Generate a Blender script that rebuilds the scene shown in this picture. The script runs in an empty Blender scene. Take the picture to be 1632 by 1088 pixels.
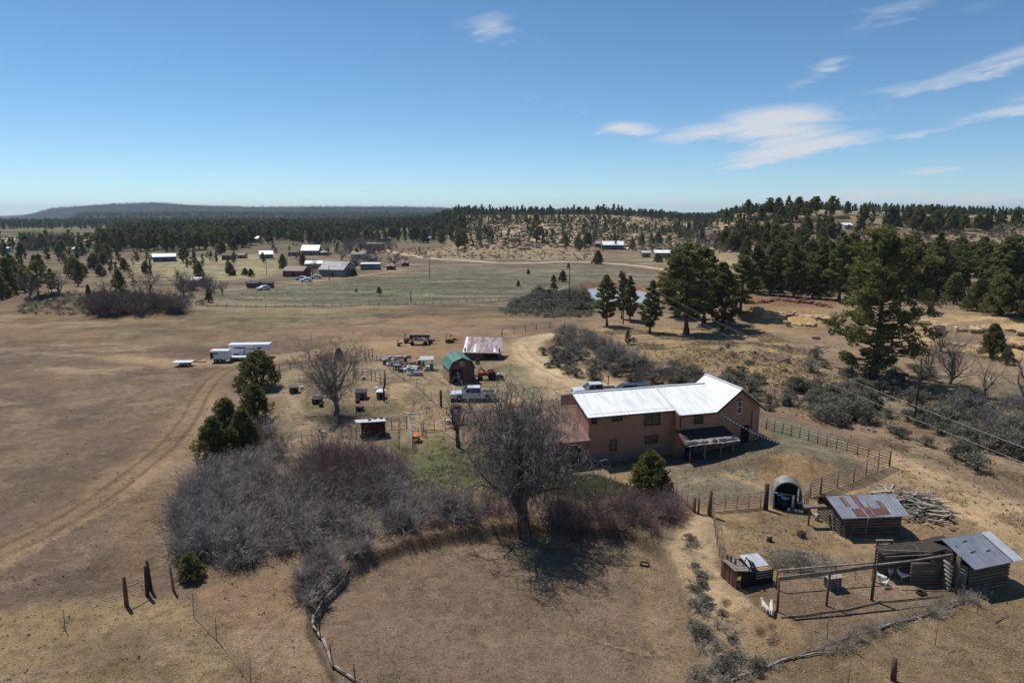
import bpy, math, random
import numpy as np
from mathutils import Vector, Matrix
sc = bpy.context.scene
col = sc.collection
R = math.radians
rng = np.random.default_rng(7)
random.seed(7)

# ---------------------------------------------------------------- camera
F, CX, CY, H, PITCH = 1100.0, 816.0, 544.0, 24.0, R(10.6)      # focal length in photo pixels, camera height, downward tilt
cam_d = bpy.data.cameras.new("camera"); cam = bpy.data.objects.new("camera", cam_d); col.objects.link(cam)
cam.location = (0, 0, H); cam.rotation_euler = (R(90) - PITCH, 0, 0)
cam_d.sensor_width = 36; cam_d.lens = 36 * F / 1632; cam_d.clip_start = 0.5; cam_d.clip_end = 60000
sc.camera = cam
HAZE = 7e-5

# ---------------------------------------------------------------- sun, sky, exposure
SUN_DIR = Vector((-0.40, 0.44, 1.0)).normalized()               # towards the sun
sl = bpy.data.lights.new("sun", 'SUN'); sl.energy = 4.7; sl.angle = R(0.5); sl.color = (1, .955, .89)
so = bpy.data.objects.new("sun", sl); col.objects.link(so)
so.rotation_euler = SUN_DIR.to_track_quat('Z', 'Y').to_euler(); so.location = (-40, 44, 120)
sc.view_settings.view_transform = 'Standard'; sc.view_settings.look = 'None'
sc.view_settings.gamma = 1; sc.view_settings.exposure = 0.02
w = bpy.data.worlds.new("World"); sc.world = w; w.use_nodes = True
nt = w.node_tree; nt.nodes.clear()
def N(t, typ, **k):
    n = t.nodes.new(typ)
    for a, b in k.items(): setattr(n, a, b)
    return n
def M(t, op, a, b=None, c=None, clamp=False):
    n = t.nodes.new('ShaderNodeMath'); n.operation = op; n.use_clamp = clamp
    for i, v in enumerate((a, b, c)):
        if v is None: continue
        if isinstance(v, (int, float)): n.inputs[i].default_value = v
        else: t.links.new(v, n.inputs[i])
    return n.outputs[0]
def mixc(t, f, a, b, blend='MIX'):
    n = t.nodes.new('ShaderNodeMix'); n.data_type = 'RGBA'; n.blend_type = blend
    for s, v in ((n.inputs[0], f), (n.inputs[6], a), (n.inputs[7], b)):
        if isinstance(v, (int, float)): s.default_value = v
        elif isinstance(v, tuple): s.default_value = v if len(v) == 4 else (*v, 1)
        else: t.links.new(v, s)
    return n.outputs[2]
sky = N(nt, 'ShaderNodeTexSky', sky_type='NISHITA', sun_disc=False)
sky.sun_elevation = math.asin(SUN_DIR.z); sky.sun_rotation = math.atan2(SUN_DIR.x, SUN_DIR.y)
sky.altitude = 2100; sky.air_density = 1.0; sky.dust_density = 0.6; sky.ozone_density = 2.2
geo = N(nt, 'ShaderNodeTexCoord'); sep = N(nt, 'ShaderNodeSeparateXYZ'); nt.links.new(geo.outputs['Generated'], sep.inputs[0])
az = M(nt, 'ARCTAN2', sep.outputs[0], sep.outputs[1]); el = M(nt, 'ARCSINE', sep.outputs[2])
def cloud_noise(sa, se, sk, scale, detail, seed):
    cmb = N(nt, 'ShaderNodeCombineXYZ')
    nt.links.new(M(nt, 'MULTIPLY', M(nt, 'ADD', az, M(nt, 'MULTIPLY', el, sk)), sa), cmb.inputs[0])
    nt.links.new(M(nt, 'MULTIPLY', M(nt, 'ADD', el, M(nt, 'MULTIPLY', az, -0.13)), se), cmb.inputs[1]); cmb.inputs[2].default_value = seed
    n = N(nt, 'ShaderNodeTexNoise'); n.inputs['Scale'].default_value = scale; n.inputs['Detail'].default_value = detail
    n.inputs['Roughness'].default_value = .64; n.inputs['Distortion'].default_value = .35
    nt.links.new(cmb.outputs[0], n.inputs['Vector']); return n
nz = cloud_noise(13, 62, .6, 1.0, 12, 3.1); nz2 = cloud_noise(14, 30, .3, 1.0, 5, 8.3)
def pxdir(px, py):
    vx, vy = (px - CX) / F, -(py - CY) / F
    d = Vector((vx, math.cos(PITCH) + vy * math.sin(PITCH), -math.sin(PITCH) + vy * math.cos(PITCH))).normalized()
    return math.atan2(d.x, d.y), math.asin(d.z)
CLOUDS = [(1240, 190, 75, 17, 2, 1.0), (1150, 210, 85, 14, 4, .8), (1230, 212, 90, 16, 0, .9), (1275, 236, 90, 12, 8, 1.05), (1205, 256, 60, 8, 8, .8), (992, 206, 38, 11, 2, .9), (1500, 130, 110, 9, 17, .5), (1600, 98, 90, 12, 17, .56), (1440, 142, 60, 9, 5, .42),
          (1620, 178, 60, 10, 8, .66), (1450, 216, 70, 6, 6, .45), (785, 42, 55, 26, -8, .38), (1430, 15, 80, 18, 0, .3), (1385, 312, 75, 11, 0, .75), (1270, 316, 90, 8, 0, .55), (1560, 318, 80, 10, 0, .65),
          (1075, 318, 26, 7, 0, .6), (1500, 272, 40, 5, 0, .5), (1325, 100, 32, 9, 5, .4), (930, 172, 60, 8, -10, .22), (870, 152, 60, 6, -5, .18), (1280, 130, 60, 9, 25, .25), (1850, 90, 120, 16, 14, .6), (1900, 260, 160, 14, 0, .6)]
tot = None
waz = M(nt, 'ADD', az, M(nt, 'MULTIPLY', M(nt, 'SUBTRACT', nz2.outputs[0], .5), .055)); wel = M(nt, 'ADD', el, M(nt, 'MULTIPLY', M(nt, 'SUBTRACT', nz.outputs[0], .5), .03))
for (px, py, sx, sy, rot, st) in CLOUDS:
    a0, e0 = pxdir(px, py); k = 1.0 / F; da = M(nt, 'SUBTRACT', waz, a0); de = M(nt, 'SUBTRACT', wel, e0); c, s = math.cos(R(rot)), math.sin(R(rot))
    u = M(nt, 'ADD', M(nt, 'MULTIPLY', da, c / (sx * k)), M(nt, 'MULTIPLY', de, s / (sx * k)))
    v = M(nt, 'ADD', M(nt, 'MULTIPLY', da, -s / (sy * k)), M(nt, 'MULTIPLY', de, c / (sy * k)))
    d2 = M(nt, 'ADD', M(nt, 'MULTIPLY', u, u), M(nt, 'MULTIPLY', v, v))
    m = M(nt, 'MULTIPLY', M(nt, 'EXPONENT', M(nt, 'MULTIPLY', d2, -.9)), st)
    tot = m if tot is None else M(nt, 'MAXIMUM', tot, m)
cl = M(nt, 'MULTIPLY_ADD', M(nt, 'ADD', tot, M(nt, 'MULTIPLY_ADD', nz.outputs[0], 1.5, -.75)), 1.25, -.18, clamp=True); cl = M(nt, 'MULTIPLY', cl, M(nt, 'SMOOTH_MIN', M(nt, 'MULTIPLY', tot, 3.0), 1.0, .3))
cl = M(nt, 'SMOOTH_MIN', M(nt, 'MULTIPLY', cl, 1.05), .86, .12)
cl = M(nt, 'MAXIMUM', cl, 0.0)
hz_ = M(nt, 'EXPONENT', M(nt, 'MULTIPLY', M(nt, 'MAXIMUM', el, 0.0), -7.0))      # clean mountain air: a bluer sky above the horizon
skyb = mixc(nt, 1.0, sky.outputs[0], mixc(nt, hz_, (.50, .73, .82), (.74, .89, 1.02)), 'MULTIPLY')
skyc = mixc(nt, cl, skyb, (5.9, 6.0, 6.4))
bg = N(nt, 'ShaderNodeBackground'); bg.inputs[1].default_value = 0.12; nt.links.new(skyc, bg.inputs[0])
wo = N(nt, 'ShaderNodeOutputWorld'); nt.links.new(bg.outputs[0], wo.inputs[0])

# ---------------------------------------------------------------- noise and ground shape
def vnoise(x, y, seed=0):
    xi = np.floor(x).astype(np.int64); yi = np.floor(y).astype(np.int64); xf = x - xi; yf = y - yi
    def h(a, b):
        n = (a * 374761393 + b * 668265263 + seed * 2147483647) & 0xffffffff
        n = ((n ^ (n >> 13)) * 1274126177) & 0xffffffff
        return ((n ^ (n >> 16)) & 0xffff) / 65535.0
    u = xf * xf * (3 - 2 * xf); v = yf * yf * (3 - 2 * yf)
    return (h(xi, yi) * (1 - u) + h(xi + 1, yi) * u) * (1 - v) + (h(xi, yi + 1) * (1 - u) + h(xi + 1, yi + 1) * u) * v
def fbm(x, y, sc_, octv=4, seed=0, gain=.5):
    t = 0; a = 1; s = 0
    for i in range(octv):
        t = t + a * vnoise(x / sc_ + 17.3 * i, y / sc_ - 9.1 * i, seed + i); s += a; a *= gain; sc_ /= 2.03
    return t / s
def sstep(a, b, x):
    t = np.clip((x - a) / (b - a), 0, 1); return t * t * (3 - 2 * t)
def P0(px, py, z=0.0):                                             # photo pixel -> point on the plane z
    vx, vy = (px - CX) / F, -(py - CY) / F
    d = (vx, math.cos(PITCH) + vy * math.sin(PITCH), -math.sin(PITCH) + vy * math.cos(PITCH))
    t = (z - H) / d[2]; return (d[0] * t, d[1] * t)
def poly_d(poly, x, y):                                            # signed distance, negative inside
    P = np.array(poly, float); d = np.full(x.shape, 1e18); ins = np.zeros(x.shape, bool); n = len(P)
    for i in range(n):
        ax, ay = P[i]; bx, by = P[(i + 1) % n]; ex, ey = bx - ax, by - ay; wx, wy = x - ax, y - ay
        t = np.clip((wx * ex + wy * ey) / (ex * ex + ey * ey + 1e-12), 0, 1)
        d = np.minimum(d, (wx - ex * t) ** 2 + (wy - ey * t) ** 2)
        c = ((ay <= y) & (by > y)) | ((by <= y) & (ay > y))
        with np.errstate(divide='ignore', invalid='ignore'): ins ^= c & (x < ax + (y - ay) / (by - ay if by != ay else 1e-9) * ex)
    d = np.sqrt(d); return np.where(ins, -d, d)
def line_d(pts, x, y, full=False):                                 # distance to polyline (signed side if full)
    P = np.array(pts, float); d = np.full(x.shape, 1e18); sg = np.ones(x.shape)
    for i in range(len(P) - 1):
        ax, ay = P[i]; bx, by = P[i + 1]; ex, ey = bx - ax, by - ay; wx, wy = x - ax, y - ay
        t = np.clip((wx * ex + wy * ey) / (ex * ex + ey * ey + 1e-12), 0, 1); q = (wx - ex * t) ** 2 + (wy - ey * t) ** 2
        m = q < d; d = np.where(m, q, d); sg = np.where(m, np.sign(ex * wy - ey * wx), sg)
    d = np.sqrt(d); return d * sg if full else d
def smooth_line(pts, n=6):
    P = [Vector((*p, 0)) for p in pts]; P = [2 * P[0] - P[1]] + P + [2 * P[-1] - P[-2]]; out = []
    for i in range(1, len(P) - 2):
        for k in range(n):
            t = k / n; a, b, c, d = P[i - 1:i + 3]
            q = .5 * ((2 * b) + (c - a) * t + (2 * a - 5 * b + 4 * c - d) * t * t + (3 * b - a - 3 * c + d) * t ** 3); out.append((q.x, q.y))
    out.append((P[-2].x, P[-2].y)); return out
ARENA_PX = [(498, 1010), (500, 975), (515, 945), (545, 915), (590, 885), (650, 866), (750, 848), (830, 840), (930, 845), (1010, 852), (1060, 880), (1092, 940), (1105, 1000), (1120, 1088), (1135, 1180), (600, 1200), (545, 1100)]
ARENA = [P0(*p) for p in ARENA_PX]
MESA = np.array([(-900, 352), (-200, 351), (0, 349.5), (30, 346), (58, 337), (75, 332.5), (150, 327), (240, 323), (320, 328.5), (400, 330.5), (500, 330), (640, 330), (720, 332), (800, 336), (1000, 340), (1150, 341), (1632, 345), (2600, 345)], float)
SPUR = np.array([(-900, 372), (30, 372), (95, 357), (112, 347), (122, 342.5), (200, 341), (300, 340), (400, 342), (560, 341), (730, 342), (900, 346), (2600, 348)], float)
RIDGE_R = np.array([(900, 0), (1085, 0), (1150, 17), (1200, 21.4), (1300, 22.6), (1380, 21.3), (1480, 19.8), (1632, 17.5), (2600, 16)], float)
RIDGE_M = np.array([(-900, 1), (300, 2), (560, 4), (680, 9), (730, 20.0), (850, 20.6), (960, 20.8), (1040, 18.5), (1090, 15.5), (1150, 17), (2600, 18)], float)
POND = P0(985, 467)
def height(x, y):
    x = np.asarray(x, float); y = np.asarray(y, float); Y = np.maximum(y, 1.0)
    a = CX + 1130 * x / Y; r = np.hypot(x, y)
    z = .35 * (fbm(x, y, 28, 3, 3) - .5) + .10 * (fbm(x, y, 3.1, 3, 9) - .5) * sstep(20, 60, 400 - r)
    d = poly_d(ARENA, x, y); z = np.where(d < 1.0, z - .85 * (1 - sstep(-.45, .45, d + .35 * (fbm(x, y, 1.7, 2, 5) - .5))) , z)
    z += .16 * np.exp(-((d - 1.0) / .8) ** 2) * sstep(40, 55, y)
    def g(px, py, hx, hy, hh):
        cx_, cy_ = P0(px, py); return hh * np.exp(-((x - cx_) / hx) ** 2 - ((y - cy_) / hy) ** 2)
    z += g(1222, 700, 8, 9, 1.0) + g(1275, 755, 4.5, 3.2, 1.3) + g(1420, 740, 14, 8, .7)
    z += g(195, 484, 20, 13, 4.5) + g(105, 480, 9, 10, 2.2) + g(60, 478, 9, 10, 1.2)
    z += g(1214, 1008, .28, .34, -.30) + g(1232, 1000, .26, .30, -.26) + g(1234, 1023, .34, .34, -.28) + g(1159, 962, .30, .34, -.34) + g(1415, 1012, .26, .26, -.3) + g(640, 625, 3.6, 5, .7) + g(1150, 575, 20, 14, 1.6)
    # sandstone ledges at the right
    aw = a + 60 * (fbm(x, y, 20, 3, 21) - .5); Yl = np.interp(aw, [1100, 1180, 1320, 1430, 1560, 1632, 1800], [170, 150, 143, 135, 122, 116, 112])
    edge = sstep(1120, 1185, a)
    st = (Y - Yl) + 9 * (fbm(x, y, 9, 3, 33) - .5)
    z += edge * (1.5 * sstep(0, 2.0, st) + 1.0 * sstep(5, 7.5, st) + .8 * sstep(12, 14, st))
    z += edge * .8 * sstep(-35, 0, Y - Yl)
    # ridges and far country
    z += np.interp(a, RIDGE_R[:, 0], RIDGE_R[:, 1]) * sstep(215, 410, Y + 50 * (fbm(x, y, 90, 3, 41) - .5)) * .93 * (1 - 0 * Y)
    rm = np.interp(a, RIDGE_M[:, 0], RIDGE_M[:, 1]) * sstep(430, 740, Y + 90 * (fbm(x, y, 120, 3, 43) - .5))
    rr = z * 0
    z = np.where((a > 1085) & (Y > 300), np.maximum(z, rm * .9), z + rm * (1 - sstep(1085, 1120, a)))
    z += 1.4 * (fbm(x, y, 45, 3, 51) - .5) * sstep(250, 500, r)
    tb = H + (338 - np.interp(a, SPUR[:, 0], SPUR[:, 1])) / 1100 * 2500 + 10 * (fbm(x, y, 300, 3, 61) - .5)
    b = sstep(1500, 2500, Y + 300 * (fbm(x, y, 400, 3, 62) - .5)); b = b ** 1.3
    ta = H + (338 - np.interp(a, MESA[:, 0], MESA[:, 1])) / 1100 * 4200 + 4 * (fbm(x, y, 500, 3, 63) - .5)
    c = sstep(3100, 4200, Y + 300 * (fbm(x, y, 500, 4, 64) - .5)); c = .45 * c + .55 * sstep(.6, .85, c)
    z = z * (1 - b) + tb * b; z = z * (1 - c) + ta * c
    dp = np.hypot((x - POND[0]) / 10, (y - POND[1]) / 20); z = z - 1.3 * (1 - sstep(.7, 1.35, dp)) + .9 * np.exp(-((dp - 1.5) / .22) ** 2)
    return z
rr = [9.0]
while rr[-1] < 11000: rr.append(rr[-1] * (1.0052 if rr[-1] < 130 else 1.0075))
rr = np.array(rr); th = np.radians(np.concatenate([np.linspace(-75, -41, 60)[:-1], np.linspace(-41, 41, 860), np.linspace(41, 75, 60)[1:]]))
gx = rr[:, None] * np.sin(th)[None]; gy = rr[:, None] * np.cos(th)[None]
gz = height(gx, gy)                                                # the ground, worked out once; everything stands on this sheet
def hgt(x, y):
    x = np.asarray(x, float); y = np.asarray(y, float); i = np.clip(np.interp(np.hypot(x, y), rr, np.arange(len(rr))), 0, len(rr) - 1.001); j = np.clip(np.interp(np.arctan2(x, y), th, np.arange(len(th))), 0, len(th) - 1.001)
    i0 = i.astype(int); j0 = j.astype(int); u = i - i0; v = j - j0
    return (gz[i0, j0] * (1 - v) + gz[i0, j0 + 1] * v) * (1 - u) + (gz[i0 + 1, j0] * (1 - v) + gz[i0 + 1, j0 + 1] * v) * u
def P(px, py):                                                     # photo pixel(s) -> point(s) on the ground
    px = np.atleast_1d(np.asarray(px, float)); py = np.atleast_1d(np.asarray(py, float))
    vx, vy = (px - CX) / F, -(py - CY) / F
    dx, dy, dz = vx, math.cos(PITCH) + vy * math.sin(PITCH), -math.sin(PITCH) + vy * math.cos(PITCH)
    lo = np.full(px.shape, 10.0); hi = np.full(px.shape, 9000.0); done = np.zeros(px.shape, bool); t = 12.0
    while t < 9000:
        t2 = t * 1.012; b = (H + dz * t2) < hgt(dx * t2, dy * t2)
        n = b & ~done; hi[n] = t2; lo[n] = t; done |= b; t = t2
        if done.all(): break
    for _ in range(12):
        m = (lo + hi) / 2; b = (H + dz * m) < hgt(dx * m, dy * m); hi = np.where(b, m, hi); lo = np.where(b, lo, m)
    X, Yy = dx * hi, dy * hi; return np.stack([X, Yy, hgt(X, Yy)], 1)
def Pt(px, py): return Vector(P(px, py)[0])
def W(*pts): return [tuple(P(px, py)[0][:2]) for px, py in pts]
# ---------------------------------------------------------------- materials
def S(r, g, b):                                                    # 0-255 picture colour -> linear
    f = lambda c: ((c / 255 + .055) / 1.055) ** 2.4 if c / 255 > .04045 else c / 255 / 12.92
    return (f(r), f(g), f(b))
def new_mat(name):
    m = bpy.data.materials.new(name); m.use_nodes = True; t = m.node_tree; t.nodes.clear()
    b = N(t, 'ShaderNodeBsdfPrincipled'); o = N(t, 'ShaderNodeOutputMaterial'); t.links.new(b.outputs[0], o.inputs[0]); return m, t, b
def noise(t, scale, detail=4, rough=.6, vec=None, dist=0.0, coord='Object'):
    n = N(t, 'ShaderNodeTexNoise'); n.inputs['Scale'].default_value = scale; n.inputs['Detail'].default_value = detail
    n.inputs['Roughness'].default_value = rough; n.inputs['Distortion'].default_value = dist
    if vec is None:
        tc = N(t, 'ShaderNodeTexCoord'); vec = tc.outputs[coord]
    t.links.new(vec, n.inputs['Vector']); return n.outputs[0]
def ramp(t, f, stops):
    r = N(t, 'ShaderNodeValToRGB'); e = r.color_ramp.elements
    while len(e) < len(stops): e.new(.5)
    for q, (p, c) in zip(e, stops): q.position = p; q.color = (*c, 1) if len(c) == 3 else c
    t.links.new(f, r.inputs[0]); return r.outputs[0]
def mat(name, c, rough=.85, metal=0.0, c2=None, scale=1.5, bump=0.0, bscale=12, spec=.3, obj_var=0.0, streak=None, lo=.35, hi=.65, leaf=0):
    m, t, b = new_mat(name); b.inputs['Roughness'].default_value = rough; b.inputs['Metallic'].default_value = metal; b.inputs['Specular IOR Level'].default_value = spec
    c2 = c2 or tuple(k * .62 for k in c); vec = None
    if streak:
        tc = N(t, 'ShaderNodeTexCoord'); mp = N(t, 'ShaderNodeMapping'); mp.inputs['Scale'].default_value = streak; t.links.new(tc.outputs['Object'], mp.inputs[0]); vec = mp.outputs[0]
    f = noise(t, scale, 6, .62, vec); out = ramp(t, f, [(lo, c2), (hi, c)])
    if obj_var:
        oi = N(t, 'ShaderNodeObjectInfo'); k = M(t, 'MULTIPLY_ADD', oi.outputs['Random'], 2 * obj_var, 1 - obj_var)
        cb = N(t, 'ShaderNodeCombineXYZ')
        for i in range(3): t.links.new(k, cb.inputs[i])
        out = mixc(t, 1.0, out, cb.outputs[0], 'MULTIPLY')
    t.links.new(out, b.inputs['Base Color'])
    if leaf:                                                        # thin leaves let some light through
        tr_ = N(t, 'ShaderNodeBsdfTranslucent'); t.links.new(out, tr_.inputs[0]); mx = N(t, 'ShaderNodeMixShader'); mx.inputs[0].default_value = leaf
        t.links.new(b.outputs[0], mx.inputs[1]); t.links.new(tr_.outputs[0], mx.inputs[2]); t.links.new(mx.outputs[0], next(n for n in t.nodes if n.type == 'OUTPUT_MATERIAL').inputs[0])
    if bump:
        bp = N(t, 'ShaderNodeBump'); bp.inputs['Strength'].default_value = bump; bp.inputs['Distance'].default_value = .05
        t.links.new(noise(t, bscale, 5), bp.inputs['Height']); t.links.new(bp.outputs[0], b.inputs['Normal'])
    return m
MT = {}
MT['bark'] = mat('pine_bark', (.14, .075, .045), c2=(.045, .03, .022), scale=4, streak=(1, 1, .3), bump=.5)
MT['needles'] = mat('pine_needles', (.27, .255, .072), c2=(.075, .088, .034), scale=1.6, rough=.7, spec=.2, obj_var=.22, leaf=.42, lo=.42, hi=.6)
MT['juniper'] = mat('juniper_leaves', (.235, .215, .065), c2=(.075, .08, .032), scale=2.4, rough=.75, spec=.2, obj_var=.25, leaf=.4, lo=.42, hi=.62)
MT['farpine'] = mat('far_pine_needles', (.14, .145, .065), c2=(.055, .068, .038), scale=.12, rough=.8, spec=.1, leaf=.35, lo=.4, hi=.6)
MT['juniper_bright'] = mat('juniper_sunny', (0.216, 0.199, 0.053), c2=(0.103, 0.107, 0.036), scale=2.0, rough=.75, spec=.2, leaf=.35)
MT['greybark'] = mat('grey_branches', (0.270, 0.220, 0.194), c2=(0.118, 0.096, 0.090), scale=1.2, obj_var=.1)
MT['deadbark'] = mat('cottonwood_branches', (.46, .40, .37), c2=(.09, .07, .062), scale=2.2, lo=.48, hi=.62)  # pale tone paints highlights on lit strands, mottled over a dark tone
MT['willow'] = mat('willow_stems', (.42, .375, .345), c2=(.14, .115, .11), scale=.9, lo=.42, hi=.6)
MT['willow_dark'] = mat('purple_stems', (0.276, 0.180, 0.161), c2=(0.132, 0.091, 0.090), scale=.5)
MT['brownstem'] = mat('brown_stems', (0.205, 0.156, 0.133), c2=(0.098, 0.078, 0.070), scale=.12)
MT['sage'] = mat('sagebrush_leaves', (.34, .32, .24), c2=(.09, .082, .062), scale=2.6, obj_var=.25, leaf=.3, lo=.42, hi=.62)
MT['drygrass'] = mat('dry_grass', (.42, .33, .20), c2=(.22, .17, .10), scale=.6)
MT['deadweed'] = mat('pale_dead_weeds', (.46, .40, .32), c2=(.26, .22, .17), scale=.8)
MT['greengrass'] = mat('green_plants', (.20, .195, .085), c2=(.10, .105, .05), scale=1.0, leaf=.35)
MT['stucco'] = mat('terracotta_stucco', (.43, .215, .138), c2=(.31, .155, .10), scale=.9, bump=.4, bscale=14, rough=.95, lo=.3, hi=.68)
MT['stucco_old'] = mat('terracotta_stucco', (0.427, 0.225, 0.155), c2=(0.352, 0.180, 0.127), scale=.5, bump=.15, bscale=30, rough=.95)
MT['foundation'] = mat('grey_plaster', (0.260, 0.195, 0.163), c2=(0.182, 0.137, 0.117), scale=1)
MT['whiteroof'] = mat('white_metal_roof', (.86, .86, .85), c2=(.68, .68, .67), scale=1.6, rough=.45, spec=.5, streak=(1.2, .25, .25), lo=.3, hi=.55)
MT['tin'] = mat('weathered_tin', (.40, .42, .46), c2=(.27, .28, .31), scale=.9, rough=.42, metal=.45, bump=.25, bscale=3)
MT['culvert'] = mat('galvanised_culvert_steel', (.30, .30, .29), c2=(.17, .165, .15), scale=2.5, rough=.6, metal=.3)
MT['rust'] = mat('rusty_tin', (.20, .085, .065), c2=(.12, .055, .045), scale=2.2, rough=.7, metal=.1)
MT['paletin'] = mat('pale_tin', (.60, .62, .66), c2=(.45, .46, .48), scale=1.5, rough=.5, metal=.3)
MT['rustroof'] = mat('rust_brown_roof', (.27, .16, .12), c2=(.17, .10, .08), scale=1.0, rough=.6, streak=(1, 1, 1))
MT['purpletin'] = mat('rust_streaked_tin', (.36, .30, .32), c2=(.20, .13, .13), scale=1.3, rough=.6, metal=.1, streak=(1.2, .35, .35), lo=.42, hi=.56)
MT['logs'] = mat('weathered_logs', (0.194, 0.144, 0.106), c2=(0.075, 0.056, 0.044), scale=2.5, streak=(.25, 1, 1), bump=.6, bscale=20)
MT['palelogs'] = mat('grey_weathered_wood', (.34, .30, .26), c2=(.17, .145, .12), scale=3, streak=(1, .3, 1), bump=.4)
MT['oldwood'] = mat('old_wood', (.26, .21, .17), c2=(.11, .085, .07), scale=2.4, obj_var=.25, bump=.3)
MT['post'] = mat('brown_post_wood', (.16, .085, .055), c2=(.07, .04, .03), scale=4, bump=.4, obj_var=.2)
MT['pipe'] = mat('rusty_pipe', (.30, .20, .15), c2=(.16, .10, .075), scale=5, rough=.6, metal=.1)
MT['galv'] = mat('galvanised_pipe', (.42, .42, .42), c2=(.24, .22, .20), scale=4, rough=.5, metal=.4)
MT['darkpole'] = mat('creosoted_pole', (.06, .042, .032), c2=(.03, .022, .018), scale=3)
MT['wire'] = mat('wire_metal', (.38, .37, .36), rough=.5, metal=.3, scale=3)
MT['mesh'] = mat('rusty_netting_wire', (.17, .13, .11), rough=.7, scale=3)
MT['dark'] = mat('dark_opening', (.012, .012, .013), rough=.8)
MT['black'] = mat('black_rubber', (.02, .02, .02), rough=.7)
MT['tar'] = mat('dark_tar_roofing', (.035, .036, .042), c2=(.02, .02, .024), rough=.75)
MT['tarp'] = mat('tan_tarp', (.40, .33, .28), c2=(.25, .20, .17), scale=3, bump=.5, bscale=4)
MT['frame'] = mat('window_frame', (.06, .04, .035), rough=.5)
MT['whiteframe'] = mat('white_window_frame', (.6, .58, .55), rough=.5)
m, t, b = new_mat('window_glass'); b.inputs['Base Color'].default_value = (.018, .022, .028, 1); b.inputs['Roughness'].default_value = .08; b.inputs['Specular IOR Level'].default_value = .8; MT['glass'] = m
MT['white'] = mat('white_paint', (.72, .73, .75), c2=(.62, .62, .63), rough=.35, spec=.5, scale=1)
MT['carwhite'] = mat('silver_white_car_paint', (.60, .61, .64), c2=(.54, .55, .58), rough=.22, spec=.6, scale=.6)
MT['chrome'] = mat('bright_metal', (.6, .6, .6), rough=.2, metal=.9)
MT['carblack'] = mat('dark_car_paint', (.03, .03, .035), rough=.3, spec=.6)
MT['red'] = mat('faded_red_paint', (.36, .045, .03), c2=(.22, .03, .025), rough=.45, scale=3)
MT['darkred'] = mat('dark_red_boards', (.115, .024, .020), c2=(.05, .014, .012), scale=1.5, streak=(3, 3, .4))
MT['orange'] = mat('orange_plastic', (.70, .17, .045), c2=(.6, .14, .04), rough=.45)
MT['greenroof'] = mat('green_metal_roof', (.085, .19, .145), c2=(.07, .15, .12), rough=.45, spec=.5, scale=.8)
MT['cedar'] = mat('reddish_brown_siding', (.16, .080, .058), c2=(.11, .055, .042), scale=2, streak=(1, 1, 3))
MT['tanboard'] = mat('tan_boards', (.42, .30, .17), c2=(.30, .21, .12), scale=2)
MT['plastic'] = mat('white_plastic', (.78, .78, .76), rough=.4, scale=1)
MT['blueplastic'] = mat('dark_blue_plastic', (.014, .018, .035), rough=.5)
MT['greytarp'] = mat('grey_green_tarp', (.12, .14, .14), c2=(.08, .09, .10), rough=.6, scale=2, bump=.4)
MT['yellow'] = mat('faded_yellow_paint', (.5, .34, .08), rough=.5)
MT['bluewall'] = mat('blue_grey_siding', (.10, .14, .20), scale=.3)
MT['greywall'] = mat('grey_siding', (.26, .25, .25), scale=.3)
MT['tanwall'] = mat('tan_siding', (.36, .28, .20), scale=.3)
MT['redwall'] = mat('dull_red_siding', (.20, .085, .075), scale=.3)
MT['whitewall'] = mat('white_siding', (.62, .61, .58), scale=.3)
MT['pinkroof'] = mat('dusty_pink_roof', (.32, .21, .19), scale=.4, rough=.7)
MT['greyroof'] = mat('grey_roofing', (.33, .32, .34), scale=.4, rough=.6)
MT['brownroof'] = mat('brown_roofing', (.17, .12, .10), scale=.4)
MT['stone'] = mat('sandstone', (.50, .36, .20), c2=(.33, .22, .13), scale=.5, bump=.6, bscale=3)
MT['redstone'] = mat('red_sandstone', (.22, .12, .08), c2=(.10, .05, .036), scale=.9, bump=.6, bscale=3)
MT['greystone'] = mat('grey_rock', (.30, .26, .22), c2=(.18, .15, .13), scale=2, bump=.5)
MT['fur'] = mat('cream_white_fur', (.66, .60, .50), c2=(.50, .44, .36), scale=6, rough=.95)
MT['feather'] = mat('white_feathers', (.72, .70, .67), c2=(.5, .49, .47), scale=8, rough=.9)
MT['beak'] = mat('orange_beak', (.6, .3, .1), rough=.5)
MT['comb'] = mat('red_comb', (.5, .05, .04), rough=.6)
MT['darkfur'] = mat('dark_fur', (.035, .028, .024), rough=.95)

# ---------------------------------------------------------------- mesh helpers
def raw_mesh(name, V, Fc, mats=None, idx=None, smooth=False):       # V (n,3), Fc list of (m,k) arrays
    me = bpy.data.meshes.new(name); V = np.asarray(V, np.float32); me.vertices.add(len(V)); me.vertices.foreach_set('co', V.ravel())
    loops = np.concatenate([f.ravel() for f in Fc]).astype(np.int32); tot = np.concatenate([np.full(len(f), f.shape[1]) for f in Fc]).astype(np.int32)
    st = np.concatenate([[0], np.cumsum(tot)[:-1]]).astype(np.int32)
    me.loops.add(len(loops)); me.loops.foreach_set('vertex_index', loops); me.polygons.add(len(tot)); me.polygons.foreach_set('loop_start', st); me.polygons.foreach_set('loop_total', tot)
    if idx is not None: me.polygons.foreach_set('material_index', np.asarray(idx, np.int32))
    if smooth: me.polygons.foreach_set('use_smooth', np.ones(len(tot), bool))
    for m in (mats or []): me.materials.append(m)
    me.update(); me.validate(); return me
def tag(o, label=None, cat=None, group=None, kind=None):
    if label: o['label'] = label
    if cat: o['category'] = cat
    if group: o['group'] = group
    if kind: o['kind'] = kind
    return o
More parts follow.
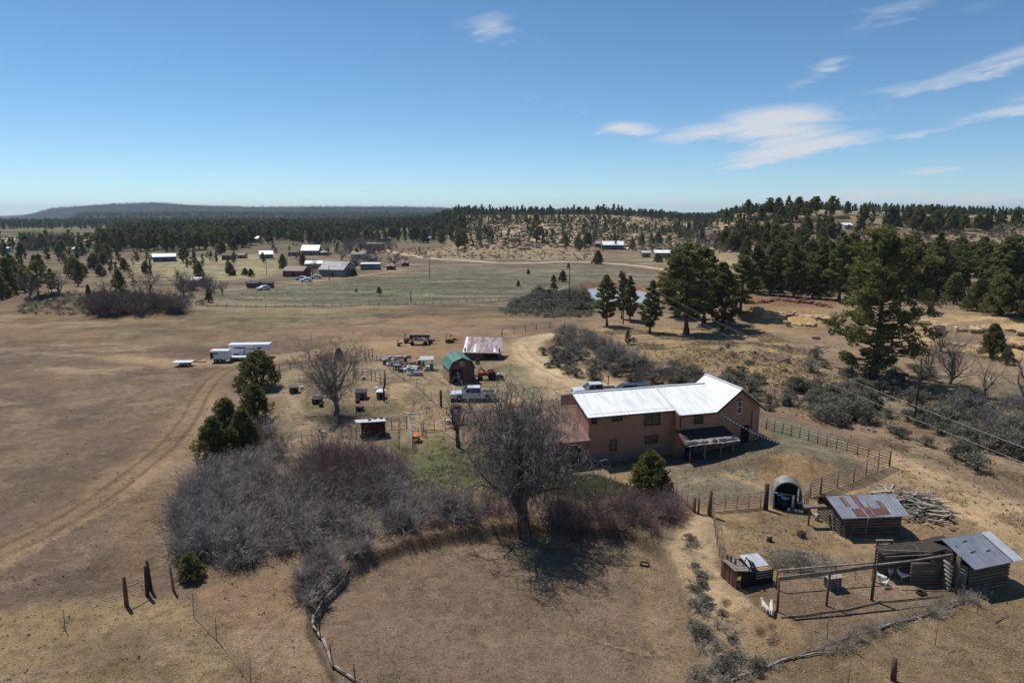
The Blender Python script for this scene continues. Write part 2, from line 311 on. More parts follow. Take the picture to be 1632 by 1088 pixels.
def thing(name, label, cat, loc=(0, 0, 0), rz=0.0, group=None, scale=1.0):
    o = bpy.data.objects.new(name, None); col.objects.link(o); o.location = loc; o.rotation_euler = (0, 0, rz); o.scale = (scale,) * 3 if not isinstance(scale, tuple) else scale
    o.empty_display_size = .3; return tag(o, label, cat, group)
def link(name, me, parent=None, label=None):
    o = bpy.data.objects.new(name, me); col.objects.link(o)
    if parent: o.parent = parent
    if label: o['label'] = label
    return o
def copy_tree(o, loc=None, rz=None, scale=None, parent=None):
    c = o.copy(); col.objects.link(c)
    if parent is not None: c.parent = parent
    if loc is not None: c.location = loc
    if rz is not None: c.rotation_euler = (0, 0, rz)
    if scale is not None: c.scale = scale if isinstance(scale, tuple) else (scale,) * 3
    for ch in o.children: copy_tree(ch, parent=c)
    return c
CUBE = np.array([[-1, -1, -1], [1, -1, -1], [1, 1, -1], [-1, 1, -1], [-1, -1, 1], [1, -1, 1], [1, 1, 1], [-1, 1, 1]], float) / 2
CF = [[0, 3, 2, 1], [4, 5, 6, 7], [0, 1, 5, 4], [1, 2, 6, 5], [2, 3, 7, 6], [3, 0, 4, 7]]
class MB:
    def __init__(s): s.v = []; s.f = []; s.sm = []
    def add(s, V, Fc, smooth=False):
        o = len(s.v); s.v += [tuple(map(float, p)) for p in V]; s.f += [[i + o for i in f] for f in Fc]; s.sm += [smooth] * len(Fc); return s
    def box(s, c, d, rz=0, rot=None, taper=1):
        V = CUBE * np.array(d); V[4:, :2] *= taper
        m = Matrix.Rotation(rz, 3, 'Z') if rot is None else rot
        return s.add((V @ np.array(m).T) + np.array(c), CF)
    def beam(s, a, b, w, h=None, roll=0):
        a, b = Vector(a), Vector(b); h = h or w; d = b - a; L = d.length
        if L < 1e-6: return s
        q = d.to_track_quat('X', 'Z').to_matrix() @ Matrix.Rotation(roll, 3, 'X')
        return s.box((a + b) / 2, (L, w, h), rot=q)
    def tube(s, a, b, r0, r1=None, n=6, cap=True):
        a, b = Vector(a), Vector(b); r1 = r0 if r1 is None else r1; d = (b - a)
        if d.length < 1e-6: return s
        q = d.to_track_quat('Z', 'Y').to_matrix(); V = []
        for p, r in ((a, r0), (b, r1)):
            for i in range(n): t = 2 * math.pi * i / n; V.append(p + q @ Vector((math.cos(t) * r, math.sin(t) * r, 0)))
        Fc = [[i, (i + 1) % n, n + (i + 1) % n, n + i] for i in range(n)]
        if cap: Fc += [list(range(n))[::-1], list(range(n, 2 * n))]
        return s.add(V, Fc, n > 5)
    def path(s, pts, r, n=6):
        for i in range(len(pts) - 1):
            r0 = r[i] if isinstance(r, (list, tuple)) else r; r1 = r[i + 1] if isinstance(r, (list, tuple)) else r
            s.tube(pts[i], pts[i + 1], r0, r1, n)
        return s
    def quad(s, *p): return s.add(p, [list(range(len(p)))])
    def slab(s, pts, th):                                           # polygon given its own thickness downward along its normal
        p = [Vector(q) for q in pts]; n = (p[1] - p[0]).cross(p[-1] - p[0]).normalized(); k = len(p); lo_ = [q - n * th for q in p]
        return s.add(p + lo_, [list(range(k)), list(range(k, 2 * k))[::-1]] + [[(i + 1) % k, i, k + i, k + (i + 1) % k] for i in range(k)])
    def prism(s, prof, y0, y1, axis='y'):                           # profile (x,z) extruded along y
        k = len(prof); V = [(p[0], y0, p[1]) for p in prof] + [(p[0], y1, p[1]) for p in prof]
        if axis == 'x': V = [(v[1], v[0], v[2]) for v in V]
        return s.add(V, [list(range(k)), list(range(k, 2 * k))[::-1]] + [[(i + 1) % k, i, k + i, k + (i + 1) % k] for i in range(k)])
    def ball(s, c, r, n=8, m=6, jit=0, seed=0):
        rg = np.random.default_rng(seed); V = []; r = (r,) * 3 if isinstance(r, (int, float)) else r
        for j in range(m + 1):
            ph = math.pi * j / m
            for i in range(n):
                t = 2 * math.pi * i / n; k = 1 + jit * (rg.random() - .5) * 2
                V.append((c[0] + r[0] * k * math.sin(ph) * math.cos(t), c[1] + r[1] * k * math.sin(ph) * math.sin(t), c[2] + r[2] * (1 if 0 < j < m else 1) * math.cos(ph) * (k if 0 < j < m else 1)))
        return s.add(V, [[j * n + i, (j + 1) * n + i, (j + 1) * n + (i + 1) % n, j * n + (i + 1) % n] for j in range(m) for i in range(n)], jit == 0)
    def build(s, name, m, parent=None, label=None, bevel=0, world=None):
        V = np.array(s.v)
        if world is not None: V = V - np.array(world)
        me = bpy.data.meshes.new(name); me.from_pydata(V.tolist(), [], s.f)
        for p, q in zip(me.polygons, s.sm): p.use_smooth = q
        me.materials.append(MT[m] if isinstance(m, str) else m); me.validate(); me.update()
        o = link(name, me, parent, label)
        if bevel:
            bm = o.modifiers.new('bevel', 'BEVEL'); bm.width = bevel; bm.segments = 2; bm.limit_method = 'ANGLE'
        return o

# ---------------------------------------------------------------- ground sheet
K = 0.98                                                           # sunlit brightness of a white surface in this light
def C(r, g, b): return np.array(S(r, g, b)) / K
def paint(x, y):
    shp = x.shape; Y = np.maximum(y, 1); a = CX + 1130 * x / Y; r = np.hypot(x, y)
    colr = np.zeros(shp + (3,)); n1 = fbm(x, y, 14, 5, 101); n2 = fbm(x, y, 3.2, 4, 102); n3 = fbm(x, y, 40, 4, 103); n4 = fbm(x, y, .9, 3, 104)
    def blend(m, c):
        nonlocal colr; colr = colr * (1 - m[..., None]) + np.array(c) * m[..., None]
    def zone(pts, c, soft=1.5, wob=2.0, amt=1.0, nn=None):
        xy = W(*pts); ar = np.array(xy); pad = soft + wob + 1; bx = (x > ar[:, 0].min() - pad) & (x < ar[:, 0].max() + pad) & (y > ar[:, 1].min() - pad) & (y < ar[:, 1].max() + pad)
        if not bx.any(): return
        d = poly_d(xy, x[bx], y[bx]) + wob * (n1[bx] - .5) * 2 + wob * .6 * (n2[bx] - .5) * 2; m = np.zeros(shp); m[bx] = (1 - sstep(-soft, soft, d)) * amt
        if nn is not None: m = m * nn
        blend(m, c)
    def stroke(pts, c, wd, soft=.5, amt=1.0, wob=.5, world=False, off=None, nn=None):
        xy = smooth_line(pts if world else W(*pts)); ar = np.array(xy); pad = wd + soft + wob + 4; bx = (x > ar[:, 0].min() - pad) & (x < ar[:, 0].max() + pad) & (y > ar[:, 1].min() - pad) & (y < ar[:, 1].max() + pad)
        if not bx.any(): return
        d = line_d(xy, x[bx], y[bx], full=off is not None)
        if off is not None: d = np.minimum(abs(d - off), abs(d + off))
        d = d + wob * (n2[bx] - .5) * 2; m = np.zeros(shp); m[bx] = (1 - sstep(wd - soft, wd + soft, d)) * amt
        if nn is not None: m = m * nn
        blend(m, c)
    colr[:] = C(122, 102, 86)
    blend(sstep(.42, .66, n1) * .5, C(143, 121, 94)); blend(sstep(.5, .75, n3) * .4, C(112, 92, 74))
    # far country: forest floor and the mesas
    far = sstep(420, 560, r); blend(far, C(122, 112, 86)); blend(far * sstep(.45, .6, fbm(x, y, 60, 4, 110)), C(96, 92, 68))
    vf = sstep(1100, 1600, r); fm = fbm(x, y, 120, 5, 111)
    blend(vf, C(32, 36, 30)); blend(vf * sstep(.62, .74, fm) * .4, C(70, 62, 52))
    band = vf * sstep(1800, 2000, Y) * (1 - sstep(2400, 2550, Y)); blend(band * sstep(.50, .60, fbm(x, y, 90, 5, 112)) * .7, C(122, 84, 72))
    blend(sstep(3000, 3400, Y) * .7, C(40, 43, 40)); blend(sstep(3500, 3700, Y) * (1 - sstep(3900, 4050, Y)) * sstep(.5, .62, fm) * .25, C(96, 82, 76))
    zone([(-200, 381), (60, 379), (170, 376), (262, 371), (262, 374), (190, 384), (60, 387), (-200, 388)], C(186, 164, 136), 20, 18)
    # brown field band and green far field
    zone([(-900, 545), (-900, 490), (0, 488), (140, 500), (300, 492), (330, 488), (480, 490), (650, 487), (840, 490), (860, 520), (700, 545), (400, 548)], C(136, 114, 88), 4, 5)
    zone([(300, 500), (600, 494), (640, 505), (400, 520), (250, 512)], C(130, 120, 86), 5, 5, .7)
    zone([(480, 520), (620, 500), (800, 502), (860, 520), (830, 545), (640, 550), (520, 545)], C(150, 122, 96), 4, 5, .9)
    zone([(-200, 508), (60, 505), (80, 515), (-200, 520)], C(116, 78, 62), 3, 3, .7)
    zone([(150, 448), (330, 482), (340, 462), (440, 455), (640, 440), (700, 425), (830, 424), (960, 424), (1060, 440), (1060, 480), (940, 500), (860, 486), (640, 484), (330, 486)], C(124, 116, 96), 5, 5)
    zone([(500, 450), (840, 428), (950, 430), (940, 460), (700, 470), (450, 478), (380, 472)], C(112, 109, 86), 6, 8, .8)
    zone([(160, 418), (330, 409), (430, 404), (470, 430), (400, 445), (330, 452), (230, 438)], C(158, 146, 112), 8, 8)
    zone([(620, 405), (700, 398), (740, 385), (880, 392), (960, 402), (960, 416), (700, 412)], C(160, 140, 108), 8, 10, .9)
    zone([(1000, 398), (1110, 392), (1110, 418), (1000, 420)], C(140, 130, 98), 8, 8, .8)
    mid = sstep(120, 160, r) * (1 - sstep(380, 480, r)); stre = fbm(x * .35, y * 1.5, 6, 4, 120)
    blend(mid * sstep(.52, .66, stre) * .55, C(92, 84, 68)); blend(mid * sstep(.60, .68, fbm(x, y, 2.6, 3, 122)) * .5, C(84, 76, 60)); blend(mid * sstep(.56, .72, fbm(x * .3, y * 1.4, 7, 4, 121)) * .4, C(172, 160, 126))
    stroke([(328, 487), (480, 488), (660, 485), (760, 484), (830, 476), (860, 480)], C(84, 76, 58), 1.0, .8, .8, 1.2)
    stroke([(340, 462), (420, 452), (520, 444), (620, 434), (700, 424)], C(150, 140, 112), 1.2, .8, .7, 1)
    # right ridge and slopes
    rs = sstep(1080, 1160, a) * sstep(190, 240, Y) * (1 - sstep(700, 900, Y)); blend(rs, C(146, 130, 102)); blend(rs * sstep(.5, .64, n3), C(118, 104, 80)); blend(rs * sstep(.55, .62, n1) * .6, C(180, 160, 130))
    ms = sstep(690, 760, a) * (1 - sstep(1080, 1160, a)) * sstep(440, 520, Y) * (1 - sstep(900, 1000, Y)); blend(ms, C(150, 132, 106)); blend(ms * sstep(.56, .64, fbm(x, y, 18, 3, 131)), C(190, 166, 132))
    zone([(870, 540), (950, 500), (1060, 500), (1200, 478), (1320, 470), (1632, 480), (2300, 480), (2300, 900), (1700, 800), (1440, 720), (1230, 655), (1050, 610), (960, 590)], C(150, 127, 103), 3, 4)
    gr = (fbm(x, y, 6, 4, 140)); zone([(900, 520), (1200, 520), (1280, 560), (1340, 600), (1250, 640), (1060, 580), (960, 560)], C(168, 144, 104), 3, 4, .95, sstep(.44, .56, gr))
    zone([(1180, 480), (1310, 465), (1335, 520), (1260, 535), (1190, 525)], C(160, 132, 98), 2, 4, .9); zone([(1200, 496), (1310, 505), (1310, 520), (1210, 512)], C(198, 164, 108), 1, 2, .9)
    zone([(1190, 470), (1330, 470), (1330, 492), (1190, 492)], C(136, 100, 78), 2, 2, .8)
    zone([(1430, 510), (1632, 505), (1900, 510), (1900, 590), (1632, 585), (1440, 545)], C(196, 166, 116), 2, 5, .95, sstep(.40, .56, fbm(x, y * 2, 7, 4, 141)))
    zone([(1330, 600), (1632, 600), (2000, 640), (2000, 720), (1632, 700), (1400, 640)], C(130, 120, 92), 2, 4, .7)
    zone([(1220, 640), (1440, 690), (1632, 740), (2000, 820), (2000, 780), (1632, 690), (1400, 640)], C(134, 118, 92), 2, 3, .8)
    # yards
    zone([(430, 600), (560, 560), (640, 560), (720, 560), (800, 545), (830, 560), (860, 600), (900, 625), (780, 650), (716, 640), (722, 700), (640, 712), (560, 735), (430, 720), (440, 660)], C(160, 138, 112), 1.5, 2.5)
    zone([(600, 620), (660, 600), (715, 650), (720, 700), (660, 690), (610, 680)], C(172, 146, 113), 1.2, 2)
    zone([(450, 600), (640, 556), (800, 560), (860, 610), (740, 650), (720, 700), (640, 712), (440, 720)], C(126, 116, 92), 1, 1.5, .75, sstep(.50, .58, fbm(x, y, 2.6, 4, 170)))
    stroke([(480, 600), (462, 625), (480, 650), (510, 665), (560, 668), (640, 662), (700, 668)], C(178, 154, 122), .5, .3, .7, .4)
    stroke([(690, 590), (720, 612), (745, 632)], C(184, 162, 130), .5, .3, .7, .4); stroke([(660, 600), (640, 640), (690, 660)], C(178, 150, 116), .6, .4, .6, .5)
    zone([(450, 610), (520, 600), (600, 605), (600, 640), (560, 655), (470, 650)], C(146, 128, 100), 1.2, 2, .8)
    zone([(740, 590), (850, 575), (900, 620), (760, 640), (730, 625)], C(140, 128, 98), 1.5, 2, .9)
    zone([(795, 545), (850, 535), (880, 575), (990, 610), (1010, 640), (900, 640), (850, 600), (805, 570)], C(178, 154, 120), 1, 1.5)
    zone([(560, 560), (600, 545), (720, 538), (740, 550), (720, 560), (620, 580)], C(156, 128, 96), 1.5, 2)
    zone([(628, 712), (700, 700), (760, 712), (800, 745), (830, 800), (780, 820), (740, 800), (640, 800)], C(118, 112, 78), 1.2, 2)
    zone([(632, 716), (700, 705), (790, 740), (790, 770), (700, 760), (640, 750)], C(100, 103, 70), 1, 1.5, .8, sstep(.38, .6, n2))
    zone([(640, 780), (740, 775), (850, 790), (850, 835), (740, 840), (640, 850)], C(136, 108, 82), 1, 1.5)
    zone([(870, 762), (1000, 748), (1020, 790), (880, 792)], C(100, 106, 66), .8, 1, .9)
    zone([(930, 748), (1040, 740), (1060, 775), (1000, 780)], C(152, 132, 100), .8, 1)
    zone([(1050, 745), (1220, 700), (1320, 735), (1400, 735), (1330, 785), (1230, 790), (1130, 805), (1075, 790)], C(134, 125, 104), 1, 1.5)
    zone([(1222, 662), (1320, 690), (1400, 725), (1340, 742), (1240, 715)], C(130, 125, 102), 1, 1.2)
    zone([(1205, 740), (1230, 722), (1290, 728), (1330, 745), (1320, 775), (1240, 785), (1205, 770)], C(160, 126, 90), .8, 1.2)
    stroke([(1150, 755), (1180, 764), (1216, 778)], C(182, 156, 116), .35, .2, .9, .2)
    stroke([(945, 755), (985, 768), (1020, 778)], C(182, 158, 122), .35, .2, .8, .2)
    zone([(1330, 700), (1440, 725), (1640, 800), (1900, 880), (1900, 990), (1640, 960), (1560, 860), (1440, 790), (1300, 800), (1380, 750)], C(182, 154, 120), 1.5, 2.5)
    zone([(1120, 810), (1300, 790), (1420, 790), (1640, 880), (1640, 960), (1550, 985), (1150, 930), (1140, 880)], C(158, 134, 102), 1, 1.5)
    stroke([(1240, 815), (1300, 835), (1420, 870), (1520, 870), (1632, 850)], C(180, 150, 112), .9, .6, .8, .7)
    stroke([(1420, 740), (1500, 790), (1632, 850), (1760, 900)], C(186, 156, 118), 1.3, .8, .8, .7)
    # foreground
    zone([(-700, 1090), (0, 985), (150, 962), (290, 945), (330, 975), (400, 1088), (420, 1250), (-700, 1300)], C(152, 130, 98), .8, 1.4)
    zone([(300, 950), (330, 930), (470, 905), (500, 960), (500, 1040), (560, 1110), (600, 1250), (420, 1250), (385, 1060)], C(144, 118, 92), .6, 1.0)
    zone([(190, 800), (260, 720), (330, 640), (345, 700), (290, 780), (270, 900), (200, 940)], C(138, 114, 88), 1, 1.5, .6)
    d = poly_d(ARENA, x, y); m = 1 - sstep(-.5, .6, d + .5 * (n2 - .5)); blend(m, C(128, 108, 90)); blend(m * sstep(.42, .62, n1) * .4, C(138, 118, 98)); blend(m * sstep(.5, .62, n2) * .35, C(122, 104, 84))
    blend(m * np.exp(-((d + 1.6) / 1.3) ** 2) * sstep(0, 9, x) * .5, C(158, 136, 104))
    blend(np.exp(-((d - .1) / .35) ** 2) * sstep(43, 47, y) * .8 * (1 - sstep(9, 12, x)), C(84, 62, 46))  # shade of the arena bank painted into the soil as a dark rim
    zone([(815, 872), (862, 868), (872, 884), (825, 892)], C(172, 148, 104), .2, .4)
    zone([(1060, 870), (1110, 810), (1140, 820), (1150, 900), (1200, 960), (1290, 1020), (1240, 1050), (1130, 1088), (1112, 1000), (1100, 940)], C(180, 156, 122), .4, .7)
    zone([(1170, 975), (1230, 960), (1290, 1010), (1260, 1045), (1190, 1040)], C(172, 144, 108), .4, .6)
    for px_, py_, r_ in ((1214, 1008, .3), (1232, 1000, .27), (1234, 1023, .35), (1159, 962, .3), (1415, 1012, .26)):
        cx_, cy_ = W((px_, py_))[0]; blend(np.exp(-(((x - cx_) ** 2 + (y - cy_) ** 2) / r_ ** 2) ** 2) * .75, C(88, 68, 50))
    zone([(1235, 960), (1400, 930), (1540, 940), (1480, 975), (1350, 1005), (1290, 1015)], C(140, 116, 94), .4, .6)
    zone([(1240, 900), (1400, 880), (1560, 900), (1545, 950), (1240, 970)], C(140, 118, 95), .3, .5)
    zone([(1130, 1088), (1290, 1035), (1440, 1000), (1640, 945), (2200, 950), (2300, 1500), (1130, 1500)], C(142, 121, 92), .6, 1.0)
    stroke([(1135, 830), (1140, 870), (1150, 905), (1165, 935)], C(150, 128, 100), .35, .2, .5, .2)
    stroke([(900, 1005), (960, 1024), (1040, 1046), (1110, 1062)], C(152, 132, 100), .10, .10, .8, .1); stroke([(903, 1008), (962, 1027), (1040, 1049)], C(84, 70, 54), .05, .05, .8, .05)
    nr_ = (1 - sstep(110, 200, r)); na_ = nr_ * sstep(-.3, .6, poly_d(ARENA, x, y)); pz_ = fbm(x, y, 5, 6, 180, .6); blend(na_ * sstep(.56, .60, pz_) * .30, C(166, 146, 118)); blend(na_ * sstep(.56, .60, fbm(x, y, 7, 6, 181, .62)) * .32, C(98, 84, 66)); blend(na_ * sstep(.58, .61, fbm(x, y, 2.2, 5, 182, .62)) * .25, C(108, 92, 70))
    stroke([(1010, 618), (930, 612), (878, 592), (845, 568), (838, 550), (862, 537), (905, 531)], C(202, 176, 140), 2.3, 1, .9, .8)
    stroke([(1000, 616), (925, 608), (872, 588), (838, 566), (830, 550)], C(160, 132, 98), .25, .2, .6, .3, off=.9)
    # two-track through the left field
    TR = [(-260, 985), (-60, 905), (60, 852), (150, 800), (215, 752), (268, 708), (302, 665), (322, 628), (348, 598), (385, 582), (440, 572)]
    stroke(TR, C(152, 126, 98), 2.0, 1.2, .65, 1.2); stroke(TR, C(110, 90, 70), .24, .14, .75, .15, off=.85); stroke([(p[0] + 22, p[1] + 8) for p in TR[:8]], C(168, 142, 110), .5, .4, .55, .8)
    stroke([(280, 770), (285, 800), (262, 850), (262, 900)], C(158, 134, 104), .35, .25, .6, .3)
    stroke([(200, 570), (300, 580), (430, 572), (560, 552), (640, 545)], C(176, 148, 114), 3.0, 1.8, .75, 2)
    for yy, s_ in ((590, 131), (640, 132), (560, 133)):
        zone([(0, yy), (160, yy - 12), (300, yy), (160, yy + 14)], C(164, 142, 112), 2, 5, .7, sstep(.52, .62, fbm(x * .4, y * 1.2, 3, 4, s_)))
    zone([(480, 640), (600, 650), (580, 665), (480, 668)], C(96, 92, 60), .6, 1, .6)
    # far roads
    stroke([(612, 398), (650, 406), (690, 412), (740, 415), (800, 419), (850, 419), (905, 417), (960, 419), (1010, 423), (1062, 430)], C(190, 174, 146), 3.0, 1, .95, .8)
    stroke([(350, 463), (430, 455), (560, 442), (640, 430)], C(176, 160, 130), 1.2, .8, .6, .8)
    wet = poly_d([(POND[0] + 10 * 1.4 * math.cos(k), POND[1] + 20 * 1.4 * math.sin(k)) for k in np.linspace(0, 6.28, 24)], x, y); blend(1 - sstep(-2, 2, wet), C(128, 98, 76))
    # fine mottling of the soil itself
    near = 1 - sstep(70, 220, r); colr *= (1 + near * ((n4 - .5) * .28 + (fbm(x, y, .35, 2, 150) - .5) * .22))[..., None]
    colr *= (1 + (n2 - .5) * .22 + (n1 - .5) * .14)[..., None]
    blend(near * sstep(.66, .74, fbm(x, y, .8, 3, 151)) * .35, C(88, 74, 56)); blend(near * sstep(.70, .78, fbm(x, y, 1.3, 4, 152)) * .2, C(182, 162, 130))
    return np.clip(colr, .01, .9)
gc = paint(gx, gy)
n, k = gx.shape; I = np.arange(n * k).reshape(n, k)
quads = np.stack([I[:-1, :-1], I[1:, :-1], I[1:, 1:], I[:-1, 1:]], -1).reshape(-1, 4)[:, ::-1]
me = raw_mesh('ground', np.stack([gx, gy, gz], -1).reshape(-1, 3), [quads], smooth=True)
at = me.color_attributes.new('soil', 'FLOAT_COLOR', 'POINT'); cc = np.ones((n * k, 4), np.float32); cc[:, :3] = gc.reshape(-1, 3); at.data.foreach_set('color', cc.ravel())
m, t, b = new_mat('soil'); b.inputs['Roughness'].default_value = .95; b.inputs['Specular IOR Level'].default_value = .1
av = N(t, 'ShaderNodeVertexColor', layer_name='soil')
f1 = noise(t, 1.1, 6, .7); f2 = noise(t, 9, 5, .7); f3 = noise(t, 38, 3, .6)
k1 = M(t, 'ADD', M(t, 'MULTIPLY_ADD', f1, .8, .60), M(t, 'MULTIPLY_ADD', f2, 1.3, -.65)); k1 = M(t, 'ADD', k1, M(t, 'MULTIPLY_ADD', f3, .9, -.45)); k1 = M(t, 'MAXIMUM', k1, .3)
# crisp little tufts, clods and pale crumbs that belong to the soil itself, denser in some places than in others
pm_ = M(t, 'MULTIPLY_ADD', noise(t, .12, 3, .6), 1.1, -.36)
for sc_, thr_, amt_ in ((3.4, .655, -.34), (7.5, .615, -.32), (14.0, .60, -.34), (24.0, .58, -.28), (5.0, .68, .26), (13.0, .64, .30)):
    nn_ = noise(t, sc_, 3, .62, dist=.6); mk_ = M(t, 'MULTIPLY', M(t, 'SUBTRACT', M(t, 'ADD', nn_, M(t, 'MULTIPLY', pm_, .22 if amt_ < 0 else .08)), thr_), 26.0, clamp=True)
    k1 = M(t, 'MULTIPLY', k1, M(t, 'MULTIPLY_ADD', mk_, amt_, 1.0))
cb = N(t, 'ShaderNodeCombineXYZ')
for i in range(3): t.links.new(k1, cb.inputs[i])
t.links.new(mixc(t, 1.0, av.outputs[0], cb.outputs[0], 'MULTIPLY'), b.inputs['Base Color'])
bp = N(t, 'ShaderNodeBump'); bp.inputs['Strength'].default_value = .8; bp.inputs['Distance'].default_value = .16
t.links.new(M(t, 'ADD', f2, M(t, 'MULTIPLY', f1, 1.5)), bp.inputs['Height']); t.links.new(bp.outputs[0], b.inputs['Normal'])
me.materials.append(m); tag(link('ground', me), 'brown and tan dry ranch ground running back to the hills', 'ground', kind='structure')
# pond
pm, t, b = new_mat('pond_water'); b.inputs['Base Color'].default_value = (.34, .33, .28, 1); b.inputs['Roughness'].default_value = .2; b.inputs['Specular IOR Level'].default_value = .6
bp = N(t, 'ShaderNodeBump'); bp.inputs['Strength'].default_value = .06; t.links.new(noise(t, 2.0, 3), bp.inputs['Height']); t.links.new(bp.outputs[0], b.inputs['Normal'])
pz = float(hgt(POND[0], POND[1])) + .75; V = [(POND[0] + 14 * math.cos(q) , POND[1] + 28 * math.sin(q), pz) for q in np.linspace(0, 2 * math.pi, 41)[:-1]]
tag(MB().add(V, [list(range(40))]).build('water', pm), 'small pale pond water behind the pines', 'pond', kind='structure')
# ---------------------------------------------------------------- vegetation builders
def tubes_np(P0_, P1_, R0, R1, n=3):
    P0_ = np.array(P0_, float); P1_ = np.array(P1_, float); R0 = np.array(R0, float); R1 = np.array(R1, float)
    d = P1_ - P0_; d /= np.linalg.norm(d, axis=1, keepdims=True) + 1e-9
    up = np.where(np.abs(d[:, 2:3]) > .9, np.array([[1., 0, 0]]), np.array([[0, 0, 1.]])); a = np.cross(d, up); a /= np.linalg.norm(a, axis=1, keepdims=True) + 1e-9; b_ = np.cross(d, a)
    V = []
    for p, r in ((P0_, R0), (P1_, R1)):
        for i in range(n):
            q = 2 * math.pi * i / n; V.append(p + (a * math.cos(q) + b_ * math.sin(q)) * r[:, None])
    V = np.stack(V, 1).reshape(-1, 3); base = np.arange(len(P0_))[:, None] * 2 * n
    Q = np.concatenate([base + np.array([[i, (i + 1) % n, n + (i + 1) % n, n + i]]) for i in range(n)], 0)
    return V, Q
def leaves_np(Cn, Rd, n, size, rg, up=.0, shell=.55, asp=.45):      # n small triangles about each centre
    Cn = np.asarray(Cn, float); Rd = np.asarray(Rd, float); m = len(Cn)
    if Rd.ndim == 1: Rd = np.repeat(Rd[:, None], 3, 1)
    d = rg.normal(size=(m, n, 3)); d /= np.linalg.norm(d, axis=2, keepdims=True); rad = shell + (1 - shell) * rg.random((m, n, 1))
    c = Cn[:, None] + d * rad * Rd[:, None]; c = c.reshape(-1, 3)
    t = d.reshape(-1, 3) * .8 + rg.normal(size=(m * n, 3)) * .7; t[:, 2] += up; t /= np.linalg.norm(t, axis=1, keepdims=True)
    s = np.cross(t, rg.normal(size=t.shape)); s /= np.linalg.norm(s, axis=1, keepdims=True); L = size * (.6 + .8 * rg.random((m * n, 1)))
    V = np.stack([c - s * L * asp - t * L * .3, c + s * L * asp - t * L * .3, c + t * L * .75], 1).reshape(-1, 3)
    return V, np.arange(len(V)).reshape(-1, 3)
def join(parts):
    V = []; Fc = {}; o = 0
    for v, f in parts:
        V.append(v); Fc.setdefault(f.shape[1], []).append(f + o); o += len(v)
    return np.concatenate(V), [np.concatenate(x) for x in Fc.values()]
def pine(seed, h, cb, wd, limbs, per, size, shape=1.0, trunk_r=.02, clr=.62, sides=7, open_=0.0, lean=.02, foot=.12):
    rg = np.random.default_rng(seed); a, b_, r0, r1 = [], [], [], []; nseg = 9; pts = []
    for i in range(nseg + 1):
        q = i / nseg; pts.append(np.array([lean * h * math.sin(q * 2.3 + seed), lean * h * math.cos(q * 1.9 + seed) - lean * h, q * h]))
    R = lambda q: trunk_r * h * (1 - .88 * q) + .02 + (.012 * h * max(0, .06 - q) / .06)
    tv, tq = tubes_np(pts[:-1], pts[1:], [R(i / nseg) for i in range(nseg)], [R((i + 1) / nseg) for i in range(nseg)], sides)
    trunk = raw_mesh('pine_trunk', tv, [tq], [MT['bark']], smooth=True); Cn, Rd = [], []
    at_ = lambda q: pts[min(int(q * nseg), nseg - 1)] * (1 - (q * nseg - min(int(q * nseg), nseg - 1))) + pts[min(int(q * nseg), nseg - 1) + 1] * (q * nseg - min(int(q * nseg), nseg - 1))
    for i in range(limbs):
        q = cb + (1 - cb) * ((i + rg.random() * .8) / limbs); k = (q - cb) / (1 - cb); ang = i * 2.399 + rg.normal() * .35
        prof = (math.sin(min(1, (k + foot) * 1.55) * math.pi / 2) if k < .53 else 1) * (1 - max(0, k - .25) / .75) ** (.75 / shape) * (.72 + .5 * rg.random())
        L = max(.35, wd / 2 * prof)
        if open_ and rg.random() < open_: L *= .5
        p = at_(q); slope = -.12 + .55 * k + rg.normal() * .1; d = np.array([math.cos(ang), math.sin(ang), slope]); pr = p
        for s_ in range(3):
            nx = pr + d * L / 3; a.append(pr); b_.append(nx); rr0 = R(q) * .38 * (1 - s_ / 3.4); r0.append(rr0); r1.append(rr0 * .65); d = d + np.array([0, 0, .14]); d[:2] += rg.normal(size=2) * .12; pr = nx
            if s_ > 0 or L < 1.2:
                for _ in range(1 + int(L > 1.6) + int(s_ == 2)):
                    off = rg.normal(size=3) * np.array([.22, .22, .10]) * L * .55
                    Cn.append(pr + off + [0, 0, .12]); rad = clr * (.75 + .5 * rg.random()) * (.7 + .3 * min(1, L / 2)); Rd.append([rad, rad, rad * .55]); a.append(pr - d * L * .12); b_.append(pr + off); r0.append(rr0 * .4); r1.append(.015)
    for _ in range(3): Cn.append(pts[-1] + rg.normal(size=3) * .15 * clr); Rd.append([clr * .6, clr * .6, clr * .8])
    lv = leaves_np(Cn, Rd, per, size, rg, up=.35); bv = tubes_np(a, b_, r0, r1, 3); V, Fc = join([lv, bv])
    nl = len(lv[1]); crown = raw_mesh('pine_crown', V, Fc, [MT['needles'], MT['bark']], idx=[0] * nl + [1] * len(bv[1])); return trunk, crown
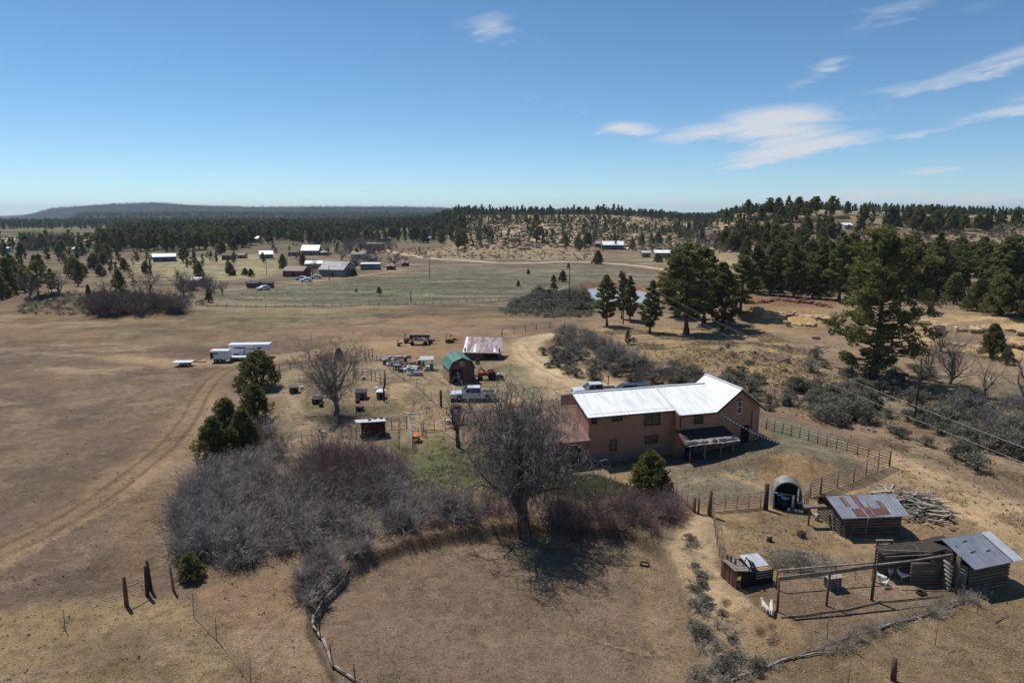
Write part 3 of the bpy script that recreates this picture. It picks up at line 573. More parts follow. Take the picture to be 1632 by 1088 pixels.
def juniper(seed, h, wd, clumps, per, size, m='juniper', pointy=.5, clr=.42):
    rg = np.random.default_rng(seed); Cn, Rd = [], []; lob = [(rg.normal() * .10 * wd, rg.normal() * .10 * wd, .85 + .25 * rg.random()) for _ in range(5)] + [(0, 0, 1.1)]
    for i in range(clumps):
        lx, ly, ls = lob[i % 6]; q = rg.random() ** .85; ang = rg.random() * 6.283; rad = (wd / 2 - .15 * wd) * (1 - q ** (1 + pointy * 1.6)) ** (.62) * ls * (.62 + .42 * rg.random() ** .5)
        z = .08 * h + q * h * .86 * (.82 + .2 * ls) ; Cn.append([lx * (1 - q) + rad * math.cos(ang), ly * (1 - q) + rad * math.sin(ang), min(z, h)]); c = clr * (.7 + .6 * rg.random()); Rd.append([c, c, c * 1.05])
    lv = leaves_np(Cn, Rd, per, size, rg, up=.5)
    a = [[0, 0, 0]] * 5; e = [[rg.normal() * wd * .14, rg.normal() * wd * .14, h * .6] for _ in range(5)]; tv = tubes_np(a, e, [.035 * h] * 5, [.015 * h] * 5, 5)
    return raw_mesh('juniper_trunk', tv[0], [tv[1]], [MT['bark']], smooth=True), raw_mesh('juniper_crown', lv[0], [lv[1]], [MT[m]])
def bare(seed, h, spread, mainlimbs=5, depth=5, droop=.0, trunk_frac=.22, tr=.035, limb=.62, mlen=.40, low=.35, twig=.012, m='greybark', nb=(3, 4), upb=.25, lenk=.68, wander=.16):
    rg = np.random.default_rng(seed); seg = {0: ([], [], [], []), 1: ([], [], [], [])}
    def grow(p, d, L, r, lev):
        ns = 4 if lev < 3 else 3; pts = [p]; rs = [r]
        for i in range(ns):
            d = d + rg.normal(size=3) * wander * (1 + .25 * lev); d[2] += (upb - droop * max(0, lev - 2) * .9) * .28
            d /= np.linalg.norm(d); p = p + d * L / ns
            if p[2] < .25: p[2] = .25
            rn = max(twig * .7, r * (1 - .42 * (i + 1) / ns)); t = seg[0 if lev < 2 else 1]; t[0].append(pts[-1]); t[1].append(p); t[2].append(rs[-1]); t[3].append(rn); pts.append(p); rs.append(rn)
        if lev >= depth: return
        k = rg.integers(nb[0], nb[1] + 1) + (1 if lev >= depth - 1 else 0)
        for j in range(k):
            i = ns if j == 0 else rg.integers(1, ns + 1); ax = rg.normal(size=3); ax -= ax.dot(d) * d; ax /= np.linalg.norm(ax) + 1e-9; an = (.25 if j == 0 else .45 + .5 * rg.random())
            nd = d * math.cos(an) + ax * math.sin(an); grow(pts[i], nd, L * lenk * (.75 + .5 * rg.random()), max(twig, rs[i] * (.78 if j == 0 else .55)), lev + 1)
    r0 = tr * h; th_ = trunk_frac * h; pts = [np.array([0., 0, -.1]), np.array([.03 * h, 0, th_ * .5]), np.array([.02 * h, .02 * h, th_])]
    for i in range(2):
        seg[0][0].append(pts[i]); seg[0][1].append(pts[i + 1]); seg[0][2].append(r0 * (1.25 - .3 * i)); seg[0][3].append(r0 * (.95 - .1 * i))
    for i in range(mainlimbs):
        an = i * 2 * math.pi / mainlimbs + rg.normal() * .3; inc = spread * (.35 + .75 * rg.random()) if i else .12
        grow(pts[2] - np.array([0, 0, rg.random() * th_ * low]), np.array([math.cos(an) * math.sin(inc), math.sin(an) * math.sin(inc), math.cos(inc)]), h * mlen * (.8 + .35 * rg.random()), r0 * limb * (.8 + .4 * rg.random()), 1)
    A = tubes_np(*seg[0], 7); B = tubes_np(*seg[1], 3); return raw_mesh('bare_trunk', A[0], [A[1]], [MT[m]], smooth=True), raw_mesh('bare_branches', B[0], [B[1]], [MT[m]])
def shrub_leafy(seed, wd, h, clumps, per, size, m='sage'):
    rg = np.random.default_rng(seed); Cn = []; a, e = [], []
    for i in range(clumps):
        an = rg.random() * 6.283; q = rg.random() ** .6; r = wd / 2 * q * (.85 + .25 * rg.random()); z = h * (.25 + .7 * math.sqrt(max(0, 1 - (r / (wd * .52)) ** 2)) * (.55 + .45 * rg.random()))
        Cn.append([r * math.cos(an), r * math.sin(an), z]); a.append([0, 0, 0]); e.append([r * .85 * math.cos(an), r * .85 * math.sin(an), z * .9])
    lv = leaves_np(Cn, np.full(len(Cn), .20 * wd ** .5 * .8), per, size, rg, up=.6); bv = tubes_np(a, e, [.025] * len(a), [.012] * len(a), 3)
    V, Fc = join([lv, bv]); return raw_mesh('sagebrush', V, Fc, [MT[m], MT['greybark']], idx=[0] * len(lv[1]) + [1] * len(bv[1]))
def thicket(poly_px, n, h, rg, m, name, label, cat='thicket', kind='stuff', seg=4, r=.016, bush=1.3, droop=.12, hvar=.4, world=False, hfun=None, forks=2, den=45):
    xy = np.array(poly_px if world else W(*poly_px)); mn, mx = xy.min(0), xy.max(0); nbush = max(3, int(n / den)); B = []
    while len(B) < nbush:
        q = mn + rg.random((nbush * 3, 2)) * (mx - mn); d = poly_d(xy, q[:, 0], q[:, 1]); B += list(q[d < 0])
    B = np.array(B[:nbush]); bh = h * (1 - hvar + 1.4 * hvar * fbm(B[:, 0], B[:, 1], 4.5, 2, 77) * rg.uniform(.8, 1.2, nbush)) * (.7 + .3 * sstep(0, 1.5, -poly_d(xy, B[:, 0], B[:, 1])))
    if hfun is not None: bh = bh * hfun(B[:, 0], B[:, 1])
    k = rg.integers(0, nbush, n); base = B[k] + rg.normal(size=(n, 2)) * .22 * bush; hh = bh[k] * (.65 + .45 * rg.random(n)); z0 = hgt(base[:, 0], base[:, 1]) - .03
    an = rg.random(n) * 6.283; tilt = (.12 + .85 * rg.random(n)) ; p = np.column_stack([base, z0]); d = np.column_stack([np.cos(an) * np.sin(tilt), np.sin(an) * np.sin(tilt), np.cos(tilt)]); P_, Q_, R0, R1 = [], [], [], []; tips = []
    for s_ in range(seg):
        L = hh / seg * 1.08; d = d + rg.normal(size=d.shape) * .13; d[:, 2] -= droop * s_ * rg.random(n); d /= np.linalg.norm(d, axis=1, keepdims=True); q = p + d * L[:, None]
        P_.append(p); Q_.append(q); R0.append(np.full(n, r * (1.35 - s_ / seg))); R1.append(np.full(n, r * (1.35 - (s_ + 1) / seg)))
        for f in range(forks if s_ >= 1 else 0):
            dd = d + rg.normal(size=d.shape) * .5; dd /= np.linalg.norm(dd, axis=1, keepdims=True); e = q + dd * (hh * .22 * rg.random(n) + .12)[:, None]; e2 = e + (dd + rg.normal(size=d.shape) * .4) * (hh * .12)[:, None]
            P_ += [q, e]; Q_ += [e, e2]; R0 += [np.full(n, r * .7), np.full(n, r * .55)]; R1 += [np.full(n, r * .55), np.full(n, r * .4)]
        p = q
    tv = tubes_np(np.concatenate(P_), np.concatenate(Q_), np.concatenate(R0), np.concatenate(R1), 3)
    o0 = np.array([*xy.mean(0), 0]); o0[2] = float(hgt(o0[0], o0[1])); me_ = raw_mesh(name, tv[0] - o0, [tv[1]], [MT[m]]); ob = link(name, me_); ob.location = o0; tag(ob, label, cat, None, kind); return ob
def tufts(poly_px, n, h, rg, m, name, label, cat='grass', blades=7, wd=.05, spread=.12, world=False, noise_sc=None, thr=.5, lean=.5):
    xy = np.array(poly_px if world else W(*poly_px)); mn, mx = xy.min(0), xy.max(0); q = mn + rg.random((n * 3, 2)) * (mx - mn); q = q[poly_d(xy, q[:, 0], q[:, 1]) < 0]
    if noise_sc: q = q[fbm(q[:, 0], q[:, 1], noise_sc, 3, 88) > thr]
    q = q[:n]; n = len(q)
    if n == 0: return
    b_ = np.repeat(q, blades, 0) + rg.normal(size=(n * blades, 2)) * spread; z = hgt(b_[:, 0], b_[:, 1]) - .01; c = np.column_stack([b_, z]); hh = h * (.5 + rg.random(len(c)))[:, None]
    d = np.column_stack([rg.normal(size=(len(c), 2)) * lean, np.ones(len(c))]); s_ = np.column_stack([rg.normal(size=(len(c), 2)), np.zeros(len(c))]); s_ /= np.linalg.norm(s_, axis=1, keepdims=True)
    V = np.stack([c - s_ * wd / 2, c + s_ * wd / 2, c + d * hh], 1).reshape(-1, 3); o0 = np.array([*xy.mean(0), 0.]); ob = link(name, raw_mesh(name, V - o0, [np.arange(len(V)).reshape(-1, 3)], [MT[m]])); ob.location = o0
    return tag(ob, label, cat, None, 'stuff')

def tree(name, meshes, label, cat, px, py, hpx=None, group=None, base_h=10.0, wmul=1.0, rz=None, pos=None):
    p = Vector(pos) if pos is not None else Pt(px, py)
    dist = (p.y * math.cos(PITCH) + (H - p.z) * math.sin(PITCH)); s_ = (hpx * dist / F / base_h / .985) if hpx else 1.0
    r = thing(name, label, cat, (p.x, p.y, p.z - .05 * s_), rz if rz is not None else random.uniform(0, 6.28), group, (s_ * wmul, s_ * wmul, s_))
    link('trunk', meshes[0], r); link('crown' if name != 'bare_tree' else 'branches', meshes[1], r); return r

# ---------------------------------------------------------------- single trees
PN = [pine(11, 15, .16, 7.5, 84, 56, .28, 1.0, clr=.55), pine(12, 15, .12, 7.2, 88, 56, .28, .8, clr=.58), pine(13, 15, .2, 6.6, 74, 54, .28, 1.15, open_=.2, clr=.56)]
PBIG = pine(21, 20, .10, 13.4, 128, 62, .27, 1.7, trunk_r=.027, clr=.74, open_=.36, lean=.045, foot=.30)
PBIG2 = pine(22, 16, .20, 8.2, 84, 52, .27, 1.25, trunk_r=.022, clr=.62, open_=.15)
PM = [pine(31 + i, 12, .1 + .05 * i, 5.2 + .7 * i, 42, 34, .38, .9 + .3 * i, clr=.62 + .04 * i, sides=5, open_=.1 * i) for i in range(4)]
JN = [juniper(41, 5, 4.8, 190, 60, .15, pointy=.0, clr=.36), juniper(42, 5, 4.9, 190, 60, .15, pointy=.55, clr=.36), juniper(43, 5, 3.9, 180, 58, .15, pointy=.2, clr=.34)]
JM = [juniper(45 + i, 5, 4.8 - .3 * i, 80, 26, .30, pointy=.1 + .2 * i, clr=.50) for i in range(4)]
JB = juniper(49, 5, 4.8, 190, 80, .18, 'juniper_bright', pointy=.45, clr=.38)
for (px, py, hp, mi, wm, lb) in [
    (965, 519, 78, 0, 1.0, 'young pine on the left end of the row, nearest the pond'), (990, 508, 68, 2, .8, 'slim pine half hidden behind the leftmost pond pine'),
    (1004, 512, 70, 1, .8, 'narrow pine beside a power pole in front of the pond'), (1036, 530, 80, 1, .95, 'short pine with a low full crown standing alone right of the pond'),
    (1120, 517, 118, 0, 1.2, 'tall pine close behind the tallest pine on the knoll'), (1150, 526, 103, 1, 1.35, 'broad low-crowned pine at the right of the knoll clump'),
    (1178, 500, 88, 2, 1.4, 'pine behind the knoll clump at its far right'), (1076, 505, 95, 1, 1.3, 'pine behind the left side of the knoll clump'),
    (1228, 470, 78, 0, .95, 'upright pine above the red ledges'), (1264, 474, 82, 1, .9, 'dense dark pine above the sandstone ledges'), (1200, 468, 74, 2, 1.0, 'pine at the left edge of the wood above the ledges'),
    (1482, 500, 36, 2, 1.0, 'young pine alone on the flat above the sandstone'), (1492, 470, 95, 1, .95, 'tall dark pine behind the largest pine on its right'), (1340, 480, 100, 0, 1.1, 'pine behind the largest pine on its left'),
    (1306, 476, 84, 1, 1.0, 'pine above the right end of the red ledge'), (1598, 470, 88, 0, 1.3, 'spreading pine at the right edge of the wood')]:
    tree('pine_tree', PN[mi], lb, 'pine tree', px, py, hp, base_h=15, wmul=wm)
tree('pine_tree', PBIG2, 'tallest pine of the knoll clump with a thick bare lower trunk', 'pine tree', 1090, 531, 136, base_h=16, wmul=1.22, rz=.4)
tree('pine_tree', PBIG, 'largest pine, broad and gnarled, standing above the dark sagebrush gully', 'pine tree', 1374, 602, 224, base_h=20, wmul=.88, rz=.9)
tree('pine_sapling', PM[0], 'tiny green pine sapling at the foot of the knoll', 'sapling', 1001, 550, 24, base_h=12, wmul=1.0)
for (px, py, hp, v, wm, lb) in [
    (412, 618, 60, 1, 1.42, 'dark conical juniper beside the white trailers'), (407, 668, 58, 0, 1.25, 'rounded juniper in the middle of the left juniper row'),
    (362, 706, 74, 2, 1.3, 'tall juniper at the back of the three-lobed left cluster'), (342, 728, 66, 0, 1.15, 'left front juniper of the cluster beside the two-track'), (388, 722, 72, 2, 1.25, 'right front juniper of the left cluster'),
    (541, 572, 18, 1, 1.0, 'small juniper behind the round bare yard tree'), (604, 467, 10, 0, 1.2, 'tiny dark juniper alone in the green far field'), (842, 437, 9, 2, 1.0, 'tiny juniper alone near the far dirt road'),
    (860, 471, 13, 1, 1.0, 'small conical juniper left of the pond brush'), (882, 450, 12, 1, .9, 'small conical juniper left of two bigger ones near the pond'), (897, 449, 18, 0, 1.1, 'round dark juniper beside the pole near the pond'), (882, 461, 12, 0, 1.5, 'low wide juniper left of the pond'), (906, 427, 8, 0, 1.0, 'small juniper just below the far dirt road'), (826, 456, 9, 0, 1.0, 'small juniper in the far field left of the pond group'),
    (990, 443, 12, 0, 1.1, 'small juniper behind the pond'), (953, 421, 22, 0, 1.1, 'big grey-green juniper touching the far dirt road'), (1580, 570, 54, 0, 1.0, 'olive juniper on the yellow sandstone at the right edge'), (1604, 580, 26, 0, 1.2, 'low dark juniper at the foot of the olive one'),
    (1048, 418, 14, 0, 1.5, 'dark round juniper below the white-roofed low house'), (568, 465, 5, 0, 1.2, 'speck of juniper in the far field'), (333, 481, 18, 1, .8, 'small dark juniper at the right foot of the brush mound'),
    (141, 471, 18, 2, .8, 'upright dark juniper on top of the mound'), (391, 439, 12, 0, 1.3, 'round juniper left of the village, first of three'), (400, 441, 13, 0, 1.2, 'round juniper left of the village, middle of three'), (372, 439, 8, 0, 1.2, 'small round juniper left of the three village ones'), (452, 428, 12, 0, 1.6, 'wide reddish-dark juniper in front of the red-roofed house'), (565, 439, 11, 0, 1.2, 'round dark juniper right of the big grey village house'),
    (1595, 502, 66, 0, 1.25, 'huge spreading juniper at the right end of the wood'), (1560, 495, 50, 0, 1.2, 'broad juniper left of the huge one at the right'), (1632, 505, 70, 0, 1.1, 'juniper cut by the right edge of the view')]:
    tree('juniper_tree', JN[v], lb, 'juniper', px, py, hp, base_h=5, wmul=wm)
tree('juniper_tree', JB, 'sunny olive-green juniper in front of the terracotta house', 'juniper', 1035, 784, 68, base_h=5, wmul=1.12, rz=1.0)
tree('juniper_tree', JN[0], 'low dark green juniper at the near corner of the grey thicket', 'juniper', 303, 922, 44, base_h=5, wmul=1.35, rz=2.0)
tree('juniper_tree', JM[0], 'small round bush beside the tin-roofed shed', 'juniper', 761, 580, 9, base_h=5, wmul=1.2)

BIG = bare(101, 12, .76, 28, 6, droop=.68, trunk_frac=.30, tr=.046, twig=.0115, m='deadbark', nb=(3, 4), upb=.38, lenk=.65, wander=.22, limb=.30, mlen=.39, low=.6)
BT = [bare(102, 8, .85, 7, 5, droop=.0, trunk_frac=.2, tr=.036, twig=.011, nb=(4, 5), upb=.32), bare(103, 8, .75, 6, 5, trunk_frac=.12, tr=.028, twig=.012, nb=(3, 4), upb=.4), bare(104, 8, .9, 5, 4, trunk_frac=.28, tr=.025, twig=.014, nb=(3, 4), upb=.25)]
BF = [bare(106 + i, 8, .75, 6, 4, trunk_frac=.18, tr=.035, twig=.03, nb=(3, 4), upb=.35) for i in range(2)]
def bt(px, py, hp, me_, lb, wm=1.0, bh=8, rz=None): return tree('bare_tree', me_, lb, 'bare tree', px, py, hp, base_h=bh, wmul=wm, rz=rz)
bt(836, 852, 262, BIG, 'huge bare drooping cottonwood between the house and the round arena', .74, 12, rz=2.2)
BIG[0].materials[0] = MT['bark']
bt(535, 662, 104, BT[0], 'round-crowned bare tree in the sandy yard above the red-walled hutch', 1.12, rz=.6)
bt(1168 + 345, 612, 84, BT[1], 'dense bare multi-stemmed tree right of the largest pine', 1.1); bt(1570, 640, 72, BT[2], 'thin pale bare tree leaning beside the dense one at the right', 1.0); bt(1478, 596, 60, BT[1], 'bare tree directly behind the leaning power pole', .9)
bt(1640, 668, 130, BT[2], 'tall bare tree cut by the right edge', 1.0); bt(1500, 560, 46, BT[1], 'low reddish bare bush above the dense bare tree', 1.2)
for (px, py, hp, k, wm, lb) in [(48, 476, 42, 0, 1.0, 'rounded bare tree left of the mound'), (94, 470, 40, 1, 1.2, 'wide bare tree just left of the mound crest'), (170, 474, 34, 1, .9, 'thin bare tree on the mound crest'), (292, 474, 48, 0, 1.0, 'tall bare tree at the right foot of the mound'), (240, 468, 40, 1, 1.2, 'bushy bare tree behind the brush mound'), (330, 470, 34, 1, 1.0, 'bare tree right of the small white-roofed shed'), (355, 470, 26, 1, .8, 'small bare tree beside the field gate left of the village'),
    (498, 440, 22, 0, 1.0, 'bare tree between the red and grey village houses'), (556, 440, 24, 1, 1.1, 'bare tree at the right gable of the grey village house'), (545, 415, 22, 0, 1.4, 'grey bare tree behind the grey village house'), (575, 400, 28, 0, 1.2, 'tall bare grey tree in the village by the flat brown house'), (520, 404, 22, 1, 1.1, 'bare grey tree right of the white barn'), (630, 422, 20, 0, 1.8, 'wide reddish bare tree at the right end of the village'), (605, 398, 20, 1, 1.1, 'bare tree left of the far road bend'), (1215, 425, 34, 0, 1.3, 'bare grey tree left in the right wood'), (1400, 388, 20, 1, 1.3, 'bare purple tree in the right slope wood'), (500, 430, 18, 1, .8, 'thin bare tree behind the red-roofed house')]:
    tree('bare_tree', BF[k], lb, 'bare tree', px, py, hp, base_h=8, wmul=wm)
tree('bare_tree', bare(120, 5, .7, 4, 4, trunk_frac=.5, tr=.05, twig=.012, nb=(2, 3), m='bark'), 'small leaning crooked tree left of the huge cottonwood', 'bare tree', 731, 713, 66, base_h=5, rz=2.9)

# ---------------------------------------------------------------- scattered woods
def scatter(poly_px, n, seed, mind=2.0):
    rg = np.random.default_rng(seed); A = np.array(poly_px, float); mn, mx = A.min(0), A.max(0); q = mn + rg.random((n * 6, 2)) * (mx - mn); q = q[poly_d(A, q[:, 0], q[:, 1]) < 0]; p = P(q[:, 0], q[:, 1])
    keep = []; cell = {}
    for i, (x, y, z) in enumerate(p):
        c = (int(x // mind), int(y // mind))
        if c in cell: continue
        cell[c] = 1; keep.append(i)
        if len(keep) >= n: break
    return p[keep]
woods = []                                                          # (x, y, z, height, kind, label, group)
def zone_trees(poly, n, seed, hmin, hmax, kinds, label, group, mind=2.0):
    p = scatter(poly, n, seed, mind); p = p[(fbm(p[:, 0], p[:, 1], 38, 3, 160) > (.46 if seed in (212, 213, 203) else .38 if seed == 208 else 0))]; rg = np.random.default_rng(seed + 1000)
    for x, y, z in p: woods.append((x, y, z, hmin + (hmax - hmin) * rg.random() ** 1.6, kinds[rg.integers(len(kinds))], label, group))
zone_trees([(1185, 462), (1240, 432), (1330, 425), (1632, 425), (1760, 440), (1760, 492), (1632, 492), (1530, 486), (1440, 478), (1330, 474)], 120, 201, 7, 13, ['j', 'j', 'p'], 'dark pinyon or juniper in the dense wood at the right, above the sandstone', 'trees of the right-hand wood', 3.4)
zone_trees([(1170, 440), (1180, 410), (1300, 402), (1500, 408), (1640, 416), (1760, 430), (1330, 430), (1240, 434)], 80, 202, 6, 10, ['j', 'j', 'p'], 'conifer at the back of the right-hand wood', 'trees at the back of the right-hand wood', 3.4)
zone_trees([(1100, 402), (1130, 360), (1200, 345), (1380, 345), (1440, 350), (1380, 372), (1300, 385), (1190, 400)], 190, 203, 4, 8, ['j', 'j', 'p'], 'dark conifer on the wooded slope rising at the right', 'conifers of the right-hand slope', 4)
zone_trees([(1400, 350), (1632, 352), (1760, 352), (1760, 362), (1632, 366), (1500, 370), (1420, 374)], 110, 204, 4.5, 8.5, ['p', 'j'], 'dark conifer on the skyline at the far right', 'conifers of the right skyline', 4)
zone_trees([(1440, 372), (1632, 368), (1632, 400), (1480, 400)], 16, 205, 2.5, 4.5, ['j'], 'small juniper scattered on the pale slope at the right', 'scattered junipers of the pale slope', 4)
zone_trees([(1190, 340), (1350, 340), (1350, 346), (1190, 346)], 26, 206, 4, 10, ['p', 'j'], 'tall open pine on the highest skyline at the right', 'skyline pines', 5)
zone_trees([(740, 396), (760, 372), (900, 372), (1110, 385), (1110, 396), (1000, 398), (930, 404), (860, 390)], 110, 207, 4, 9, ['j', 'p'], 'conifer at the foot of the middle rocky ridge', 'conifers below the middle ridge', 6)
zone_trees([(730, 374), (735, 345), (1120, 346), (1120, 386), (900, 373)], 760, 208, 2.8, 7.5, ['j', 'j', 'p'], 'small conifer dotted over the middle rocky ridge', 'conifers of the middle ridge', 5)
zone_trees([(745, 343.5), (1010, 343.5), (1010, 346), (745, 346)], 50, 209, 6, 13, ['p'], 'pine standing up on the middle skyline', 'middle skyline pines', 5)
zone_trees([(132, 402), (170, 390), (260, 385), (400, 384), (400, 396), (260, 402)], 130, 210, 10, 14, ['p'], 'tall dark pine in the front of the dense stand at the left', 'pines of the left stand', 6)
zone_trees([(170, 390), (230, 372), (400, 366), (480, 366), (480, 384), (260, 385)], 330, 211, 11, 16, ['p'], 'tall dark pine deep in the dense stand at the left', 'pines of the left stand', 7)
zone_trees([(400, 392), (430, 378), (560, 374), (735, 376), (740, 392), (640, 388), (560, 396), (470, 394)], 190, 212, 7, 12, ['p', 'p', 'j'], 'dark conifer in the belt behind the village', 'conifers behind the village', 6)
zone_trees([(400, 380), (480, 356), (740, 352), (740, 376), (560, 374)], 560, 213, 7, 12, ['p'], 'dark pine in the forest behind the village', 'forest pines', 7)
zone_trees([(150, 440), (190, 418), (330, 405), (480, 398), (640, 396), (640, 404), (560, 424), (470, 424), (400, 432), (330, 446), (250, 446)], 46, 216, 3, 6.5, ['j', 'j', 'p'], 'conifer scattered among the village yards and meadow', 'scattered village conifers', 6)
zone_trees([(-160, 480), (-160, 400), (130, 392), (200, 405), (190, 430), (110, 455), (60, 478)], 90, 214, 5, 9, ['j', 'p', 'j'], 'dark conifer in the scattered wood at the left edge', 'conifers of the left valley', 5)
zone_trees([(-160, 398), (-160, 384), (60, 386), (130, 384), (130, 396), (60, 398)], 70, 215, 7, 11, ['p', 'j'], 'dark conifer at the back of the left valley', 'conifers of the back of the left valley', 7)
for (x0, y0, hp, kd, lb) in [(125, 456, 40, 'p', 'single dark spruce-like conifer left of the mound crest'), (160, 440, 22, 'j', 'slim two-tiered juniper behind the mound'), (190, 462, 34, 'j', 'tall dark juniper behind the brush mound'), (213, 456, 14, 'j', 'low dark juniper right behind the mound crest'), (190, 420, 14, 'j', 'round juniper left of the long white roof'), (217, 416, 16, 'j', 'juniper just left of the long white roof'), (235, 419, 18, 'j', 'dark juniper touching the long white roof'), (293, 418, 30, 'p', 'lone pine right of the long white roof'), (104, 424, 20, 'j', 'conifer in the left valley meadow'), (15, 472, 60, 'p', 'tall dark pine near the left edge'), (62, 470, 52, 'p', 'tall dark pine between the two bare trees at left'), (-8, 476, 64, 'p', 'dark pine cut by the left edge'), (353, 404, 22, 'j', 'conifer beside the brown sheds'), (373, 400, 20, 'j', 'conifer right of the brown sheds'), (440, 404, 10, 'j', 'dark juniper behind the pale gabled barn'), (730, 400, 26, 'p', 'dark conifer at the start of the far knoll'), (741, 404, 14, 'j', 'juniper beside the far road bend'), (668, 408, 14, 'j', 'juniper above the far road'), (678, 410, 10, 'j', 'small juniper by the far road'), (855, 386, 44, 'p', 'tall dark pine below the middle ridge'), (935, 392, 22, 'j', 'round dark juniper left of the long dark barn'), (1008, 400, 20, 'p', 'small pine right of the long dark barn')]:
    p = Pt(x0, y0); dist = p.y * math.cos(PITCH) + (H - p.z) * math.sin(PITCH); woods.append((p.x, p.y, p.z, hp * dist / F, kd, lb, None))
woods.sort(key=lambda q: math.hypot(q[0], q[1]) / q[3])
npine = nj = 0; rest = []; rgw = random.Random(5)
for (x, y, z, h, kd, lb, gp) in woods:
    if math.hypot(x, y) > 600 or (kd == 'p' and npine >= 275) or (kd == 'j' and nj >= 262): rest.append((x, y, z, h, kd)); continue
    i = rgw.randrange(4)
    if kd == 'p': tree('pine_tree', PM[i], lb, 'pine tree', 0, 0, group=gp, pos=(x, y, z)).scale = (h / 12 * rgw.uniform(.85, 1.25),) * 2 + (h / 12,); npine += 1
    else: tree('juniper_tree', JM[i], lb, 'juniper', 0, 0, group=gp, pos=(x, y, z)).scale = (h / 5 * rgw.uniform(.8, 1.15),) * 2 + (h / 5 * .95,); nj += 1
# the far forest, beyond counting
rgf = np.random.default_rng(300)
def fa(n, y0, y1, a0, a1, hmin, hmax, thr=None):
    Yf = y0 * (y1 / y0) ** rgf.random(n); a = rgf.uniform(a0, a1, n); X = (a - CX) / 1130 * Yf
    if thr is not None: k_ = fbm(X, Yf, 120, 4, 111) < thr; X, Yf = X[k_], Yf[k_]
    Z = hgt(X, Yf); hh = rgf.uniform(hmin, hmax, len(X)); return [(X[i], Yf[i], Z[i], hh[i], 'p') for i in range(len(X))]
rest += fa(1100, 560, 950, 1085, 1900, 4, 9) + fa(450, 720, 1100, 740, 1120, 5, 10) + fa(2300, 700, 1500, 165, 760, 7, 12) + fa(7200, 1400, 2700, -150, 1200, 6, 10, .66) + fa(5000, 2600, 4600, 0, 1250, 6, 10, .70) + fa(500, 900, 1700, -200, 175, 7, 12)
T_ = np.array([r_[:4] for r_ in rest]); kd_ = np.array([r_[4] == 'j' for r_ in rest])
def forest_mesh(T, jun):
    n = len(T); far_ = np.hypot(T[:, 0], T[:, 1]); parts = []
    for lo_, hi_, tiers, per, sz in ((0, 900, 7, 9, .30), (900, 1e9, 4, 6, .42)):
        k_ = (far_ >= lo_) & (far_ < hi_); Q = T[k_]; J = jun[k_]
        if not len(Q): continue
        for ti in range(tiers):
            q = (ti + .4) / tiers; w_ = np.where(J, .42 * math.sin(min(1, q * 1.25 + .15) * math.pi) + .12, .20 * (1 - q) ** .8 + .035) * Q[:, 3]
            Cn = Q[:, :3] + np.column_stack([rgf.normal(size=(len(Q), 2)) * (Q[:, 3:4] * .03), Q[:, 3] * (.12 + .84 * q)]); Rd = np.column_stack([w_, w_, Q[:, 3] / tiers * .6])
            v, f = leaves_np(Cn, Rd, per, 1.0, rgf, up=.4, shell=.3); c = np.repeat(np.repeat(Cn, per, 0), 3, 0); sc_ = np.repeat(np.repeat(Q[:, 3], per), 3)[:, None]
            # resize each leaf about its own centre by the height of its tree
            ctr = v.reshape(-1, 3, 3).mean(1); v = (np.repeat(ctr, 3, 0) + (v - np.repeat(ctr, 3, 0)) * sc_ * sz * .55); parts.append((v, f))
        parts.append(tubes_np(Q[:, :3] - [0, 0, .3], Q[:, :3] + np.column_stack([Q[:, 3] * 0, Q[:, 3] * 0, Q[:, 3] * .7]), Q[:, 3] * .016, Q[:, 3] * .006, 3))
    V, Fc = join(parts); return raw_mesh('conifer_forest', V, Fc, [MT['farpine']])
tag(link('conifer_forest', forest_mesh(T_, kd_)), 'dark conifer forest covering the ridges and mesas in the distance', 'forest', kind='stuff')

# ---------------------------------------------------------------- thickets, sage, grasses
rgt = np.random.default_rng(400)
hump = lambda x, y: 1 + .25 * np.exp(-((x - P0(568, 762)[0]) / 4.6) ** 2 - ((y - P0(568, 762)[1]) / 4.0) ** 2)
thicket([(268, 890), (282, 820), (318, 770), (352, 748), (430, 742), (520, 742), (618, 745), (660, 785), (745, 800), (750, 840), (660, 852), (600, 868), (500, 880), (420, 900), (330, 905)], 8000, 2.3, rgt, 'willow', 'willow_thicket', 'big grey leafless willow thicket left of the lawn', hfun=hump, bush=2.0, droop=.2, den=55, hvar=.36)
thicket([(500, 790), (505, 742), (560, 736), (625, 745), (640, 785), (580, 800)], 2100, 3.5, rgt, 'willow_dark', 'willow_thicket', 'taller reddish-brown rounded thicket behind the grey willows', bush=1.5, r=.015)
thicket([(400, 735), (395, 700), (415, 680), (450, 700), (455, 740)], 420, 2.6, rgt, 'willow', 'willow_thicket', 'narrow grey willow clump behind the left juniper cluster')
thicket([(478, 962), (466, 915), (500, 890), (560, 872), (600, 866), (580, 884), (545, 905), (515, 940), (498, 985)], 1150, 1.5, rgt, 'willow', 'willow_thicket', 'pale grey willows along the log edge of the arena', bush=.55, r=.013)
thicket([(868, 848), (872, 815), (960, 806), (1050, 800), (1088, 815), (1084, 835), (1040, 856), (1000, 852), (940, 846)], 1900, 1.9, rgt, 'willow_dark', 'willow_thicket', 'reddish purple leafless thicket right of the huge cottonwood', bush=1.0, r=.013)
thicket([(640, 838), (650, 808), (740, 800), (800, 815), (800, 838), (735, 845)], 420, 1.0, rgt, 'willow_dark', 'willow_thicket', 'thin reddish weeds on the bank left of the huge cottonwood', bush=1.2, r=.010)
thicket([(150, 507), (152, 492), (200, 484), (260, 486), (285, 494), (286, 500), (240, 504), (190, 507)], 1500, 5.0, rgt, 'brownstem', 'scrub_thicket', 'brown leafless scrub over the front of the left mound', bush=2.6, r=.045, forks=2)
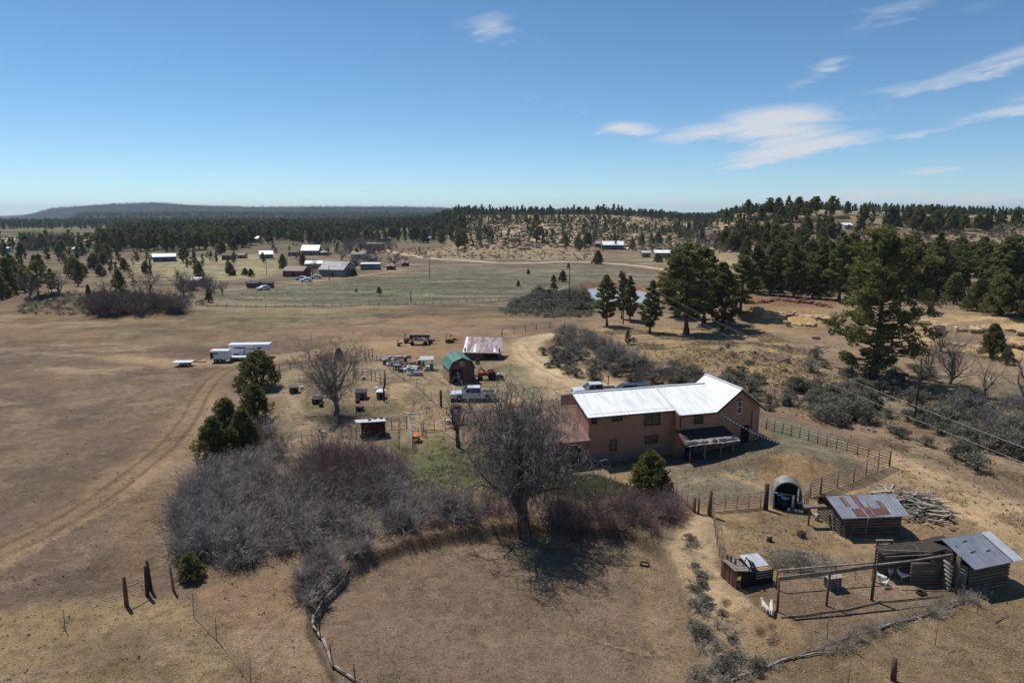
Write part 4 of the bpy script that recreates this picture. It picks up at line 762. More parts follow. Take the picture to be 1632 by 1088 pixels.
thicket([(880, 548), (885, 530), (925, 528), (990, 556), (1030, 582), (1010, 592), (950, 575)], 1500, 2.3, rgt, 'willow', 'willow_thicket', 'grey thicket on the bank beside the dirt driveway', bush=1.8, r=.022)
thicket([(1010, 610), (1030, 588), (1075, 592), (1085, 612)], 420, 2.4, rgt, 'greybark', 'willow_thicket', 'brown bare bush behind the house roof', bush=1.5, r=.018)
thicket([(1510, 690), (1490, 655), (1560, 640), (1700, 650), (1760, 730), (1640, 716)], 1300, 2.0, rgt, 'willow', 'willow_thicket', 'grey leafless brush under the wires at the right', bush=1.6, r=.016)
thicket([(1225, 905), (1240, 890), (1290, 880), (1320, 890), (1345, 905), (1300, 915), (1250, 915)], 420, 1.2, rgt, 'deadweed', 'dead_weeds', 'pale dead weeds on the brush heap beside the low hutch', bush=1.0, r=.010)
thicket([(20, 400), (30, 388), (110, 386), (128, 394), (110, 402)], 500, 9, rgt, 'brownstem', 'cottonwood_grove', 'purplish bare cottonwood grove far off in the left valley', bush=6, r=.12, forks=2)
thicket([(1115, 1085), (1100, 1000), (1100, 935), (1085, 900), (1100, 880), (1130, 890), (1140, 950), (1165, 1000), (1215, 1040), (1240, 1060), (1190, 1088)], 420, .42, rgt, 'deadweed', 'dead_weeds', 'pale dry weeds along the right rim of the arena', bush=1.0, r=.008, seg=2)
thicket([(1290, 1040), (1380, 1005), (1470, 975), (1545, 945), (1560, 930), (1575, 945), (1560, 965), (1480, 995), (1400, 1015), (1320, 1050)], 1500, .75, rgt, 'deadweed', 'dead_weeds', 'silvery dead weeds along the front of the poultry pen', bush=.9, r=.009, seg=2, droop=.25)
thicket([(515, 404), (560, 395), (640, 393), (655, 402), (570, 411)], 420, 6.5, rgt, 'greybark', 'cottonwood_grove', 'grey bare grove behind the village houses', bush=5, r=.07)
thicket([(545, 424), (600, 413), (645, 417), (640, 426), (590, 425)], 300, 4.5, rgt, 'greybark', 'cottonwood_grove', 'grey bare brush between the village houses', bush=4, r=.06)
thicket([(300, 470), (290, 458), (340, 452), (360, 468), (345, 476)], 260, 4.5, rgt, 'brownstem', 'scrub_thicket', 'bare brush around the small white-roofed shed', bush=3, r=.05)
SG = [shrub_leafy(501 + i, 1.6 + .3 * (i % 2), 1.0 + .15 * i, 42, 34, .085) for i in range(4)]
SGD = [shrub_leafy(511 + i, 1.6, 1.0, 22, 16, .07, 'deadweed') for i in range(3)]
sg = []
def sage_zone(poly, n, seed, s0, s1, label, group, mind=1.1):
    for p in scatter(poly, n, seed, mind): sg.append((p, random.uniform(s0, s1), label, group))
sage_zone([(862, 580), (868, 552), (900, 530), (945, 545), (1000, 575), (1080, 585), (1130, 600), (1230, 612), (1200, 628), (1100, 618), (1010, 612), (900, 600)], 80, 601, .9, 1.7, 'grey-green sagebrush on the bank behind the house and driveway', 'sagebrush behind the house')
sage_zone([(1200, 640), (1225, 610), (1290, 610), (1390, 650), (1395, 680), (1330, 680), (1240, 662)], 36, 602, .9, 1.9, 'sagebrush in the clump beyond the pipe fence', 'sagebrush beyond the pipe fence')
sage_zone([(1330, 600), (1420, 610), (1560, 650), (1760, 730), (1760, 770), (1600, 735), (1450, 680), (1380, 650)], 66, 603, .9, 1.8, 'sagebrush in the grey belt under the power lines', 'sagebrush under the power lines')
sage_zone([(1280, 600), (1300, 570), (1480, 590), (1480, 640), (1340, 640)], 34, 604, .7, 1.5, 'sagebrush around the foot of the largest pine', 'sagebrush by the largest pine')
for i, (px, py, s_, lb) in enumerate([(1436, 697, 1.3, 'lone sagebrush left of the power pole'), (1420, 690, .9, 'small sagebrush beside the lone one'), (1476, 710, 1.0, 'small sagebrush on bare dirt right of the corral corner'), (1540, 735, 1.5, 'upper sagebrush of the loose group right of the corral'), (1522, 730, 1.0, 'left sagebrush of the loose group'), (1556, 748, 1.3, 'lowest sagebrush of the loose group'), (1530, 718, 1.2, 'topmost sagebrush of the loose group'), (1185, 592, .9, 'single sagebrush on the grassy slope'), (1255, 578, .7, 'little sagebrush below the dead logs'), (1160, 555, .6, 'tiny sagebrush under the pine knoll'), (1255, 520, 1.1, 'dark dead shrub on the eroded slope'), (1010, 545, .8, 'sagebrush beside the pine sapling')]):
    sg.append((np.array(Pt(px, py)), s_, lb, None))
sage_zone([(820, 496), (830, 478), (880, 470), (940, 478), (940, 498), (880, 500)], 60, 605, 1.3, 2.4, 'grey sagebrush left of the pond', 'sagebrush by the pond', 2)
sage_zone([(1090, 560), (1250, 545), (1300, 600), (1200, 610)], 24, 606, .35, .75, 'small dark shrub dotted on the grassy slope', 'small shrubs of the slope')
sage_zone([(100, 500), (40, 490), (60, 476), (140, 478), (150, 495)], 22, 607, .8, 1.6, 'grey shrub on the left mound', 'shrubs of the left mound', 2)
for (p, s_, lb, gp) in sg[:300] if len(sg) > 300 else sg:
    o = link('sagebrush', SG[random.randrange(4)]); o.location = (p[0], p[1], p[2] - .05); o.rotation_euler = (0, 0, random.uniform(0, 6.28)); o.scale = (s_ * random.uniform(.85, 1.25), s_, s_ * random.uniform(.75, 1.1)); tag(o, lb, 'sagebrush', gp)
RIM = [(1095, 860), (1125, 872), (1130, 920), (1140, 960), (1180, 1000), (1190, 1050), (1240, 1060), (1180, 1100), (1110, 1100), (1105, 1000), (1095, 930)]
rr_ = scatter(RIM, 72, 608, .45)
for i, p in enumerate(rr_):
    o = link('weed_clump', SGD[i % 3] if i % 3 else SG[i % 4]); s_ = random.uniform(.28, .62); o.location = (p[0], p[1], p[2] - .03); o.rotation_euler = (0, 0, i * 1.7); o.scale = (s_ * 1.2, s_, s_ * .8); tag(o, 'low grey weed clump on the right rim of the arena', 'weeds', 'low weeds on the arena rim')
tufts([(640, 712), (700, 702), (780, 740), (800, 790), (640, 795)], 1000, .12, rgt, 'greengrass', 'lawn_grass', 'patchy green lawn grass between thicket and cottonwood', blades=6, noise_sc=3, thr=.47)
tufts([(878, 786), (890, 762), (950, 758), (1000, 775), (1010, 792), (940, 798)], 1100, .30, rgt, 'greengrass', 'garden_plants', 'bright green leafy plants beneath the house wall', 'plants', blades=8, wd=.09, spread=.16, lean=.8)
tufts([(1060, 750), (1215, 715), (1320, 740), (1230, 785), (1130, 805), (1075, 790)], 900, .08, rgt, 'sage', 'yard_grass', 'thin grey-green grass of the front yard', blades=5)
tufts([(498, 1010), (545, 930), (650, 872), (830, 848), (1010, 860), (1095, 940), (1120, 1100), (560, 1100)], 6000, .05, rgt, 'brownstem', 'dry_stubble', 'short dry stubble covering the round arena', blades=4, wd=.022, spread=.07)
tufts([(-100, 1088), (0, 900), (200, 700), (330, 600), (300, 900), (470, 910), (500, 1088)], 9000, .07, rgt, 'drygrass', 'dry_stubble', 'sparse dry stubble of the left field', blades=4, wd=.024, spread=.1, noise_sc=3, thr=.48)
tufts([(1120, 1088), (1290, 1040), (1560, 975), (1760, 960), (1760, 1120), (1120, 1120)], 3000, .08, rgt, 'drygrass', 'dry_stubble', 'sparse dry stubble of the lower right corner', blades=5, wd=.022, spread=.1)
tufts([(1140, 830), (1300, 800), (1440, 800), (1632, 860), (1632, 900), (1400, 870), (1240, 880), (1150, 900)], 3200, .09, rgt, 'drygrass', 'dry_grass', 'dry yellow grass around the log sheds', blades=6, wd=.024, spread=.12, noise_sc=3, thr=.5)
tufts([(900, 520), (1200, 520), (1300, 560), (1340, 600), (1250, 640), (1060, 580), (960, 560)], 6000, .22, rgt, 'drygrass', 'dry_grass', 'yellow bunch grass over the slope below the pines', blades=6, wd=.06, spread=.18, noise_sc=6, thr=.5)
tufts([(1340, 700), (1440, 700), (1640, 760), (1760, 840), (1632, 850), (1440, 760)], 3600, .12, rgt, 'drygrass', 'dry_grass', 'dry grass on the dirt flat right of the corral', blades=5, wd=.04, spread=.15, noise_sc=5, thr=.5)
tufts([(440, 610), (640, 560), (720, 640), (640, 700), (450, 710)], 2400, .12, rgt, 'deadweed', 'dry_grass', 'sparse dry weeds in the sandy yard', blades=5, wd=.035, spread=.14, noise_sc=4, thr=.53)
# stones
def stones(poly, n, seed, s0, s1, label, m='greystone'):
    p = scatter(poly, n, seed, .3); b_ = MB(); o0 = p.mean(0)
    for i, q in enumerate(p): s_ = random.uniform(s0, s1); b_.ball(q - o0 + [0, 0, s_ * .2], (s_, s_ * .8, s_ * .55), 5, 3, .25, i)
    o = b_.build('scattered_stones', m); o.location = o0; tag(o, label, 'stones', None, 'stuff')
stones([(1150, 1000), (1600, 960), (1632, 1080), (1150, 1090)], 150, 701, .03, .09, 'loose pale stones on the lower right ground')
stones([(0, 780), (250, 720), (300, 1080), (0, 1080)], 170, 702, .03, .09, 'loose stones on the left field')
stones([(1180, 560), (1340, 540), (1340, 620), (1180, 610)], 140, 703, .08, .3, 'loose rocks on the grassy slope')
stones([(740, 396), (1000, 396), (1100, 380), (1100, 350), (740, 350)], 420, 704, .6, 2.6, 'pale sandstone blocks strewn on the middle ridge', 'stone')
stones([(1130, 365), (1632, 372), (1632, 395), (1130, 395)], 120, 705, .4, 1.4, 'pale blocks strewn on the right slope', 'stone')

def scrub(poly, n, seed, s0, s1, m, label, name='scrub', sz=.22):
    p = scatter(poly, n, seed, .8); rg = np.random.default_rng(seed); s_ = rg.uniform(s0, s1, len(p)); Cn = []; Rd = []
    for k in range(5): Cn.append(p + np.column_stack([rg.normal(size=(len(p), 2)) * s_[:, None] * .3, s_ * rg.uniform(.2, .6, len(p))])); Rd.append(np.column_stack([s_ * .4, s_ * .4, s_ * .28]))
    Cn = np.concatenate(Cn); Rd = np.concatenate(Rd); v, f = leaves_np(Cn, Rd, 11, sz * (s0 + s1) / 2, rg, up=.5); o0 = p.mean(0); o = link(name, raw_mesh(name, v - o0, [f], [MT[m]])); o.location = o0; return tag(o, label, 'scrub', None, 'stuff')
scrub([(730, 400), (735, 346), (1120, 347), (1190, 400), (1000, 400), (860, 396)], 1500, 801, 1.2, 2.8, 'brownstem', 'brown leafless scrub oak over the middle rocky ridge')
scrub([(1100, 404), (1130, 362), (1632, 356), (1760, 356), (1760, 420), (1300, 402)], 1300, 802, .8, 2.0, 'brownstem', 'brown scrub over the slope rising at the right')
scrub([(800, 500), (815, 482), (870, 466), (935, 462), (945, 490), (940, 505), (880, 506)], 420, 803, .9, 1.8, 'sage', 'grey sage flat left of the pond')
scrub([(1185, 470), (1240, 436), (1760, 430), (1760, 500), (1500, 492)], 380, 804, .8, 1.8, 'brownstem', 'scrubby undergrowth beneath the right-hand wood')
scrub([(330, 480), (440, 456), (640, 442), (830, 432), (1000, 432), (1040, 450), (860, 470), (640, 480)], 500, 805, .3, .7, 'sage', 'low dark tussocks dotting the far field', sz=.16)
scrub([(870, 560), (960, 540), (1200, 560), (1400, 600), (1440, 700), (1230, 655), (1050, 610)], 700, 806, .18, .42, 'brownstem', 'little dark weeds over the slope behind the house')
scrub([(560, 408), (620, 398), (740, 392), (960, 402), (960, 416), (700, 412), (600, 420)], 380, 807, .7, 1.6, 'brownstem', 'low scrub along the far dirt road')
scrub([(30, 500), (40, 470), (150, 466), (320, 470), (330, 488), (150, 505)], 260, 808, .6, 1.5, 'sage', 'low scrub around the left mound')

def clods(poly, n, seed, s0, s1, m, label, name='clods'):
    p = scatter(poly, n, seed, .35); rg = np.random.default_rng(seed); s_ = rg.uniform(s0, s1, len(p)); v, f = leaves_np(p + np.column_stack([0 * s_, 0 * s_, s_ * .25]), np.column_stack([s_, s_, s_ * .3]), 7, 1.0, rg, up=.1, shell=.2); ctr = v.reshape(-1, 3, 3).mean(1); k = np.repeat(np.repeat(s_, 7), 3)[:, None]
    v = np.repeat(ctr, 3, 0) + (v - np.repeat(ctr, 3, 0)) * k * 1.2; o0 = p.mean(0); o = link(name, raw_mesh(name, v - o0, [f], [MT[m]])); o.location = o0; return tag(o, label, 'clods', None, 'stuff')
clods([(-200, 1088), (0, 560), (330, 560), (340, 640), (270, 900), (480, 920), (500, 1088)], 520, 901, .03, .09, 'brownstem', 'dark dung and weed clods dotting the left field')
clods([(1120, 830), (1300, 800), (1640, 860), (1640, 1088), (1130, 1088), (1150, 960)], 240, 902, .03, .08, 'brownstem', 'dark clods on the lower right ground')
clods([(498, 1010), (545, 930), (650, 872), (830, 848), (1010, 860), (1095, 940), (1120, 1088), (560, 1088)], 900, 903, .02, .05, 'brownstem', 'dark hoof-trodden clods in the round arena')
clods([(440, 610), (640, 560), (850, 560), (720, 640), (740, 840), (640, 760), (450, 710)], 300, 904, .04, .12, 'brownstem', 'dark clods and litter in the sandy yards')
clods([(1230, 640), (1440, 700), (1640, 780), (1640, 860), (1440, 790), (1330, 700)], 200, 905, .05, .13, 'brownstem', 'dark litter on the dirt flat by the corral')
# ---------------------------------------------------------------- the house
TH = R(16)
hs = thing('farmhouse', 'two-storey terracotta stucco farmhouse with white metal roof and front porch', 'house', (7.35, 63.5, 0), TH)
def win(parent, u, v, z, w_, h_, fr='frame', n=2, arch=False):
    f = MB(); t_ = .07
    for sx in (-1, 1): f.box((u + sx * (w_ / 2), v - .03, z), (t_, .10, h_ + t_))
    f.box((u, v - .03, z + h_ / 2), (w_ - t_, .10, t_)); f.box((u, v - .05, z - h_ / 2), (w_ + .16, .16, t_))
    if n > 1 and w_ >= h_: f.box((u, v - .03, z), (.05, .08, h_ - t_))
    elif n > 1: f.box((u, v - .03, z), (w_ - t_, .08, .05))
    o = f.build('window', fr, parent); g = MB().box((u, v - .012, z), (w_ - t_ - .004, .03, h_ - t_ - .004)).build('pane', 'glass', o); return o
wl = MB(); wl.box((4.45, 3.9, 2.55), (8.9, 7.8, 4.9)); wl.box((11.1, 3.45, 2.4), (4.4, 8.7, 4.6))
wl.prism([(0.004, 4.9), (8.9, 4.9), (8.9, 4.9)], 0, .01) if False else None
wl.add([(.004, 0.004, 4.95), (.004, 7.8, 4.95), (.004, 3.9, 6.02), (.25, .004, 4.95), (.25, 7.8, 4.95), (.25, 3.9, 6.02)], [[0, 2, 1], [3, 4, 5], [0, 1, 4, 3], [1, 2, 5, 4], [2, 0, 3, 5]])
wl.prism([(13.3, -.6), (18.3, -.6), (18.3, 4.45), (15.8, 6.55), (13.3, 4.55)], -.9, 5.2); wl.build('wall', 'stucco', hs)
MB().box((4.4, -.03, .45), (8.9, .1, 1.1)).box((11.1, -.93, .45), (4.3, .08, 1.1)).build('foundation', 'foundation', hs)
def rib_roof(a, b, c, d, n, th=.10, rib=.03):                         # a,b along the eave; d,c along the ridge
    m_ = MB().slab([a, b, c, d], th); a, b, c, d = map(Vector, (a, b, c, d)); nn = (b - a).cross(d - a).normalized()
    for i in range(n + 1):
        q = i / n; m_.beam(a.lerp(b, q) + nn * (rib / 2 + .002), d.lerp(c, q) + nn * (rib / 2 + .002), .045, rib)
    return m_
rib_roof((-.25, -.45, 4.85), (8.95, -.45, 4.85), (8.95, 3.9, 6.15), (-.25, 3.9, 6.15), 22).build('roof', 'whiteroof', hs)
rib_roof((8.95, -1.35, 4.58), (13.28, -1.35, 4.58), (13.28, 3.9, 6.15), (8.95, 3.9, 6.15), 11).build('roof', 'whiteroof', hs); rib_roof((13.285, -.85, 4.73), (15.2, -.85, 4.73), (15.2, 3.9, 6.15), (13.285, 3.9, 6.15), 4).build('roof', 'whiteroof', hs)
rib_roof((15.2, 8.2, 4.85), (-.25, 8.2, 4.85), (-.25, 3.91, 6.15), (15.2, 3.91, 6.15), 30).build('roof', 'whiteroof', hs)
rib_roof((13.0, 5.35, 4.55), (13.0, -1.35, 4.55), (15.8, -1.35, 6.72), (15.8, 5.35, 6.72), 13).build('roof', 'whiteroof', hs)
rib_roof((18.75, -1.35, 4.40), (18.75, 5.35, 4.40), (15.81, 5.35, 6.72), (15.81, -1.35, 6.72), 13).build('roof', 'whiteroof', hs)
MB().beam((-.3, 3.9, 6.2), (14.8, 3.9, 6.2), .22, .05).beam((15.8, -1.38, 6.77), (15.8, 5.38, 6.77), .22, .05).beam((8.95, -1.4, 4.64), (8.95, 3.9, 6.21), .16, .05).build('ridge_cap', 'white', hs)
MB().beam((-.27, -.5, 4.78), (8.9, -.5, 4.78), .05, .14).beam((9.0, -1.4, 4.50), (13.0, -1.4, 4.50), .05, .14).beam((13.0, -1.39, 4.42), (15.8, -1.39, 6.58), .05, .16).beam((15.8, -1.39, 6.58), (18.75, -1.39, 4.28), .05, .16).build('fascia', 'frame', hs)
for u, v, z, w_, h_ in [(.55, 0, 4.30, .5, .45), (2.95, 0, 4.38, 1.0, .42), (6.7, 0, 4.0, 1.65, 1.15), (2.6, 0, 1.75, .62, 1.0), (6.7, 0, 1.95, 1.35, .72), (11.3, -.9, 3.85, .9, .75)]: win(hs, u, v, z, w_, h_)
wn = win(hs, 15.85, -.9, 4.75, .5, 1.25, 'whiteframe'); wn['label'] = 'tall arched gable window with pale frame'
MB().prism([(15.6, 5.40)] + [(15.85 + .27 * math.cos(q), 5.42 + .2 * math.sin(q)) for q in np.linspace(math.pi, 0, 7)][::-1][::-1], -.99, -.9).build('window_arch', 'frame', hs)
MB().tube((17.4, -.95, 4.2), (17.4, -.95, 2.4), .04).build('downpipe', 'frame', hs); MB().tube((9.3, -.96, 4.3), (9.3, -.96, 3.2), .05).build('downpipe', 'frame', hs)
d_ = MB().box((16.7, -.93, 1.8), (.9, .08, 2.0)).build('door', 'dark', hs)
# porch
MB().slab([(8.75, -3.15, 2.2), (14.45, -3.15, 2.2), (14.2, -.95, 2.95), (8.95, -.95, 2.95)], .1).build('porch_roof', 'tar', hs)
tp = MB(); rgp = random.Random(3); top = []; bot = []
for i in range(19):
    u = 8.7 + 5.85 * i / 18; top.append((u, -2.55 + rgp.uniform(-.12, .12), 2.43)); bot.append((u, -3.3 + rgp.uniform(-.05, .05), 2.12 + rgp.uniform(-.08, .02)))
for i in range(18): tp.slab([bot[i], bot[i + 1], (top[i + 1][0], top[i + 1][1], 2.2 + (top[i + 1][1] + 3.15) * .341 + .03), (top[i][0], top[i][1], 2.2 + (top[i][1] + 3.15) * .341 + .03)], .03)
tp.build('tarp_edge', 'tarp', hs); MB().beam((8.75, -3.2, 2.2), (8.9, -1.0, 3.0), .28, .1).build('rusty_verge', 'rust', hs)
for u in (9.3, 10.9, 12.6, 14.0): MB().tube((u, -3.0, -.5), (u, -3.0, 2.12), .075).build('porch_post', 'oldwood', hs)
MB().box((11.6, -1.9, .02), (5.6, 2.2, .3)).build('porch_floor', 'oldwood', hs)
MB().box((10.4, -.94, 1.4), (.9, .06, 2.0)).build('door', 'dark', hs)
# lower left wing
aw_ = MB().box((-2.15, 2.0, 1.2), (4.2, 3.9, 2.7)).build('wing_wall', 'stucco', hs); MB().box((-1.2, .02, 1.1), (.95, .05, 1.9)).box((-3.1, .02, 1.4), (.9, .05, .8)).build('wing_door', 'dark', hs)
rib_roof((-4.6, -.5, 2.6), (-.005, -.5, 2.6), (-.005, 4.1, 4.5), (-4.6, 4.1, 4.5), 9).build('wing_roof', 'rustroof', hs)
for u in (-4.3, -2.4): MB().tube((u, -.35, -.3), (u, -.35, 2.5), .07).build('wing_post', 'oldwood', hs)
def hp(u, v, z): return Vector((7.35 + u * math.cos(TH) - v * math.sin(TH), 63.5 + u * math.sin(TH) + v * math.cos(TH), z))
bn = thing('porch_bench', 'dark bench in the shade under the house porch', 'bench', hp(12.2, -1.6, .17), TH)
MB().box((0, 0, .45), (1.5, .42, .05)).build('seat', 'oldwood', bn); MB().box((0, .2, .8), (1.5, .05, .45)).build('backrest', 'oldwood', bn)
for sx in (-.65, .65): MB().box((sx, 0, .21), (.07, .38, .42)).build('leg', 'oldwood', bn)
bq = thing('barrel', 'dark barrel standing beside the left porch post', 'barrel', hp(9.6, -1.9, .17)); MB().tube((0, 0, 0), (0, 0, .85), .28, n=12).build('barrel_body', 'blueplastic', bq); MB().tube((0, 0, .85), (0, 0, .89), .29, n=12).build('lid', 'black', bq)
ps = thing('pennant_string', 'string of pale pennants from the gable down to the ground by the house', 'pennants', (0, 0, 0)); A_, B_ = hp(13.7, -1.0, 4.3), Pt(1246, 712) + Vector((0, 0, .3)); pts = []
for i in range(21): q = i / 20; pp = A_.lerp(B_, q); pp.z -= .55 * 4 * q * (1 - q) * .5; pts.append(pp)
MB().path(pts, .012, 4).build('cord', 'wire', ps)
for i in range(0, 20): MB().beam(pts[i].lerp(pts[i + 1], .2), pts[i].lerp(pts[i + 1], .75), .06, .13).build('pennant', 'plastic', ps)

# ---------------------------------------------------------------- fences
def ground(x, y): return float(hgt(x, y))
def px_line(pts, step=None, n=None):
    w_ = [Pt(*p) for p in pts]; out = []
    L = [0]
    for i in range(len(w_) - 1): L.append(L[-1] + (w_[i + 1] - w_[i]).length)
    k = n or max(1, round(L[-1] / step))
    for j in range(k + 1):
        s_ = L[-1] * j / k
        for i in range(len(w_) - 1):
            if s_ <= L[i + 1] + 1e-6: q = w_[i].lerp(w_[i + 1], (s_ - L[i]) / (L[i + 1] - L[i])); break
        out.append(Vector((q.x, q.y, ground(q.x, q.y))))
    return out
def fence(name, pts, label, cat='fence', step=2.4, n=None, h=1.35, rails=5, rr_=.03, pr=.045, m='pipe', mp='pipe', low=.2, group=None, lean=0, netting=False, square=False, jit=0):
    q = px_line(pts, step, n); o = thing(name, label, cat, q[0], 0, group); tops = []
    for i, p in enumerate(q):
        t_ = p + Vector((random.uniform(-lean, lean), random.uniform(-lean, lean), h * (1 + random.uniform(-jit, jit)))); tops.append(t_)
        MB().tube(p - Vector((0, 0, .1)), t_, pr * (1.25 if i in (0, len(q) - 1) else 1), n=6).build('post', mp, o, world=q[0])
    if rails:
        for k_ in range(rails):
            f_ = low / h + (1 - low / h) * (k_ + .0) / max(1, rails - 1) * .97 if rails > 1 else .95
            MB().path([a.lerp(b_, f_) for a, b_ in zip(q, tops)], rr_, 4 if rr_ < .02 else 5).build('wire' if rr_ < .02 else 'rail', m, o, world=q[0])
    return o
fence('pipe_fence', [(1221, 684), (1320, 712), (1418, 742)], 'rusty pipe corral fence running right from the house gable to the corral corner', n=13, h=1.35, rails=5, rr_=.035, pr=.05)
fence('pipe_fence', [(1417, 743), (1360, 768), (1308, 786)], 'rusty pipe corral fence from the corral corner down towards the culvert shelter', n=5, h=1.5, rails=6, rr_=.03, pr=.055)
fence('pipe_gate', [(1307, 787), (1291, 793)], 'narrow pipe gate between corral fence and culvert shelter', 'gate', n=1, h=1.5, rails=6)
fence('pipe_gate', [(1136, 815), (1212, 808)], 'long six-bar pipe gate left of the culvert shelter', 'gate', n=4, h=1.3, rails=6, rr_=.028, pr=.03)
fence('pipe_fence', [(1062, 778), (1104, 815)], 'short pipe fence beside the sunny juniper', n=5, h=1.25, rails=5, rr_=.026, pr=.035)
fence('wire_gate', [(1114, 817), (1128, 819)], 'small sagging wire gate left of the thick gate post', 'gate', n=1, h=1.2, rails=4, rr_=.014, pr=.03)
fence('wire_fence', [(868, 800), (930, 792), (1000, 788), (1058, 780)], 'wire fence behind the purple thicket', n=12, h=1.1, rails=4, rr_=.014, pr=.04, mp='darkpole', m='mesh')
fence('wire_fence', [(1136, 826), (1142, 868), (1150, 905)], 'rusty wire fence running down from the thick gate post to the low hutch', n=5, h=1.2, rails=6, rr_=.013, pr=.035, m='mesh')
fence('pipe_fence', [(448, 712), (503, 704), (560, 695)], 'thin pipe panel fence left of the red-walled hutch', n=7, h=1.45, rails=3, rr_=.016, pr=.028)
fence('pipe_fence', [(612, 684), (648, 681)], 'pipe panels between the hutch and the loading chute', n=3, h=1.4, rails=6, rr_=.024, pr=.04)
fence('pipe_fence', [(675, 688), (706, 684), (745, 680)], 'pipe panels right of the loading chute', n=4, h=1.3, rails=5, rr_=.024, pr=.035)
fence('wire_fence', [(606, 575), (640, 604), (676, 628), (712, 660)], 'wire stock fence running diagonally down from the junk row', n=11, h=1.3, rails=4, rr_=.012, pr=.035, m='mesh', mp='galv', lean=.05)
fence('pipe_gate', [(551, 572), (582, 562)], 'far pipe gate panel beyond the bare yard tree', 'gate', n=4, h=1.3, rails=5, rr_=.025, pr=.035)
fence('wire_fence', [(582, 573), (594, 569)], 'short far gate posts beyond the yard', n=2, h=1.6, rails=3, rr_=.03, pr=.06)
fence('wire_fence', [(1340, 628), (1390, 640), (1450, 640), (1540, 640), (1640, 648)], 'old post and wire fence under the bare trees at the right', n=10, h=1.3, rails=3, rr_=.012, pr=.06, mp='oldwood', m='mesh')
fence('wire_fence', [(330, 489), (480, 489), (655, 487), (820, 478)], 'long far fence line along the edge of the brown field', n=34, h=1.1, rails=2, rr_=.02, pr=.05, mp='darkpole', m='mesh')
fence('wire_fence', [(800, 535), (860, 524), (900, 521)], 'old fence posts above the dirt driveway', n=5, h=1.4, rails=2, rr_=.02, pr=.08, mp='oldwood', m='mesh')
fence('pole_fence', [(445, 590), (500, 584), (535, 580), (600, 575)], 'low pole fence at the back of the sandy yard', n=9, h=1.0, rails=2, rr_=.04, pr=.06, mp='oldwood', m='oldwood', lean=.1)
def post(name, px, py, hpx, r, m, label, cat='post', group=None, lean=(0, 0), cap=False, n=7):
    p = Pt(px, py); d = p.y * math.cos(PITCH) + (H - p.z) * math.sin(PITCH); h = hpx * d / F / .93
    o = MB().tube((0, 0, -.1), (lean[0] * h, lean[1] * h, h), r, r * .85, n).build(name, m); o.location = p; return tag(o, label, cat, group)
post('gate_post', 1131, 822, 40, .16, 'post', 'thick dark wooden gate post right of the small wire gate'); post('gate_post', 1220, 812, 40, .20, 'darkpole', 'stout dark post against the left side of the culvert shelter')
post('gate_post', 1107, 817, 25, .09, 'post', 'left of two slim posts at the end of the short pipe fence'); post('gate_post', 1113, 818, 25, .08, 'post', 'right of two slim posts at the end of the short pipe fence')
post('fence_post', 202, 965, 47, .14, 'post', 'reddish fence post standing furthest left in the lower left row'); post('fence_post', 235, 949, 48, .13, 'darkpole', 'leaning dark fence post, second in the lower left row', lean=(.03, 0)); post('fence_post', 241, 940, 47, .11, 'darkpole', 'dark fence post just behind the leaning one', lean=(-.04, 0)); post('fence_post', 277, 941, 46, .085, 'oldwood', 'slim grey fence post beside the yellow-green juniper', lean=(-.06, 0))
pa, pb = Pt(202, 965), Pt(236, 948); o = MB().beam(pa + Vector((0, 0, 1.25)), pb + Vector((0, 0, 1.1)), .07).build('fence_rail', 'palelogs', world=pa); o.location = pa; tag(o, 'pale rail between the two lower left fence posts', 'rail')
for px, py, hp_, lb in [(309, 983, 40, 'thin steel stake nearest the slim grey post'), (345, 1020, 38, 'thin steel stake in the middle of the lower left line'), (400, 1092, 48, 'thin steel stake at the bottom edge left of the arena'), (104, 1004, 34, 'thin stake alone in the left foreground'), (388, 912, 24, 'thin stake in front of the grey willow thicket'), (1490, 1028, 40, 'thin steel stake right of the stump post'), (1351, 1092, 46, 'thin steel stake at the bottom edge left of the stump post'), (1201, 1070, 34, 'thin steel stake in the dead weeds'), (636, 716, 30, 'brown stake left of the chute'), (1557, 978, 36, 'thin stake in front of the log cabin')]:
    post('steel_stake', px, py, hp_, .025 if px != 636 else .05, 'pipe' if px != 636 else 'darkpole', lb, 'stake', lean=(.03, 0))
q_ = [Pt(309, 983), Pt(345, 1020), Pt(400, 1092)]; o = MB().path([p + Vector((0, 0, .5)) for p in q_], .008, 4).path([p + Vector((0, 0, 1.1)) for p in q_], .008, 4).build('fence_wire', 'mesh', world=q_[0]); o.location = q_[0]; tag(o, 'two thin wires strung along the lower left steel stakes', 'wire')
for px, py, hp_, lb in [(516, 962, 28, 'upper steel stake beside the arena logs'), (511, 1018, 28, 'second steel stake beside the arena logs'), (529, 1058, 34, 'third steel stake beside the arena logs'), (567, 1092, 36, 'lowest steel stake beside the arena logs')]: post('steel_stake', px, py, hp_, .035, 'darkpole', lb, 'stake', lean=(-.05, 0))
post('stump_post', 1424, 1084, 36, .16, 'post', 'short thick broken stump post at the lower right', 'stump', lean=(-.04, .02)); post('dark_post', 703, 648, 25, .17, 'darkpole', 'thick black post below the white pickup', 'post')
